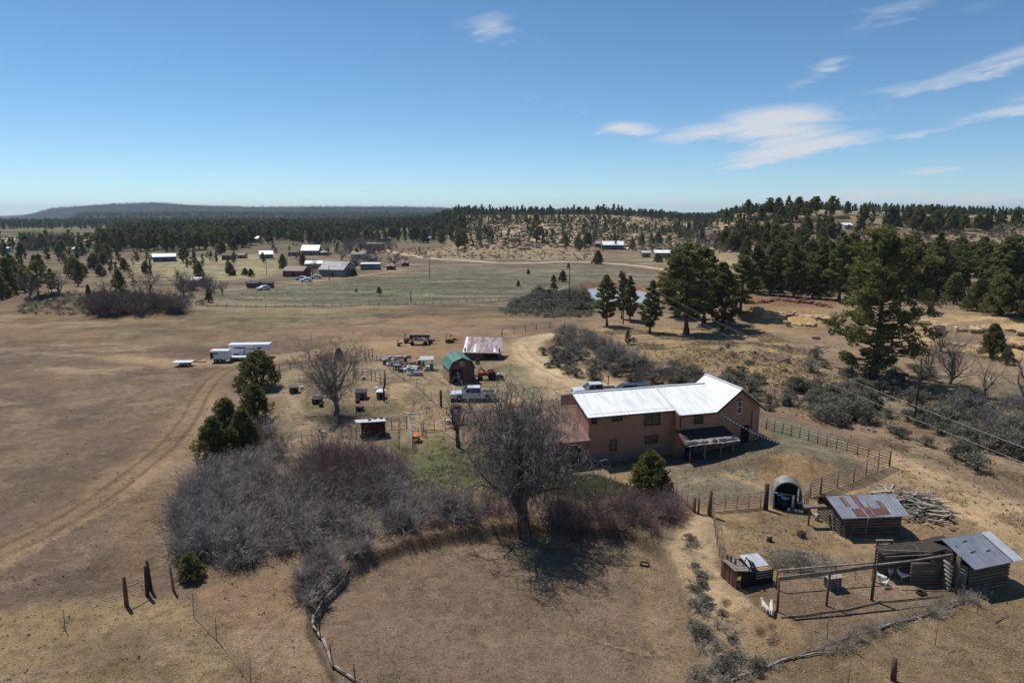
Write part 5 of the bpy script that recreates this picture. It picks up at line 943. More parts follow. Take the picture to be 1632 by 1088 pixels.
for (x0, y0, x1, y1, r_, lb) in [(566, 882, 549, 924, .07, 'topmost arena log, half in the willows'), (548, 928, 517, 958, .08, 'second arena log from the top'), (516, 958, 501, 984, .08, 'third arena log from the top'), (499, 986, 498, 1000, .10, 'short pale arena log'), (499, 1002, 514, 1022, .08, 'arena log at the leftmost bend'), (515, 1022, 531, 1066, .11, 'thickest pale arena log'), (534, 1066, 572, 1092, .07, 'lowest arena log at the bottom edge')]:
    a_, b_ = Pt(x0, y0), Pt(x1, y1); o = MB().path([a_ + Vector((0, 0, .22)), a_.lerp(b_, .5) + Vector((.03, 0, .20)), b_ + Vector((0, 0, .18))], [r_, r_ * .9, r_ * .8], 7).build('arena_log', 'palelogs', world=a_); o.location = a_; tag(o, lb, 'log')
for (x0, y0, x1, y1, r_, lb) in [(1160, 1090, 1200, 1072, .07, 'pale fallen pole at the bottom, right of the arena'), (1222, 1066, 1268, 1047, .08, 'pale fallen pole in the dead weeds, lower'), (1275, 1048, 1335, 1040, .05, 'thin pale branch lying in the dead weeds'), (1262, 1052, 1315, 1034, .05, 'thin pole beside the fallen poles'), (1320, 1030, 1395, 1004, .07, 'long brown pole lying along the pen front'), (1400, 1003, 1460, 986, .10, 'stout pale pole lying along the pen front'), (1468, 984, 1535, 962, .06, 'brown pole pointing at the log cabin'), (1586, 992, 1606, 982, .04, 'stick lying on open ground below the log cabin')]:
    a_, b_ = Pt(x0, y0), Pt(x1, y1); o = MB().path([a_ + Vector((0, 0, .1)), a_.lerp(b_, .5) + Vector((.0, .08, .12)), b_ + Vector((0, 0, .08))], [r_, r_ * .9, r_ * .7], 6).build('fallen_pole', 'palelogs' if 'pale' in lb else 'oldwood', world=a_); o.location = a_; tag(o, lb, 'pole')

# ---------------------------------------------------------------- log sheds and the poultry pen
def frame_of(pxl, pxr):                                             # base-left and base-right ground points -> origin, width, angle
    a_, b_ = Pt(*pxl), Pt(*pxr); return a_, (b_ - a_).xy.length, math.atan2(b_.y - a_.y, b_.x - a_.x)
def log_wall(a, b, z0, z1, r=.10, gap=.012):
    m_ = MB(); n_ = max(1, int((z1 - z0) / (2 * r + gap)))
    for i in range(n_): z = z0 + r + i * (2 * r + gap); m_.tube((a[0], a[1], z), (b[0], b[1], z), r * random.uniform(.88, 1.04), r * random.uniform(.88, 1.04), 7)
    return m_
o_, wd_, an_ = frame_of((1342, 855), (1436, 852)); o_.z -= .05
s1 = thing('log_shed', 'low dark log shed with patchwork rusty and grey tin roof', 'shed', o_, an_); D_ = 3.6; wd_ = 4.5
log_wall((0, 0), (wd_, 0), 0, 1.72, .11).build('log_wall', 'logs', s1); log_wall((0, .12), (0, D_), 0, 1.72, .11).build('log_wall', 'logs', s1); log_wall((wd_, .12), (wd_, D_), 0, 1.72, .11).build('log_wall', 'logs', s1); log_wall((0, D_), (wd_, D_), 0, 1.72, .11).build('log_wall', 'logs', s1)
MB().prism([(0, 1.72), (D_, 1.72), (D_ / 2, 2.42)], .02, .14, 'x').build('gable', 'logs', s1); MB().prism([(0, 1.72), (D_, 1.72), (D_ / 2, 2.42)], wd_ - .14, wd_ - .02, 'x').build('gable', 'logs', s1)
rib_roof((-.35, -.4, 1.70), (wd_ + .3, -.4, 1.74), (wd_ + .35, D_ / 2, 2.55), (-.5, D_ / 2, 2.52), 18, .05, .025).build('roof', 'tin', s1); rib_roof((wd_ + .3, D_ + .3, 1.5), (-.4, D_ + .3, 1.5), (-.4, D_ / 2 + .01, 2.54), (wd_ + .3, D_ / 2 + .01, 2.54), 14, .05, .025).build('roof', 'rust', s1)
for (u0, u1, t0, t1) in [(.70, 1.15, .50, .95), (1.75, 2.2, .42, .98), (1.0, 1.75, .06, .40), (1.95, 2.4, .03, .44), (2.5, 3.7, .10, .38), (3.3, 3.75, .38, .72), (2.45, 2.6, .40, .60)]:
    f = lambda u, t_: (u - .35 + .2 * (1 - t_), -.4 + t_ * (D_ / 2 + .4), 1.70 + .03 * u / wd_ + t_ * .78 + .045); MB().slab([f(u0, t0), f(u1, t0), f(u1, t1), f(u0, t1)], .012).build('rusty_sheet', 'rust', s1)
for (a_, b_) in (((.3, -.5, 0), (.8, -.16, 1.2)), ((.05, -.45, 0), (-.1, -.12, 1.35)), ((-.4, .5, 0), (-.13, 1.4, 1.3)), ((-.35, 1.2, 0), (-.13, 1.0, 1.3))): MB().tube(a_, b_, .04, n=5).build('leaning_pole', 'oldwood', s1)
MB().box((-1.2, 2.0, 1.62), (1.7, .5, .14)).build('projecting_beam', 'oldwood', s1); MB().tube((-1.6, 2.0, 0), (-1.6, 2.0, 1.56), .09).build('beam_post', 'oldwood', s1)
MB().path([(2.0 + .55 * math.cos(q), -.5 + .1 * math.sin(q * 2), 1.55 + .35 * math.sin(q)) for q in np.linspace(0, 2.6, 12)] + [(1.45, -.55, .9), (1.5, -.6, .2)], .022, 5).build('hose', 'wire', s1)
o_, wd_, an_ = frame_of((1541, 944), (1614, 930)); wd_ = 3.3; D_ = 3.3
s2 = thing('log_cabin', 'small log cabin with dented grey tin roof at the right edge', 'cabin', o_, an_)
log_wall((0, 0), (wd_, 0), 0, 1.95, .11).build('front_log_wall', 'logs', s2, 'dark shaded front log wall'); log_wall((0, .13), (0, D_), 0, 1.9, .11, .03).build('side_log_wall', 'palelogs', s2, 'pale sunlit side log wall'); log_wall((wd_, .13), (wd_, D_), 0, 1.9, .11).build('side_log_wall', 'logs', s2); log_wall((0, D_), (wd_, D_), 0, 1.8, .11).build('back_log_wall', 'logs', s2)  # left side gets paler wood: the sunlight on it is put into the colour
MB().prism([(0, 1.9), (D_, 1.7), (1.9, 2.66)], .02, .12, 'x').build('gable_boards', 'oldwood', s2); MB().prism([(0, 1.9), (D_, 1.7), (1.9, 2.66)], wd_ - .12, wd_ - .02, 'x').build('gable_boards', 'oldwood', s2)
rib_roof((-.15, -.45, 1.86), (wd_ + .4, -.4, 1.92), (wd_ + .35, 1.9, 2.78), (-.35, 1.9, 2.80), 3, .05, .015).build('roof', 'tin', s2); rib_roof((wd_ + .3, D_ + .3, 1.75), (-.4, D_ + .3, 1.75), (-.4, 1.91, 2.80), (wd_ + .3, 1.91, 2.78), 8, .05, .03).build('roof', 'tin', s2)
MB().slab([(wd_ - .3, -.5, 1.97), (wd_ + .5, -.5, 1.98), (wd_ + .4, 1.9, 2.86), (wd_ - .35, 1.9, 2.86)], .02).build('bright_sheet', 'paletin', s2)
for a_ in ((.7, .7, .5), (1.9, .6, .4), (.9, 1.5, .45)): MB().beam((a_[0], a_[1], 1.86 + (a_[1] + .45) * .396 + .05), (a_[0] + a_[2], a_[1] + .05, 1.86 + (a_[1] + .5) * .396 + .05), .05, .03).build('batten', 'oldwood', s2)
MB().box((-.55, 1.1, 1.25), (.22, .35, 2.5)).build('corner_post', 'darkpole', s2); MB().box((-.35, .55, 1.2), (.12, .3, 2.3)).build('door_board', 'oldwood', s2)
o_, w3, an_ = frame_of((1449, 930), (1493, 930)); s3 = thing('log_stable', 'open dark log stable joined behind the left of the log cabin', 'stable', o_, an_); w3 = 2.1
log_wall((0, 0), (w3, 0), 0, 1.75, .10, .02).build('log_wall', 'logs', s3); log_wall((w3, -.9), (w3, -.02), 0, 1.9, .10, .06).build('side_log_wall', 'palelogs', s3, 'pale sunlit log ends'); log_wall((-1.6, 1.2), (w3, 1.4), 0, 1.7, .10).build('log_wall', 'logs', s3)  # paler logs on the left-facing wall paint in its sunlight
MB().slab([(-1.6, .6, 1.76), (.9, .6, 1.98), (1.0, 1.9, 2.05), (-1.6, 1.7, 1.80)], .05).build('brush_roof', 'darkpole', s3); MB().slab([(.95, .2, 2.0), (w3 + .9, .2, 2.55), (w3 + .9, 1.7, 2.6), (1.0, 1.7, 2.1)], .06).build('board_roof', 'darkpole', s3)
for i in range(2): MB().tube((-1.7 + .1 * i, .1 + .9 * i, 1.86 + .02 * i), (1.2 + .1 * i, .0 + .3 * i, 2.08 + .02 * i), .04, n=5).build('roof_pole', 'oldwood', s3)
# pen
pn = thing('poultry_pen', 'wire poultry pen with wooden posts and a long plank top rail', 'pen', Pt(1239, 974)); O = Pt(1239, 974)
pp_ = [Pt(1239, 974), Pt(1317, 965), Pt(1389, 956), Pt(1452, 948), Pt(1512, 940)]; tops = []
for i, (p, h_) in enumerate(zip(pp_, (2.25, 2.3, 2.4, 2.4, 2.5))):
    t_ = p + Vector((random.uniform(-.06, .06), 0, h_)); tops.append(t_)
    if i not in (3,): MB().tube(p - Vector((0, 0, .1)), t_, .075 if i != 2 else .10, n=7).build('post', 'post', pn, world=O)
for i in range(4):
    if i < 2: MB().beam(tops[i] - Vector((.1, 0, .1)), tops[i + 1] + Vector((.1, 0, -.06)), .06, .26).build('plank_rail', 'oldwood', pn, world=O)
    else: MB().tube(tops[i], tops[i + 1], .06, n=6).build('pole_rail', 'palelogs', pn, world=O)
for f_ in np.linspace(.05, .95, 10): MB().path([a_.lerp(b_, f_) for a_, b_ in zip(pp_, tops)], .005, 3).build('netting_wire', 'mesh', pn, world=O)
nv = MB()
for i in range(4):
    for k_ in range(14): q = k_ / 14; nv.tube(pp_[i].lerp(pp_[i + 1], q), tops[i].lerp(tops[i + 1], q), .004, n=3, cap=False)
nv.build('netting', 'mesh', pn, world=O)
MB().path([p + Vector((0, -.15, .08)) for p in px_line([(1243, 982), (1260, 984), (1300, 975), (1340, 972), (1395, 958), (1440, 955), (1500, 948)], 1.5)], .05, 6).build('base_pole', 'oldwood', pn, world=O)
bk = [Pt(1237, 938), Pt(1330, 930), Pt(1390, 925)]; bt_ = [p + Vector((0, 0, 1.3)) for p in bk]
for a_, b_ in zip(bk, bt_): MB().tube(a_, b_, .06).build('post', 'post', pn, world=O)
MB().path(bt_, .06, 6).build('pole_rail', 'palelogs', pn, world=O)
dr = thing('door_frame', 'grey weathered door standing in a post frame at the back of the pen', 'door', Pt(1405, 906), an_); MB().box((0, 0, .95), (.75, .05, 1.7)).build('door_panel', 'greytarp', dr)
for sx in (-.48, .48): MB().box((sx, 0, 1.0), (.11, .11, 2.1)).build('door_post', 'post', dr)
MB().box((0, 0, 2.09), (1.15, .13, .08)).build('lintel', 'palelogs', dr)
a_, b_ = Pt(1395, 900), Pt(1440, 900); o = MB().tube(a_ + Vector((0, 0, 1.5)), b_ + Vector((0, .4, .95)), .05).build('slanting_pole', 'palelogs', world=a_); o.location = a_; tag(o, 'pale pole slanting from the weathered door to the stable', 'pole')
bx = thing('nest_box', 'grey-green tarp-covered box inside the pen behind the middle post', 'box', Pt(1326, 936), .2); MB().box((0, 0, .45), (.85, .7, .75)).build('box_body', 'greytarp', bx, bevel=.05); MB().box((-.05, 0, .86), (1.1, .8, .06)).build('box_lid', 'tarp', bx)
for sx in (-.35, .35): MB().box((sx, 0, .04), (.08, .6, .1)).build('box_foot', 'oldwood', bx)
def torus(name, px, py, R_, r_, m, label, cat, tilt=(0, 0), z=.1):
    m_ = MB(); n1, n2 = 16, 8; V = []; 
    for i in range(n1):
        for j in range(n2): a_ = 2 * math.pi * i / n1; b_ = 2 * math.pi * j / n2; V.append(((R_ + r_ * math.cos(b_)) * math.cos(a_), (R_ + r_ * math.cos(b_)) * math.sin(a_), r_ * math.sin(b_)))
    m_.add(V, [[i * n2 + j, ((i + 1) % n1) * n2 + j, ((i + 1) % n1) * n2 + (j + 1) % n2, i * n2 + (j + 1) % n2] for i in range(n1) for j in range(n2)], True); o = m_.build(name, m); p = Pt(px, py); o.location = p + Vector((0, 0, z)); o.rotation_euler = (tilt[0], tilt[1], 0); return tag(o, label, cat)
torus('tyre', 1468, 946, .25, .085, 'black', 'small black tyre lying flat in the poultry pen', 'tyre')
# low hutch at the left of the pen
o_, wh, an_ = frame_of((1181, 938), (1237, 928)); ht = thing('poultry_hutch', 'low ramshackle hutch of pale slats and dark netting left of the pen', 'hutch', o_, an_); wh = 2.4
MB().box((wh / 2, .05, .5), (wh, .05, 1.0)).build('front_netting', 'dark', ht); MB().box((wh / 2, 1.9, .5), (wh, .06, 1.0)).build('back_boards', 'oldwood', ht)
for i in range(9): MB().box((-.35 - .02 * i % .05, .1 + i * .2, .62), (.05, .17, 1.25 + .06 * (i % 3))).build('side_board', 'rust' if i % 3 else 'post', ht)
for i in range(8): MB().beam((-.5, .1 + i * .2, 1.32), (.75, .1 + i * .2, 1.12), .15, .03).build('roof_slat', 'palelogs', ht)
rib_roof((1.0, .6, 1.0), (2.35, .5, 1.05), (2.3, 1.7, 1.32), (1.0, 1.8, 1.3), 5, .04, .03).build('roof', 'paletin', ht)
for y_ in (.05, .7): MB().path([(.5, y_, 1.1), (.85, y_ + .1, 1.7), (1.15, y_, 1.1)], .035, 5).build('ridge_frame', 'darkpole', ht)
MB().slab([(.85, .15, 1.68), (1.2, .05, 1.08), (1.25, 1.0, 1.1), (.85, .85, 1.66)], .02).build('tarp_flap', 'greytarp', ht)
for i in range(3): MB().box((1.7, .02, .55 + .18 * i), (1.2, .03, .07)).build('front_slat', 'palelogs', ht)
for px, py, hp_ in ((1157, 918, 34), (1163, 922, 36), (1170, 926, 36)): post('hutch_post', px, py, hp_, .085, 'darkpole', 'dark upright boards at the left of the low hutch', 'post', 'dark posts left of the hutch')
# culvert shelter
p = Pt(1254, 812); cs = thing('culvert_shelter', 'half-round corrugated steel shelter open towards the camera', 'shelter', p, R(-13)); Ri, hh_ = 1.0, 1.3; m_ = MB(); n_ = 18; L_ = 1.5; prof = [(-Ri, 0)] + [(-Ri * math.cos(q), hh_ + Ri * math.sin(q)) for q in np.linspace(0, math.pi, n_)] + [(Ri, 0)]
ro = [(x * 1.1 if abs(x) > .01 else x, z if z < hh_ + .01 else hh_ + (z - hh_) * 1.1) for x, z in prof]; kk = 13; rings = []
for j in range(kk):
    y_ = L_ * j / (kk - 1); e = .02 * (j % 2); rings.append([(x * (1 + e), y_, z * (1 + e * .5)) for x, z in ro])
for j in range(kk - 1):
    for i in range(len(ro) - 1): m_.add([rings[j][i], rings[j][i + 1], rings[j + 1][i + 1], rings[j + 1][i]], [[0, 1, 2, 3]])
for i in range(len(ro) - 1): m_.add([(prof[i][0], 0, prof[i][1]), (prof[i + 1][0], 0, prof[i + 1][1]), (ro[i + 1][0], -.02, ro[i + 1][1]), (ro[i][0], -.02, ro[i][1])], [[0, 1, 2, 3]])
m_.build('arched_roof', 'culvert', cs); MB().add([(x, L_ - .05, z) for x, z in prof], [list(range(len(prof)))]).add([(x, L_ + .0, z) for x, z in prof], [list(range(len(prof)))]).build('back_wall', 'tar', cs)
MB().tube((-1.1, -.12, 1.45), (1.3, -.12, 1.25), .03).build('rail', 'galv', cs); MB().tube((-.9, .3, 2.1), (.5, .3, 2.35), .025).build('rail', 'galv', cs)
for x_ in (1.25, 1.5, 1.38): MB().tube((x_, -.3, 0), (x_, -.3, 2.4 if x_ == 1.5 else 1.9), .035).build('upright', 'pipe', cs)
for z_ in (.4, .8, 1.2, 1.6): MB().tube((.95, -.3, z_), (1.5, -.3, z_), .02).build('rail', 'galv', cs)
def drum(px, py, r_, h_, m, label, lid='plastic', name='drum', cat='drum', pos=None, group=None):
    p = Vector(pos) if pos else Pt(px, py); o = thing(name, label, cat, p, 0, group); MB().tube((0, 0, 0), (0, 0, h_), r_, n=14).build('drum_body', m, o); MB().tube((0, 0, h_), (0, 0, h_ + .04), r_ * 1.06, n=14).build('lid', lid, o); return o
c_ = lambda x, y: p + Matrix.Rotation(R(-13), 3, 'Z') @ Vector((x, y, .0))
drum(0, 0, .33, 1.0, 'blueplastic', 'dark drum with white lid, back left inside the culvert shelter', pos=c_(-.5, .7)); drum(0, 0, .33, .95, 'blueplastic', 'dark drum with white lid, front left inside the culvert shelter', pos=c_(-.15, .15)); drum(0, 0, .12, 1.35, 'galv', 'tall pale cylinder in the middle of the culvert shelter', pos=c_(.38, -.25), name='canister', cat='canister'); drum(0, 0, .24, .75, 'blueplastic', 'blue barrel at the right of the culvert shelter', pos=c_(.95, -.1), name='barrel', cat='barrel')
for i, (x_, y_, lb) in enumerate([(.1, -.3, 'white jug left of the tall canister'), (.62, -.35, 'white jug right of the tall canister'), (.85, -.45, 'white jug lying lowest at the right of the shelter'), (1.05, -.5, 'white jug at the far right of the shelter')]):
    j_ = thing('jug', lb, 'jug', c_(x_, y_)); MB().ball((0, 0, .17), (.13, .13, .17), 8, 6).build('jug_body', 'plastic', j_); MB().tube((0, 0, .3), (0, 0, .38), .04).build('cap', 'blueplastic', j_)
drum(1302, 829, .17, .5, 'galv', 'small grey can at the left corner of the rusty-roofed shed', 'galv', 'can', 'can')
# scrap heap, brush heap, odds and ends
hc = P(1452, 806)[0]; ug = random.Random(9); bd = [MB().box((0, 0, 0), (1, .15, .06)).build('scrap_board', 'deadweed'), MB().tube((-.5, 0, 0), (.5, 0, 0), .05, .035, 6).build('scrap_pole', 'palelogs'), MB().box((0, 0, 0), (1, .14, .04)).build('scrap_board', 'oldwood')]
for i in range(130):
    s_ = bd[i % 3]; o = s_ if i < 3 else s_.copy()
    if i >= 3: col.objects.link(o)
    a_ = ug.uniform(0, 6.28); r_ = ug.random() ** .7; x_, y_ = hc[0] + r_ * 2.8 * math.cos(a_), hc[1] + r_ * 3.3 * math.sin(a_); o.location = (x_, y_, ground(x_, y_) + .06 + .85 * (1 - r_) * ug.uniform(.4, 1.1)); o.rotation_euler = (ug.uniform(-.3, .3), ug.uniform(-.32, .32), ug.choice([-.5, -.45, .25, 1.1, 2.4]) + ug.uniform(-.35, .35)); o.scale = (ug.uniform(1.0, 3.0), 1, 1)
    tag(o, 'weathered ' + ('pole' if i % 3 == 1 else 'board') + ' tangled in the scrap lumber heap behind the rusty-roofed shed', 'pole' if i % 3 == 1 else 'board', 'scrap lumber in the heap, ' + ('poles' if i % 3 == 1 else 'boards'))
for i in range(16):
    x_, y_ = hc[0] + ug.uniform(-2.4, 1.8), hc[1] + ug.uniform(-4.2, -2.0); s_ = ug.uniform(.1, .25); o = MB().ball((0, 0, s_ * .3), (s_, s_ * .8, s_ * .6), 6, 4, .3, i).build('rock', 'redstone' if i % 3 else 'stone'); o.location = (x_, y_, ground(x_, y_)); tag(o, 'pale rock spilled at the front of the scrap lumber heap', 'rock', 'rocks by the scrap heap')
hb = P(1272, 896)[0]; m_ = MB()
for i in range(110):
    a_ = ug.uniform(0, 6.28); r_ = ug.random() ** .6; q0 = Vector((r_ * 2.3 * math.cos(a_), r_ * 1.6 * math.sin(a_), .1 + .5 * (1 - r_))); d_ = Vector((ug.uniform(-1, 1), ug.uniform(-.7, .7), ug.uniform(-.1, .35))) * ug.uniform(.5, 1.1); m_.path([q0, q0 + d_ * .5 + Vector((0, 0, .08)), q0 + d_], [.04, .03, .015], 4)
o = m_.build('brush_heap', 'palelogs'); o.location = hb; tag(o, 'heap of pale cut branches behind the low hutch', 'brush heap', None, 'stuff')
o = thing('chopping_block', 'upright chopping block stump between the gate and the pen', 'stump', Pt(1226, 862)); MB().tube((0, 0, -.05), (0, 0, .42), .2, .18, 10).build('stump_body', 'bark', o); MB().tube((0, 0, .42), (0, 0, .43), .17, n=10).build('cut_top', 'palelogs', o)
o = thing('rusty_bucket', 'rusty square bucket on the bare ground left of the rusty-roofed shed', 'bucket', Pt(1277, 855), .3); MB().box((0, 0, .2), (.42, .42, .4), taper=1.12).build('bucket_body', 'rust', o); MB().box((0, 0, .402), (.38, .38, .01)).build('bucket_inside', 'dark', o)
o = thing('feed_tray', 'small wooden tray lying near the right side of the arena', 'tray', Pt(1027, 900), -.4); MB().box((0, 0, .03), (.5, .4, .04)).build('tray_floor', 'palelogs', o)
for c0, d0 in (((0, .22, .09), (.55, .04, .14)), ((0, -.22, .09), (.55, .04, .14)), ((.27, 0, .09), (.04, .4, .14)), ((-.27, 0, .09), (.04, .4, .14))): MB().box(c0, d0).build('tray_side', 'post', o)
sp = bare(131, 3.2, .5, 2, 3, trunk_frac=.35, tr=.012, twig=.008, nb=(1, 2), wander=.3)
for px, py, hp_, rz_, lb in [(1317, 1018, 74, .5, 'crooked bare sapling in the weeds in front of the pen'), (1336, 945, 58, 2, 'thin bare sapling inside the pen by the tarp box'), (1364, 925, 40, 3, 'thin bare sapling behind the pen rail'), (1426, 930, 34, 1, 'dead forked snag in the pen beside the white birds'), (1430, 985, 30, 4, 'thin leaning stem in front of the pen')]:
    tree('bare_tree', sp, lb, 'sapling', px, py, hp_, base_h=3.2, rz=rz_)

# ---------------------------------------------------------------- animals
def skin(name, verts, edges, radii, m, parent=None, sub=1):
    me = bpy.data.meshes.new(name); me.from_pydata(verts, edges, []); o = bpy.data.objects.new(name, me); col.objects.link(o); me.materials.append(MT[m])
    sk = o.modifiers.new('skin', 'SKIN'); 
    for v, r_ in zip(me.skin_vertices[0].data, radii): v.radius = r_ if isinstance(r_, tuple) else (r_, r_)
    me.skin_vertices[0].data[0].use_root = True; sb = o.modifiers.new('sub', 'SUBSURF'); sb.levels = sb.render_levels = sub
    if parent: o.parent = parent
    return o
def dog(px, py, rz, label, s_=1.0, head=.1, m='fur', cat='dog'):
    v = [(0, 0, .52), (0, -.3, .53), (0, -.42, .50), (0, .28, .54), (0, .42, .66), (0, .53, .76 + head), (0, .64, .76 + head), (0, .78, .71 + head),
         (.11, .28, .40), (.11, .27, .22), (.11, .31, .03), (-.11, .28, .40), (-.11, .30, .22), (-.11, .34, .03), (.12, -.38, .38), (.12, -.45, .22), (.12, -.40, .03), (-.12, -.38, .38), (-.12, -.43, .22), (-.12, -.38, .03), (0, -.55, .56), (0, -.70, .42), (0, -.78, .30)]
    e = [(0, 1), (1, 2), (0, 3), (3, 4), (4, 5), (5, 6), (6, 7), (3, 8), (8, 9), (9, 10), (3, 11), (11, 12), (12, 13), (2, 14), (14, 15), (15, 16), (2, 17), (17, 18), (18, 19), (2, 20), (20, 21), (21, 22)]
    r_ = [.15, .15, .13, .18, .12, .115, .085, .045, .075, .045, .045, .075, .045, .045, .085, .045, .045, .085, .045, .045, .04, .05, .03]
    t_ = thing(cat, label, cat, Pt(px, py), rz, None, s_); skin('body', v, e, r_, m, t_, 2)
    for sx in (-1, 1):
        MB().ball((sx * .09, .54, .85 + head), (.03, .045, .07), 6, 5).build('ear', m, t_); MB().ball((sx * .045, .67, .79 + head), .012, 6, 5).build('eye', 'black', t_)
    MB().ball((0, .83, .715 + head), .024, 6, 5).build('nose', 'black', t_); return t_
dog(1219, 975, R(10), 'cream white dog standing left of the pen corner post', .78, .05); dog(1229, 977, R(-18), 'cream white dog standing closest to the pen corner post', .78, .0)
g_ = dog(513, 694, R(60), 'white and dark goat by the pipe panels left of the hutch', .95, .05, 'fur', 'goat'); 
for sx in (-1, 1): MB().tube((sx * .04, .56, .86), (sx * .07, .48, 1.02), .018, .006, 5).build('horn', 'darkpole', g_)
MB().ball((0, .2, .60), (.19, .2, .17), 10, 7).build('dark_saddle', 'darkfur', g_)
def bird(px, py, rz, label, s_=1.0):
    v = [(0, 0, .30), (0, -.16, .33), (0, -.30, .42), (0, .14, .34), (0, .22, .46), (0, .25, .56), (0, .31, .57), (.05, .02, .2), (.05, .04, .02), (-.05, .02, .2), (-.05, .04, .02)]
    t_ = thing('hen', label, 'hen', Pt(px, py), rz, None, s_); skin('body', v, [(0, 1), (1, 2), (0, 3), (3, 4), (4, 5), (5, 6), (0, 7), (7, 8), (0, 9), (9, 10)], [.13, .10, .04, .10, .055, .045, .02, .03, .012, .03, .012], 'feather', t_)
    MB().tube((0, .32, .57), (0, .38, .56), .016, .004, 5).build('beak', 'beak', t_); MB().box((0, .25, .62), (.012, .08, .05)).build('comb', 'comb', t_)
    for sx in (-1, 1): MB().ball((sx * .11, -.03, .32), (.03, .14, .08), 6, 5).build('wing', 'feather', t_)
bird(1403, 928, .6, 'white hen standing just right of the middle pen post', 1.35); bird(1411, 936, -1.2, 'small white hen in front of the others', 1.0); bird(1419, 918, 2.2, 'white hen behind, nearest the forked snag', 1.2); bird(1438, 925, 1.0, 'white hen right of the forked snag by the stable wall', 1.3)
# ---------------------------------------------------------------- barn shed, tin shed, vehicles
def gable_house(name, label, cat, px, py, wm, dm, hm, rh, rz, wall, roof, group=None, wins=2, over=.3, door=True, kind='gable', ribs=0, pos=None):
    p = Vector(pos) if pos else Pt(px, py); o = thing(name, label, cat, (p.x, p.y, p.z - .1), rz, group); x = wm / 2
    if kind == 'gable':                                             # ridge along x, long side faces -y
        MB().prism([(0, -.3), (dm, -.3), (dm, hm), (dm / 2, hm + rh), (0, hm)], -x, x, 'x').build('wall', wall, o)
        ov = over; k_ = rh / (dm / 2); m_ = MB()
        m_.slab([(-x - ov, -ov, hm - ov * k_ + .06), (x + ov, -ov, hm - ov * k_ + .06), (x + ov, dm / 2, hm + rh + .06), (-x - ov, dm / 2, hm + rh + .06)], .1)
        m_.slab([(x + ov, dm + ov, hm - ov * k_ + .06), (-x - ov, dm + ov, hm - ov * k_ + .06), (-x - ov, dm / 2 + .01, hm + rh + .06), (x + ov, dm / 2 + .01, hm + rh + .06)], .1); m_.build('roof', roof, o)
    elif kind == 'flat':
        MB().box((0, dm / 2, hm / 2 - .15), (wm, dm, hm + .3)).build('wall', wall, o); MB().slab([(-x - .2, -.3, hm + .1), (x + .2, -.3, hm + .1), (x + .2, dm + .2, hm + rh), (-x - .2, dm + .2, hm + rh)], .12).build('roof', roof, o)
    for i in range(wins):
        u = -x + wm * (i + .75) / (wins + .5); f = MB().box((u, -.02, hm * .58), (1.0, .08, .8)).build('window', 'whiteframe', o); MB().box((u, -.035, hm * .58), (.84, .08, .64)).build('pane', 'glass', f)
    if door: MB().box((-x + wm * .55, -.03, 1.0), (.95, .07, 2.0)).build('door', 'frame', o)
    return o
# gambrel barn shed
o_, gw, ga = frame_of((717, 611), (756, 609)); gs = thing('barn_shed', 'small barn-style shed with green gambrel roof and reddish front', 'shed', o_, ga + R(2)); gw = 3.6; gd = 4.6; k_ = 3.6
pr = [(0, 0), (gw, 0), (gw, 2.1), (gw * .86, 3.05), (gw / 2, 3.55), (gw * .14, 3.05), (0, 2.1)]
MB().prism(pr, 0, gd).build('wall', 'cedar', gs); e_ = .12
def gp(x, z): return (x, z)
rf = MB()
for (a_, b_) in (((-e_ - .05, 2.0), (gw * .14 - .06, 3.10)), ((gw * .14 - .06, 3.10), (gw / 2, 3.66)), ((gw / 2, 3.66), (gw * .86 + .06, 3.10)), ((gw * .86 + .06, 3.10), (gw + e_ + .05, 2.0))):
    rf.slab([(a_[0], -.25, a_[1]), (b_[0], -.25, b_[1]), (b_[0], gd + .2, b_[1]), (a_[0], gd + .2, a_[1])][::-1], .05)
rf.build('roof', 'greenroof', gs); MB().path([(-.1, -.24, 2.0), (gw * .14, -.24, 3.04), (gw / 2, -.24, 3.58), (gw * .86, -.24, 3.04), (gw + .1, -.24, 2.0)], .05, 5).build('roof_trim', 'frame', gs)
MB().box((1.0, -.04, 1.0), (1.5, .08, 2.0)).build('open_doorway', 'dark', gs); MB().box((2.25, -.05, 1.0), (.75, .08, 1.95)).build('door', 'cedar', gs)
w_ = MB().box((gw / 2, -.05, 2.75), (.62, .09, .7)).build('window', 'whiteframe', gs); MB().box((gw / 2 - .14, -.07, 2.75), (.2, .09, .52)).box((gw / 2 + .14, -.07, 2.75), (.2, .09, .52)).build('pane', 'glass', w_)
w_ = MB().box((3.1, -.05, 1.3), (.6, .09, .7)).build('window', 'frame', gs); MB().box((3.1, -.07, 1.3), (.5, .09, .6)).build('pane', 'glass', w_)
MB().box((-.05, 2.3, 1.0), (.06, 4.5, 1.9)).build('side_boards', 'tanboard', gs)
o = thing('doorway_cloth', 'blue-grey cloth bundle hanging in the barn shed doorway', 'cloth', o_ + Vector((1.35, -.12, .05)), ga); MB().box((0, 0, .6), (.45, .12, 1.2), taper=.7).build('folded_cloth', 'bluewall', o, bevel=.04)
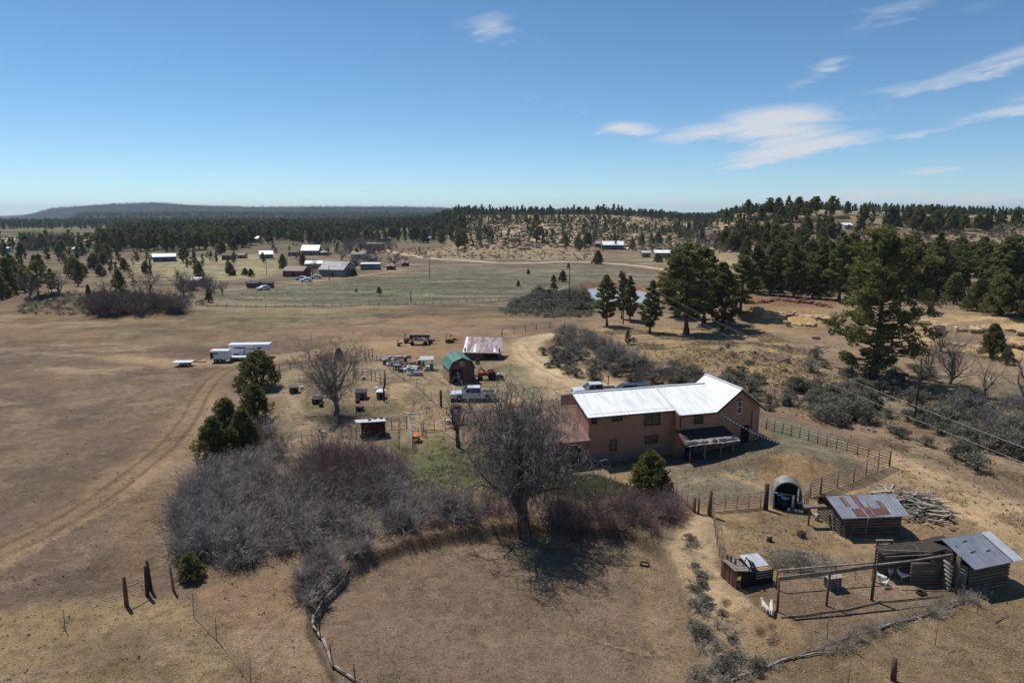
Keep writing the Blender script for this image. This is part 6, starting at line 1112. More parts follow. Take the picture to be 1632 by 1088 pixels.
# tin roofed shed
o_, tw, ta = frame_of((740, 573), (795, 573)); ta -= R(3); ts = thing('tin_shed', 'open-fronted low shed with long rust-streaked tin roof', 'shed', o_, ta); tw = 5.8
MB().box((tw / 2, 4.0, 1.0), (tw, .12, 2.1)).box((.06, 2.0, .9), (.12, 4.0, 1.9)).box((tw - .06, 2.0, .9), (.12, 4.0, 1.9)).box((tw * .28, .1, .55), (tw * .56, .1, 1.3)).build('wall', 'cedar', ts); rib_roof((-.3, -.3, 1.25), (tw + .3, -.3, 1.2), (tw + .2, 4.6, 3.0), (-.2, 4.6, 3.0), 16, .06, .03).build('roof', 'purpletin', ts)
for (u0, u1, t0, t1) in [(.0, .6, 0.0, .98), (1.7, 2.2, .0, .55), (5.0, 5.5, .02, .3)]:
    f = lambda u, t_: (u - .2, -.3 + t_ * 4.9, 1.25 + t_ * 1.76 + .05); MB().slab([f(u0, t0), f(u1, t0), f(u1 - .25, t1), f(u0, t1)], .015).build('pale_sheet', 'paletin', ts)
for u in (.1, 2.9, 5.7): MB().tube((u, -.05, 0), (u, -.05, 1.2), .07).build('post', 'oldwood', ts)
# pickup
def pickup(px, py, rz, label, paint='carwhite', cat='pickup', cap=False, pos=None):
    p = Vector(pos) if pos else Pt(px, py); t_ = thing('pickup_truck', label, cat, p, rz); L = 5.9
    body = MB(); pr = [(-2.95, .48), (-2.95, .80), (-2.86, 1.02), (-1.45, 1.14), (-1.35, 1.14), (1.1, 1.14), (1.1, 1.16), (2.92, 1.16), (2.95, .55), (2.3, .48), (2.27, .62), (2.13, .82), (1.9, .91), (1.67, .82), (1.53, .62), (1.5, .42), (-1.38, .42), (-1.41, .62), (-1.55, .82), (-1.78, .91), (-2.01, .82), (-2.15, .62), (-2.18, .46)]
    body.prism(pr[::-1], -.95, .95); body.build('body', paint, t_, bevel=.035)
    cab = MB(); cab.add([(-1.45, -.9, 1.14), (.95 + .15, -.9, 1.14), (.95 + .15, .9, 1.14), (-1.45, .9, 1.14), (-.72, -.72, 1.80), (.92, -.72, 1.82), (.92, .72, 1.82), (-.72, .72, 1.80)], CF); cab.build('cab', paint, t_, bevel=.05)
    g = MB(); g.add([(-1.10, -.875, 1.19), (-.18, -.885, 1.19), (-.18, -.76, 1.72), (-.68, -.755, 1.70)], [[0, 1, 2, 3]]); g.add([(-.10, -.885, 1.19), (.98, -.885, 1.19), (.86, -.76, 1.72), (-.10, -.76, 1.72)], [[0, 1, 2, 3]])
    g.add([(v[0], -v[1], v[2]) for v in g.v], [[3, 2, 1, 0], [7, 6, 5, 4]]); g.build('side_window', 'glass', t_)
    MB().add([(-1.44, -.80, 1.17), (-1.44, .80, 1.17), (-.76, .68, 1.77), (-.76, -.68, 1.77)], [[0, 1, 2, 3][::-1]]).build('windscreen', 'glass', t_); MB().add([(1.112, -.78, 1.2), (1.112, .78, 1.2), (.94, .66, 1.74), (.94, -.66, 1.74)], [[0, 1, 2, 3]]).build('rear_window', 'glass', t_)
    for v, a_ in enumerate(t_.children):
        if a_.name.startswith(('windscreen', 'rear_window', 'side_window')):
            a_.modifiers.new('thick', 'SOLIDIFY').thickness = .03; a_.modifiers['thick'].offset = 0
    bed = MB().box((2.02, 0, 1.165), (1.66, 1.6, .012)).build('bed', 'black', t_)
    for x_, sy in ((-1.78, -1), (-1.78, 1), (1.9, -1), (1.9, 1)):
        w0 = MB().tube((x_, sy * .72, .38), (x_, sy * .96, .38), .38, n=20).build('wheel', 'black', t_); MB().tube((x_, sy * .90, .38), (x_, sy * .975, .38), .22, n=14).build('rim', 'chrome', w0)
    for sy in (-1, 1): MB().box((-2.93, sy * .72, .86), (.08, .36, .18)).build('headlight', 'plastic', t_); MB().box((2.94, sy * .84, .92), (.05, .18, .3)).build('tail_light', 'red', t_); MB().box((-.95, sy * 1.02, 1.2), (.14, .18, .16)).build('wing_mirror', paint, t_)
    MB().box((-2.96, 0, .82), (.06, 1.0, .24)).build('grille', 'black', t_); MB().box((-2.98, 0, .5), (.16, 1.86, .16)).build('front_bumper', 'chrome', t_); MB().box((2.99, 0, .52), (.14, 1.8, .16)).build('rear_bumper', 'chrome', t_)
    if cap: MB().box((2.0, 0, 1.46), (1.8, 1.7, .6)).build('bed_cap', paint, t_, bevel=.05)
    return t_
pickup(754, 637, R(3), 'white crew-cab pickup parked in front of the barn shed')
pickup(947, 631, R(6), 'white pickup parked behind the left end of the house roof')
pickup(1000, 633, R(4), 'dark covered pickup parked behind the house roof', 'carblack', 'pickup', True)
# trailers
def trailer(px, py, L, Wd, h, rz, label, goose=False):
    t_ = thing('horse_trailer', label, 'trailer', Pt(px, py), rz); z0 = .55; b_ = MB()
    if goose: b_.prism([(-L / 2, z0), (L * .27, z0), (L * .40, z0 + h * .42), (L / 2, z0 + h * .45), (L / 2, z0 + h), (-L / 2, z0 + h)][::-1], -Wd / 2, Wd / 2)
    else: b_.box((0, 0, z0 + h / 2), (L, Wd, h))
    b_.build('body', 'white', t_, bevel=.06); MB().box((0, 0, z0 + h + .03), (L + .02, Wd + .04, .07)).build('roof', 'white', t_)
    MB().box((-L * .2, -Wd / 2 - .01, z0 + h * .72), (L * .28, .05, .22)).build('window', 'glass', t_)
    if goose: MB().box((L * .26, -Wd / 2 - .01, z0 + h * .70), (L * .1, .05, .25)).build('window', 'glass', t_); MB().box((-L * .30, -Wd / 2 - .02, z0 + h * .12), (L * .12, .04, .2)).build('marker_panel', 'black', t_)
    else: MB().box((-L * .40, -Wd / 2 - .01, z0 + h * .5), (L * .16, .05, h * .62)).build('open_door', 'dark', t_); MB().beam((L / 2, 0, .5), (L / 2 + 1.1, 0, .5), .1).build('tow_bar', 'black', t_)
    for x_ in ((-.45, .35) if goose else (-.55, .2)):
        for sy in (-1, 1): w0 = MB().tube((x_, sy * (Wd / 2 - .12), .36), (x_, sy * (Wd / 2 + .08), .36), .36, n=16).build('wheel', 'black', t_); MB().tube((x_, sy * (Wd / 2), .36), (x_, sy * (Wd / 2 + .1), .36), .18, n=10).build('rim', 'chrome', w0)
    if goose: MB().path([(-.95, -Wd / 2 - .05, .6), (-.6, -Wd / 2 - .06, 1.5), (0, -Wd / 2 - .06, 1.6), (.9, -Wd / 2 - .05, 1.6), (.95, -Wd / 2 - .05, 2.1)], .05, 6).build('dark_stripe', 'black', t_, 'curved dark marking along the side')
    return t_
trailer(400, 569, 6.7, 2.1, 1.75, R(5), 'long white gooseneck horse trailer behind the dark conical juniper', True); trailer(353, 577, 2.9, 1.7, 1.45, R(2), 'small white enclosed trailer left of the long horse trailer')
fb = thing('flatbed_trailer', 'empty flatbed trailer parked left of the small white trailer', 'trailer', Pt(300, 583), R(4)); MB().box((-.7, 0, .72), (3.0, 1.7, .1)).build('deck', 'paletin', fb); MB().beam((.8, 0, .66), (2.9, 0, .62), .14).beam((.9, .3, .75), (2.2, .1, 1.2), .1).build('tow_bar', 'rust', fb)
for x_ in (-.8, -.1):
    for sy in (-1, 1): w0 = MB().tube((x_, sy * .75, .33), (x_, sy * .95, .33), .33, n=14).build('wheel', 'black', fb); MB().tube((x_, sy * .9, .33), (x_, sy * .97, .33), .16, n=10).build('rim', 'galv', w0)
dk = thing('flat_trailer', 'low white flat platform trailer below the gooseneck trailer', 'trailer', Pt(384, 574), R(4)); MB().box((0, 0, .6), (4.2, 1.6, .22)).build('deck', 'white', dk)
for x_ in (-.6, .5): MB().tube((x_, -.86, .3), (x_, -.66, .3), .3, n=12).build('wheel', 'black', dk)
# tractor
tr = thing('red_tractor', 'small faded red tractor with raised arms right of the barn shed', 'tractor', Pt(777, 604), R(8))
MB().box((-.7, 0, .8), (1.3, .55, .5)).build('hood', 'red', tr, bevel=.06); MB().box((.35, 0, .75), (.9, .7, .35)).build('chassis', 'red', tr); MB().box((.5, 0, 1.1), (.45, .45, .12)).build('seat', 'black', tr); MB().tube((.0, 0, 1.0), (.15, 0, 1.3), .03).build('steering_column', 'black', tr)
for sy in (-1, 1):
    MB().tube((.6, sy * .45, .62), (.6, sy * .8, .62), .62, n=18).build('rear_wheel', 'black', tr); MB().tube((-1.1, sy * .4, .35), (-1.1, sy * .6, .35), .35, n=14).build('front_wheel', 'black', tr); MB().prism([(.05, 1.1), (.2, 1.32), (1.0, 1.32), (1.15, 1.1)], sy * .62 - .17, sy * .62 + .17).build('mudguard', 'red', tr)
    MB().beam((-.2, sy * .45, .9), (-1.0, sy * .5, 1.75), .14).build('loader_arm', 'red', tr); MB().beam((-1.0, sy * .5, 1.75), (-1.4, sy * .5, 1.1), .12).build('loader_arm', 'orange', tr)
MB().slab([(-1.9, -.7, .5), (-1.4, -.7, .9), (-1.4, .7, .9), (-1.9, .7, .5)], .08).build('bucket', 'red', tr)
rk = thing('mower_deck', 'dark implement lying right of the red tractor', 'implement', Pt(795, 604), .1); MB().box((0, 0, .4), (1.3, 1.0, .3)).build('deck', 'black', rk); MB().tube((0, 0, .5), (0, 0, .9), .22, n=10).build('gearbox', 'plastic', rk)
# small things in the yards
hu = thing('goat_hutch', 'red-walled hutch with flat white metal roof in the sandy yard', 'hutch', Pt(577, 698), R(14)); MB().box((1.25, .95, .75), (2.4, 1.8, 1.5)).box((1.25, .08, 1.6), (2.3, .05, .3)).build('wall', 'darkred', hu); MB().slab([(-.5, -.2, 1.84), (2.6, -.25, 1.82), (2.55, 1.9, 1.52), (-.7, 1.9, 1.54)], .06).build('roof', 'paletin', hu)
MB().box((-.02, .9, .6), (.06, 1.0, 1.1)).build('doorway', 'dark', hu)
for x_ in (-.6, .0, 2.48): MB().tube((x_, -.1, 0), (x_, -.1, 1.74), .05).build('post', 'oldwood', hu)
MB().path([(.3, -.08, .1), (.7, -.08, .8), (1.1, -.08, .1)], .025, 4).path([(1.6, -.08, .1), (2.0, -.08, .7)], .025, 4).build('brace', 'oldwood', hu)
for x_, y_ in ((.9, .7), (2.2, 1.4), (1.5, 1.6)): torus_ = MB().tube((x_, y_, 1.81 - y_ * .145), (x_, y_, 1.92 - y_ * .145), .2, n=12).build('tyre_weight', 'black', hu)
ch = thing('loading_chute', 'narrow metal chute with white crossbar beside the orange wheelbarrow', 'chute', Pt(650, 683)); O = Pt(650, 683); a0, a1, b0, b1 = Pt(650, 683), Pt(657, 716), Pt(671, 682), Pt(673, 697)
for (q0, q1) in ((a0, a1), (b0, b1)):
    for f_ in (0, .33, .66, 1): pq = q0.lerp(q1, f_); MB().tube(pq, pq + Vector((0, 0, 1.7)), .035).build('upright', 'galv', ch, world=O)
    for z_ in (.3, .65, 1.0, 1.35, 1.7): MB().tube(q0 + Vector((0, 0, z_)), q1 + Vector((0, 0, z_)), .025, n=5).build('rail', 'galv', ch, world=O)
MB().beam(a0 + Vector((-.1, 0, 1.75)), b0 + Vector((.1, 0, 1.75)), .14, .12).build('crossbar', 'plastic', ch, world=O)
wb = thing('wheelbarrow', 'orange wheelbarrow at the mouth of the chute', 'wheelbarrow', Pt(664, 703), R(80)); MB().add([(-.3, -.28, .35), (.45, -.28, .35), (.45, .28, .35), (-.3, .28, .35), (-.5, -.42, .72), (.62, -.42, .66), (.62, .42, .66), (-.5, .42, .72)], CF).build('tub', 'orange', wb); MB().tube((.75, -.06, .2), (.75, .06, .2), .2, n=12).build('wheel', 'black', wb)
for sy in (-1, 1): MB().beam((.75, sy * .1, .2), (-1.1, sy * .3, .6), .05).build('handle', 'oldwood', wb); MB().beam((-.2, sy * .25, .4), (-.35, sy * .28, 0), .04).build('leg', 'black', wb)
fd = thing('red_feeder', 'dark red round-topped feeder with a white panel on a grey base', 'feeder', Pt(727, 673), R(3)); MB().box((0, 0, .6), (1.0, .9, 1.2)).build('base', 'greywall', fd); MB().prism([(-.65, 1.25), (-.62, 1.75), (-.35, 2.05), (.35, 2.05), (.62, 1.75), (.65, 1.25)], -.5, .5).build('top', 'darkred', fd); MB().box((0, -.53, 1.45), (.42, .05, .55)).build('panel', 'plastic', fd)
for sx in (-.45, .45): MB().tube((sx, -.4, 0), (sx, -.4, 1.3), .05).build('leg', 'oldwood', fd)
BX = [('wooden_hut', 469, 627, 14, .35, .8, .7, 'redwall', 'brownroof', 'small brown hut at the left end of the sandy yard'), ('wooden_hut', 504, 644, 14, 0, .6, .5, 'brownroof', 'tar', 'dark low hut left of the bare yard tree trunk'), ('wooden_hut', 575, 637, 17, .1, .9, .6, 'greywall', 'tar', 'dark grey low hut right of the bare yard tree'), ('wooden_hut', 572, 655, 11, -.05, .5, .4, 'oldwood', 'rust', 'small brown crate-like hut in the sandy yard'), ('wooden_hut', 606, 636, 12, 0, .9, .4, 'oldwood', 'paletin', 'little shelter with pale tin top near the yard posts')]
for (nm, px, py, wpx, rz, h_, dd, wl_, rf_, lb) in BX:
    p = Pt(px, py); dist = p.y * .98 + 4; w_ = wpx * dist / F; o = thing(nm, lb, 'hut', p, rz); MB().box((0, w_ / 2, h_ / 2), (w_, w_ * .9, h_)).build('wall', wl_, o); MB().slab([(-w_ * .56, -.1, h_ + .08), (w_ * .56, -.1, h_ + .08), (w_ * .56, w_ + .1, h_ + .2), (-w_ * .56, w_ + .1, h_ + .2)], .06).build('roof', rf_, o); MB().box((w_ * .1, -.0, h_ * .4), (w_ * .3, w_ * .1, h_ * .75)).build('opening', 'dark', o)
for px, py, m, lb in [(481, 620, 'plastic', 'white tub beside the small brown hut'), (512, 648, 'black', 'black bucket left of the bare yard tree'), (570, 642, 'black', 'black bucket right of the bare yard tree'), (601, 622, 'plastic', 'white trough by the yard posts, upper'), (606, 628, 'plastic', 'white trough by the yard posts, lower'), (580, 604, 'plastic', 'pale pipe lid behind the bare yard tree'), (714, 675, 'plastic', 'white bucket left of the red feeder')]:
    drum(px, py, .28, .4, m, lb, m, 'tub', 'tub')
fence('pole_pen', [(566, 604), (592, 606), (614, 612)], 'old pole pen behind the round bare yard tree', 'pen', n=5, h=1.7, rails=4, rr_=.03, pr=.06, mp='oldwood', m='oldwood', lean=.1); fence('pole_pen', [(614, 612), (612, 640)], 'right side of the old pole pen in the yard', 'pen', n=3, h=2.0, rails=3, rr_=.03, pr=.08, mp='darkpole', m='oldwood')
# junk row
jr = random.Random(12)
def junk(px, py, kind, label):
    p = Pt(px, py)
    if kind == 'drum': return drum(px, py, .28, .85, jr.choice(['rust', 'galv', 'bluewall', 'greytarp']), label, 'paletin', 'drum', 'drum')
    if kind == 'tub': return drum(px, py, .45, .4, 'plastic', label, 'plastic', 'tub', 'tub')
    if kind == 'tyre': return torus('tyre', px, py, .3, .1, 'black', label, 'tyre', (R(70), 0), .4)
    o = thing('pipe_stack', label, 'pipes', p, jr.uniform(-.2, .3))
    for i in range(7): MB().tube((-1.6, .14 * i, .2 + .09 * (i % 3)), (1.6, .14 * i, .25 + .09 * (i % 3)), .06, n=6).build('pipe', jr.choice(['galv', 'rust', 'paletin']), o)
    for x_ in (-1, 1): MB().box((x_, .4, .06), (.12, 1.2, .12)).build('bearer', 'oldwood', o)
for i, (px, py, kd, lb) in enumerate([(616, 574, 'pipe', 'stack of dark pipes at the upper left of the junk row'), (640, 572, 'pipe', 'stack of pipes right of the upper dark stack'), (613, 581, 'drum', 'drum at the left tip of the junk row'), (620, 583, 'tub', 'grey tub near the left tip of the junk row'), (626, 580, 'drum', 'drum behind the grey tub in the junk row'), (634, 584, 'tub', 'white tub in the middle left of the junk row'), (630, 590, 'tyre', 'tyre at the front left of the junk row'), (638, 590, 'tyre', 'tyre right of the front left one in the junk row'), (648, 583, 'pipe', 'pale pipes across the middle of the junk row'), (656, 588, 'pipe', 'lower pipes in the middle of the junk row'), (644, 592, 'tub', 'white round tub below the pipes'), (651, 594, 'drum', 'drum right of the white round tub'), (662, 588, 'tub', 'white tub at the right of the pipes'), (668, 582, 'drum', 'blue-grey drum behind the white tub'), (674, 583, 'drum', 'drum under the left of the raised frame'), (683, 588, 'tub', 'small white tub under the raised frame'), (688, 588, 'drum', 'drum at the right foot of the raised frame'), (622, 576, 'drum', 'drum behind the left of the junk row'), (646, 576, 'drum', 'drum behind the middle of the junk row')]): junk(px, py, kd, lb)
for i in range(34):
    x_, y_ = jr.choice([(jr.uniform(612, 640), 0), (jr.uniform(636, 668), 1)]); py = (568 + (x_ - 612) * .55 + jr.uniform(0, 10)) if y_ == 0 else (578 + (x_ - 636) * .55 + jr.uniform(-2, 8)); p = Pt(x_, py); k_ = i % 3
    o = thing('scrap_piece', 'odd piece of scrap metal or wood crowded into the junk row', 'scrap', p, jr.uniform(0, 3), 'scrap crowded in the junk row')
    if k_ == 0: MB().box((0, 0, .25), (jr.uniform(.5, 1.1), .5, .5), taper=.8).build('crate', jr.choice(['tar', 'rust', 'oldwood', 'greytarp']), o)
    elif k_ == 1: MB().beam((-.8, 0, .1), (.8, .2, .55), .12).beam((-.5, .5, .05), (.5, -.5, .4), .08).build('bar', jr.choice(['galv', 'rust', 'black']), o)
    else: MB().box((0, 0, .35), (1.3, .06, .7), rot=Matrix.Rotation(jr.uniform(-.9, .9), 3, 'X')).build('sheet', jr.choice(['paletin', 'galv', 'tar']), o)
wt = thing('stock_tank', 'white-rimmed round stock tank at the lower tip of the junk row', 'tank', Pt(655, 598)); MB().tube((0, 0, 0), (0, 0, .6), .62, n=18).build('tank_wall', 'paletin', wt); MB().tube((0, 0, .6), (0, 0, .606), .55, n=18).build('tank_water', 'dark', wt); wt.rotation_euler = (R(0), 0, 0)
fr_ = thing('raised_frame', 'tall pipe frame carrying pale sheets above the junk row', 'frame', Pt(673, 590), R(3))
for x_ in (0, 1.5):
    for y_ in (0, 1.2): MB().tube((x_, y_, 0), (x_, y_, 1.7), .04).build('leg', 'galv', fr_)
MB().slab([(-.4, -.2, 1.75), (1.8, -.2, 1.8), (1.8, .5, 1.85), (-.4, .5, 1.8)], .06).build('sheet', 'paletin', fr_); MB().slab([(-.4, .7, 1.85), (1.8, .7, 1.9), (1.8, 1.4, 1.95), (-.4, 1.4, 1.9)], .06).build('sheet', 'paletin', fr_)
im = thing('hay_wagon', 'old flat wagon loaded with scrap in the back row of implements', 'wagon', Pt(668, 549), R(3)); MB().box((0, 0, .9), (3.6, 1.8, .12)).build('deck', 'tar', im); MB().box((0, .85, 1.3), (3.6, .08, .7)).build('backboard', 'tar', im)
for x_ in (-1.2, 1.2): MB().tube((x_, -.95, .4), (x_, -.8, .4), .4, n=12).build('wheel', 'black', im)
for i in range(9): MB().tube((jr.uniform(-1.6, 1.6), -.7, 1.0), (jr.uniform(-1.6, 1.6), .6, 1.3), .05, n=5).build('scrap_pipe', jr.choice(['rust', 'galv', 'paletin']), im)
for px, py, m, lb, s_ in [(650, 546, 'red', 'dark red farm implement left of the old wagon', 1.2), (637, 551, 'rust', 'small rusty implement at the left of the back row', .8), (688, 547, 'rust', 'rusty rake right of the old wagon', 1.0), (716, 546, 'yellow', 'old yellowish upright pump with a rusty base', 1.1), (722, 545, 'rust', 'rusty upright implement beside the yellowish pump', 1.0)]:
    o = thing('farm_implement', lb, 'implement', Pt(px, py), jr.uniform(-.3, .4), None, s_); MB().box((0, 0, .6), (1.3, .7, .35), taper=.85).build('body', m, o, bevel=.05); MB().beam((.5, 0, .5), (1.6, 0, .35), .09).build('drawbar', 'rust', o)
    for sy in (-1, 1): w0 = MB().tube((-.2, sy * .45, .35), (-.2, sy * .55, .35), .36, n=12).build('wheel', 'rust', o)
    MB().path([(-.5, 0, .7), (-.5, .1, 1.5), (-.1, 0, 1.7 if m == 'yellow' else 1.1)], .06, 5).build('lever', m, o)

# ---------------------------------------------------------------- poles and wires
def upole(px, py, hpx, label, arm=True, r_=.13):
    p = Pt(px, py); d = p.y * math.cos(PITCH) + (H - p.z) * math.sin(PITCH); h = hpx * d / F / .985; o = thing('utility_pole', label, 'utility pole', p); MB().tube((0, 0, -.2), (0, 0, h), r_, r_ * .7, 8).build('pole', 'darkpole', o)
    if arm: MB().box((0, 0, h - .35), (1.6, .1, .12)).build('crossarm', 'darkpole', o)
    for x_ in ((-.7, 0, .7) if arm else (0,)): MB().tube((x_, 0, h - .3), (x_, 0, h - .05), .05).build('insulator', 'galv', o)
    return p + Vector((0, 0, h - .1))
tA = upole(1457, 676, 106, 'dark power pole in front of the grey brush at the right', False); tB = upole(993, 517, 83, 'power pole standing between the pond pines'); tC = upole(907, 489, 62, 'power pole left of the pond'); tD = upole(685, 444, 34, 'distant power pole in the green field right of the village'); tE = upole(655, 481, 18, 'short distant pole by the long field fence', False); tF = upole(525, 447, 24, 'distant pole in front of the grey village house', False); tG = upole(425, 436, 22, 'distant pole left of the village', False); tH = upole(878, 503, 28, 'short pole in the brush left of the driveway', False); tI = upole(458, 420, 14, 'far pole behind the village', False)
lp = thing('yard_light', 'short pole with reddish lamp behind the house roof', 'lamp post', Pt(969, 622)); MB().tube((0, 0, 0), (0, 0, 1.9), .08).build('pole', 'palelogs', lp); MB().ball((0, 0, 2.0), .16, 8, 6).build('lamp', 'rust', lp)
def cable(a_, b_, sag, label, r_=.018):
    pts = [a_.lerp(b_, i / 24) - Vector((0, 0, sag * 4 * (i / 24) * (1 - i / 24))) for i in range(25)]; o = MB().path(pts, r_, 4).build('overhead_wire', 'wire', world=a_); o.location = a_; tag(o, label, 'wire')
e1 = Vector((*P0(1830, 786, 7.5), 7.5)); e2 = Vector((*P0(1760, 786, 7.0), 7.0))
cable(tB, e1, 1.6, 'upper overhead wire running down from the pond pole to the right edge', .011); cable(tB - Vector((0, 0, .8)), e2, 1.9, 'lower overhead wire running down from the pond pole to the right edge', .010)
ep = thing('utility_pole', 'power pole beyond the right edge carrying the overhead wires', 'utility pole', (e1.x, e1.y, ground(e1.x, e1.y))); MB().tube((0, 0, -.2), (0, 0, 7.6 - ep.location.z), .14, n=8).build('pole', 'darkpole', ep); MB().beam(e2 - ep.location, (0, 0, 7.2 - ep.location.z), .1).build('crossarm', 'darkpole', ep)
cable(tB, tC, .9, 'overhead wire between the two poles by the pond', .022); cable(tC, tD, 2, 'overhead wire from the pond-side pole away over the green field', .03); cable(tD, tF, 2, 'faint far wire towards the village', .03)

# ---------------------------------------------------------------- rocks of the ledges
rk_ = random.Random(21)
def rock(px, py, w_, d_, h_, m, label, seed, group=None):
    p = Pt(px, py); rg = np.random.default_rng(seed); m_ = MB(); n_ = 11; V = []
    rad = [1 + .28 * (rg.random() - .5) for _ in range(n_)]; lv = [(-.3, 1.0), (.35, 1.06), (.38, .94), (.72, 1.0), (.75, .86), (1.0, .80), (1.02, .5)]
    for z, s_ in lv:
        for i in range(n_): a_ = 2 * math.pi * i / n_; k_ = rad[i] * s_ * (1 + .06 * (rg.random() - .5)); V.append((w_ / 2 * k_ * math.cos(a_), d_ / 2 * k_ * math.sin(a_), h_ * z * (1 + .05 * (rg.random() - .5))))
    m_.add(V, [[j * n_ + i, j * n_ + (i + 1) % n_, (j + 1) * n_ + (i + 1) % n_, (j + 1) * n_ + i] for j in range(len(lv) - 1) for i in range(n_)] + [[(len(lv) - 1) * n_ + i for i in range(n_)]])
    o = m_.build('rock', m); o.location = p; o.rotation_euler = (0, 0, rk_.uniform(-.3, .3)); tag(o, label, 'rock', group)
rock(1494, 530, 2.6, 2.4, 1.5, 'stone', 'upright sandstone boulder with a shaded side above the bare trees', 1); rock(1466, 518, 4.2, 3, 1.0, 'stone', 'low sandstone slab left of the upright boulder', 2); rock(1449, 508, 2.0, 1.6, .7, 'stone', 'small pale block at the left end of the sandstone flat', 3)
rock(1208, 498, 2.6, 2.6, 1.2, 'stone', 'tan sandstone block at the left end of the eroded ledge', 4); rock(1300, 540, 1.5, 1, .5, 'greystone', 'grey rock on the eroded slope', 5)
rg_ = np.random.default_rng(77)
def ledge(pts, w_, h_, m, label, group, n, seed):
    q = px_line(pts, n=n); rg = random.Random(seed)
    for k in range(n):
        a_, b_ = q[k], q[k + 1]; c_ = (a_ + b_) / 2; L_ = (b_ - a_).length * rg.uniform(.8, 1.25); m_ = MB(); hh = h_ * rg.uniform(.5, 1.3); W_ = w_ * rg.uniform(.6, 1.3); V = []; prof = [(-.5, -.6), (-.46, .25), (-.52, .45), (-.40, .75), (-.30, 1.0), (.5, .95), (.5, -.6)]; ns = 5
        for s_ in range(ns + 1):
            for (yy, zz) in prof: V.append(((s_ / ns - .5) * L_ + rg.uniform(-.15, .15), yy * W_ + rg.uniform(-.22, .22), zz * hh * (.75 if s_ in (0, ns) else 1) + rg.uniform(-.08, .08)))
        kk = len(prof); Fc = [[s_ * kk + i, s_ * kk + i + 1, (s_ + 1) * kk + i + 1, (s_ + 1) * kk + i] for s_ in range(ns) for i in range(kk - 1)] + [list(range(kk)), [ns * kk + i for i in range(kk)][::-1]]
        m_.add(V, Fc); o = m_.build('rock', m); o.location = (c_.x, c_.y, ground(c_.x, c_.y) - .15); o.rotation_euler = (0, 0, math.atan2(b_.y - a_.y, b_.x - a_.x) + rg.uniform(-.25, .25)); tag(o, label, 'rock', group)
ledge([(1192, 484), (1225, 480), (1260, 479), (1300, 484), (1325, 490)], 1.6, .7, 'redstone', 'red rock lip along the top of the eroded ledge', 'red ledge rocks', 13, 1)
ledge([(1215, 500), (1250, 502), (1290, 504), (1325, 512)], 2.4, .8, 'stone', 'upper yellow sandstone bench below the red lip', 'upper sandstone benches', 6, 2)
ledge([(1225, 512), (1262, 514), (1300, 520)], 2.2, .6, 'stone', 'lower yellow sandstone bench below the red lip', 'lower sandstone benches', 4, 3)
ledge([(1440, 516), (1475, 522), (1520, 526), (1570, 524), (1640, 530)], 3, .55, 'stone', 'low yellow sandstone shelf at the right edge, upper row', 'upper sandstone shelves', 9, 4)
ledge([(1470, 543), (1520, 546), (1560, 552), (1600, 548), (1660, 556)], 2.6, .5, 'stone', 'low yellow sandstone shelf at the right edge, lower row', 'lower sandstone shelves', 8, 5)
for i, (px, py) in enumerate([(820, 385), (835, 398), (760, 366), (880, 360), (980, 352), (1210, 350), (1230, 347), (1290, 352), (1340, 348), (900, 372), (790, 356)]): rock(px, py, rk_.uniform(6, 11), 5, rk_.uniform(1.6, 3.2), 'stone', 'pale sandstone outcrop on the distant wooded ridge', 50 + i, 'outcrops on the ridges')
lg = [(1240, 578, 1262, 570), (1350, 590, 1310, 582), (1300, 552, 1322, 556), (1180, 540, 1205, 536)]
for i, (x0, y0, x1, y1) in enumerate(lg): a_, b_ = Pt(x0, y0), Pt(x1, y1); o = MB().tube(a_ + Vector((0, 0, .15)), b_ + Vector((0, 0, .2)), .14, .08).build('dead_log', 'palelogs', world=a_); o.location = a_; tag(o, 'grey dead log lying on the grassy slope', 'log', 'dead logs on the slope')

# ---------------------------------------------------------------- the village
def vb(name, label, cat, px, py, wpx, h_, dm, rz, wall, roof, rh=1.2, kind='gable', wins=2, door=True):
    p = Pt(px, py); d = p.y * math.cos(PITCH) + (H - p.z) * math.sin(PITCH); return gable_house(name, label, cat, px, py, wpx * d / F, dm, h_, rh, R(rz), wall, roof, kind=kind, wins=wins, door=door)
vb('barn', 'white-roofed barn with dark open front in the village', 'barn', 494, 407, 27, 3.0, 9, 3, 'greywall', 'whiteroof', 2.6, wins=0); vb('barn', 'pale gabled barn left of the white-roofed barn', 'barn', 425, 412, 20, 2.4, 9, 22, 'greywall', 'whiteroof', 1.6, wins=1); vb('shed', 'low brown shed between the two village barns', 'shed', 467, 408, 16, 2.2, 5, 0, 'tanwall', 'brownroof', .8, wins=1)
vb('house', 'low house with red roof at the left of the village', 'house', 467, 441, 34, 2.4, 7, -8, 'redwall', 'pinkroof', 1.3); vb('house', 'big grey-roofed village house with red gable', 'house', 528, 441, 42, 2.9, 11, -12, 'greywall', 'greyroof', 2.6, wins=3); vb('house', 'white-roofed house behind the big grey one', 'house', 500, 428, 26, 2.3, 6, 8, 'tanwall', 'whiteroof', 1.0)
vb('trailer_home', 'long blue trailer home at the right of the village', 'trailer home', 590, 430, 30, 2.5, 4.5, 5, 'bluewall', 'paletin', .5, 'flat', 4); vb('house', 'pinkish-roofed house between bare trees in the village', 'house', 570, 412, 22, 2.5, 7, -5, 'whitewall', 'pinkroof', 1.4); vb('house', 'flat grey-brown house above the village', 'house', 596, 399, 26, 4.2, 9, 0, 'tanwall', 'tanwall', .4, 'flat', 3)
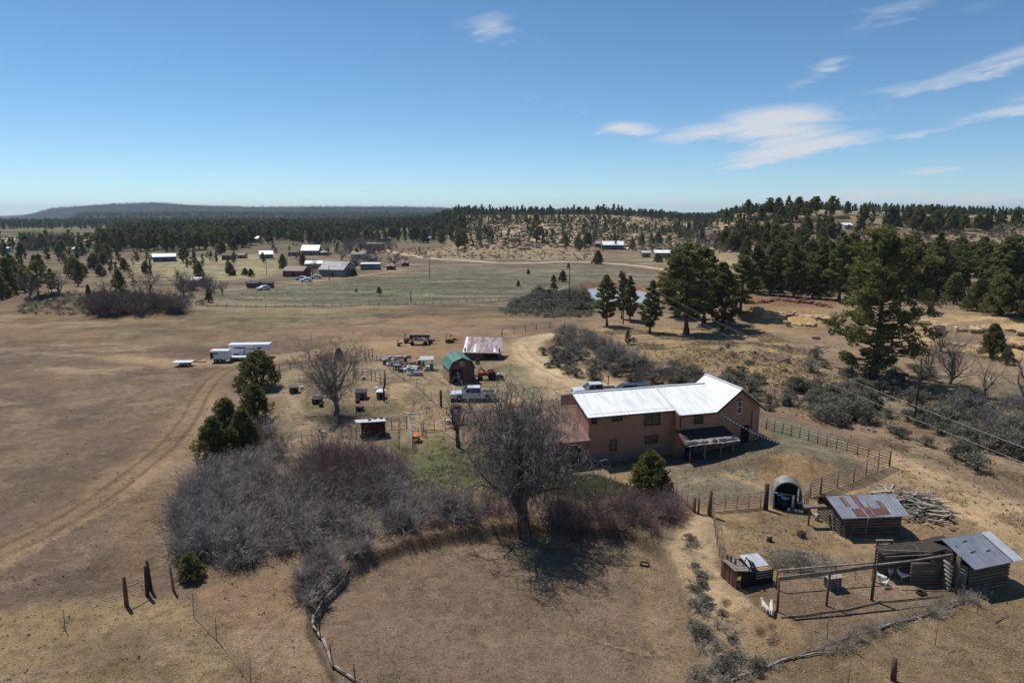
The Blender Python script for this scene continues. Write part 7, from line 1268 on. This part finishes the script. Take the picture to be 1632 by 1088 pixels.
vb('house', 'small pale flat-roofed house in the trees behind the village', 'house', 610, 386, 20, 3, 8, 0, 'tanwall', 'greyroof', .6, 'flat', 2); vb('barn', 'long dark barn with white roof below the middle ridge', 'barn', 977, 398, 33, 3.2, 9, -3, 'bluewall', 'whiteroof', 2.2, wins=0); vb('shed', 'small dark shed left of the long dark barn', 'shed', 953, 394, 9, 2.6, 4, 0, 'brownroof', 'greyroof', .6, wins=0)
vb('shed', 'small grey-brown shed left of the white-roofed low house', 'shed', 1030, 410, 13, 2.6, 6, 0, 'tanwall', 'paletin', .7, wins=1); vb('house', 'low house with bright white roof beside the knoll pines', 'house', 1064, 411, 40, 2.8, 8, -3, 'tanwall', 'whiteroof', 1.2, wins=3); vb('barn', 'long low building with slanting white roof left of the meadow', 'barn', 262, 417, 32, 2.6, 8, 22, 'bluewall', 'whiteroof', 1.2, wins=2)
vb('shed', 'tiny white-roofed shed left of the long low building', 'shed', 245, 413, 9, 2.2, 4, 10, 'whitewall', 'whiteroof', .5, 'flat', 0); vb('barn', 'far white-roofed barn at the left edge of the pine stand', 'barn', 123, 404, 14, 3, 7, 0, 'whitewall', 'whiteroof', 1, wins=0); vb('shed', 'brown shed, left of a pair beyond the meadow', 'shed', 363, 414, 18, 2.4, 5, 6, 'redwall', 'brownroof', .8, wins=1); vb('shed', 'brown shed, right of a pair beyond the meadow', 'shed', 383, 412, 12, 2.0, 5, 0, 'tanwall', 'pinkroof', .6, wins=1)
vb('shed', 'small white-roofed shed under the tall bare tree beyond the mound', 'shed', 310, 456, 16, 2.2, 4, -10, 'tanwall', 'whiteroof', .7, wins=1); vb('shed', 'long low brown shelter left of the village', 'shed', 413, 459, 38, 1.6, 3.5, 4, 'brownroof', 'tar', .5, 'flat', 0); vb('shed', 'low brown stock shed touching the left shelter', 'shed', 400, 456, 16, 1.5, 4, 0, 'redwall', 'brownroof', .5, 'flat', 0)
vb('house', 'white mobile home, left of two above the far road', 'mobile home', 681, 384, 10, 2.6, 4, 0, 'whitewall', 'whiteroof', .4, 'flat', 1); vb('house', 'white mobile home, right of two above the far road', 'mobile home', 704, 383, 9, 2.4, 4, 0, 'whitewall', 'paletin', .4, 'flat', 1); vb('house', 'small cream house among the pines behind the village', 'house', 722, 381, 10, 2.8, 6, 0, 'tanwall', 'pinkroof', 1.0); vb('house', 'pale house left of the barns at the edge of the pines', 'house', 400, 386, 22, 3, 8, 0, 'tanwall', 'whiteroof', 1.6); vb('shed', 'little grey shed right of the white-roofed barn', 'shed', 516, 407, 12, 1.8, 4, 0, 'greywall', 'paletin', .4, 'flat', 0)
vb('house', 'tiny white-roofed house on the wooded slope at the right', 'house', 1352, 364, 13, 1.7, 6, 0, 'whitewall', 'whiteroof', .8, wins=1); vb('house', 'speck of a white house farther right on the wooded slope', 'house', 1430, 360, 7, 2.6, 6, 0, 'whitewall', 'whiteroof', .6, wins=0); vb('shed', 'small pale shed by the far road junction', 'shed', 645, 424, 10, 1.6, 4, 0, 'redwall', 'rustroof', .5, wins=0); vb('shed', 'faint white shed far off in the left valley', 'shed', 8, 402, 8, 2.6, 5, 0, 'whitewall', 'whiteroof', .5, wins=0); vb('shed', 'little red shed at the right end of the village', 'shed', 622, 430, 12, 1.7, 4, 0, 'redwall', 'rustroof', .5, wins=0)
for i, (px, py, m, lb) in enumerate([(480, 446, 'carwhite', 'white car in front of the red-roofed house'), (504, 444, 'carwhite', 'white car left of the grey village house'), (488, 449, 'white', 'white car parked below the first white one'), (578, 419, 'white', 'white car by the village bare trees'), (596, 414, 'carwhite', 'pale car below the flat brown house'), (420, 462, 'white', 'white van beside the left shelter'), (1000, 613 - 215, 'white', 'white car right of the long dark barn')]):
    t_ = thing('parked_car', lb, 'car', Pt(px, py), R(10 * i)); MB().prism([(-2.1, .35), (-2.1, .85), (-1.0, .95), (-.5, 1.4), (1.2, 1.4), (1.9, .95), (2.1, .8), (2.1, .35)][::-1], -.85, .85).build('body', m, t_, bevel=.06); MB().box((.3, 0, 1.15), (1.5, 1.74, .3)).build('side_window', 'glass', t_)
    for x_ in (-1.3, 1.3):
        for sy in (-1, 1): MB().tube((x_, sy * .7, .32), (x_, sy * .88, .32), .32, n=10).build('wheel', 'black', t_)

# ---------------------------------------------------------------- thin dry air
zb_, zt_ = float(gz.min()) - 2, float(gz.max()) + 45
hz = MB().box((0, 5400, (zb_ + zt_) / 2), (24000, 12400, zt_ - zb_)).build('haze', 'dark'); hz.data.materials.clear(); hm = bpy.data.materials.new('haze'); hm.use_nodes = True; t = hm.node_tree; t.nodes.clear(); pv = N(t, 'ShaderNodeVolumePrincipled'); pv.inputs['Color'].default_value = (.64, .80, 1, 1); pv.inputs['Density'].default_value = HAZE; pv.inputs['Anisotropy'].default_value = .2; oo = N(t, 'ShaderNodeOutputMaterial'); t.links.new(pv.outputs[0], oo.inputs['Volume']); hz.data.materials.append(hm)
tag(hz, 'thin blue haze lying over the far hills and forest', 'haze', None, 'stuff')
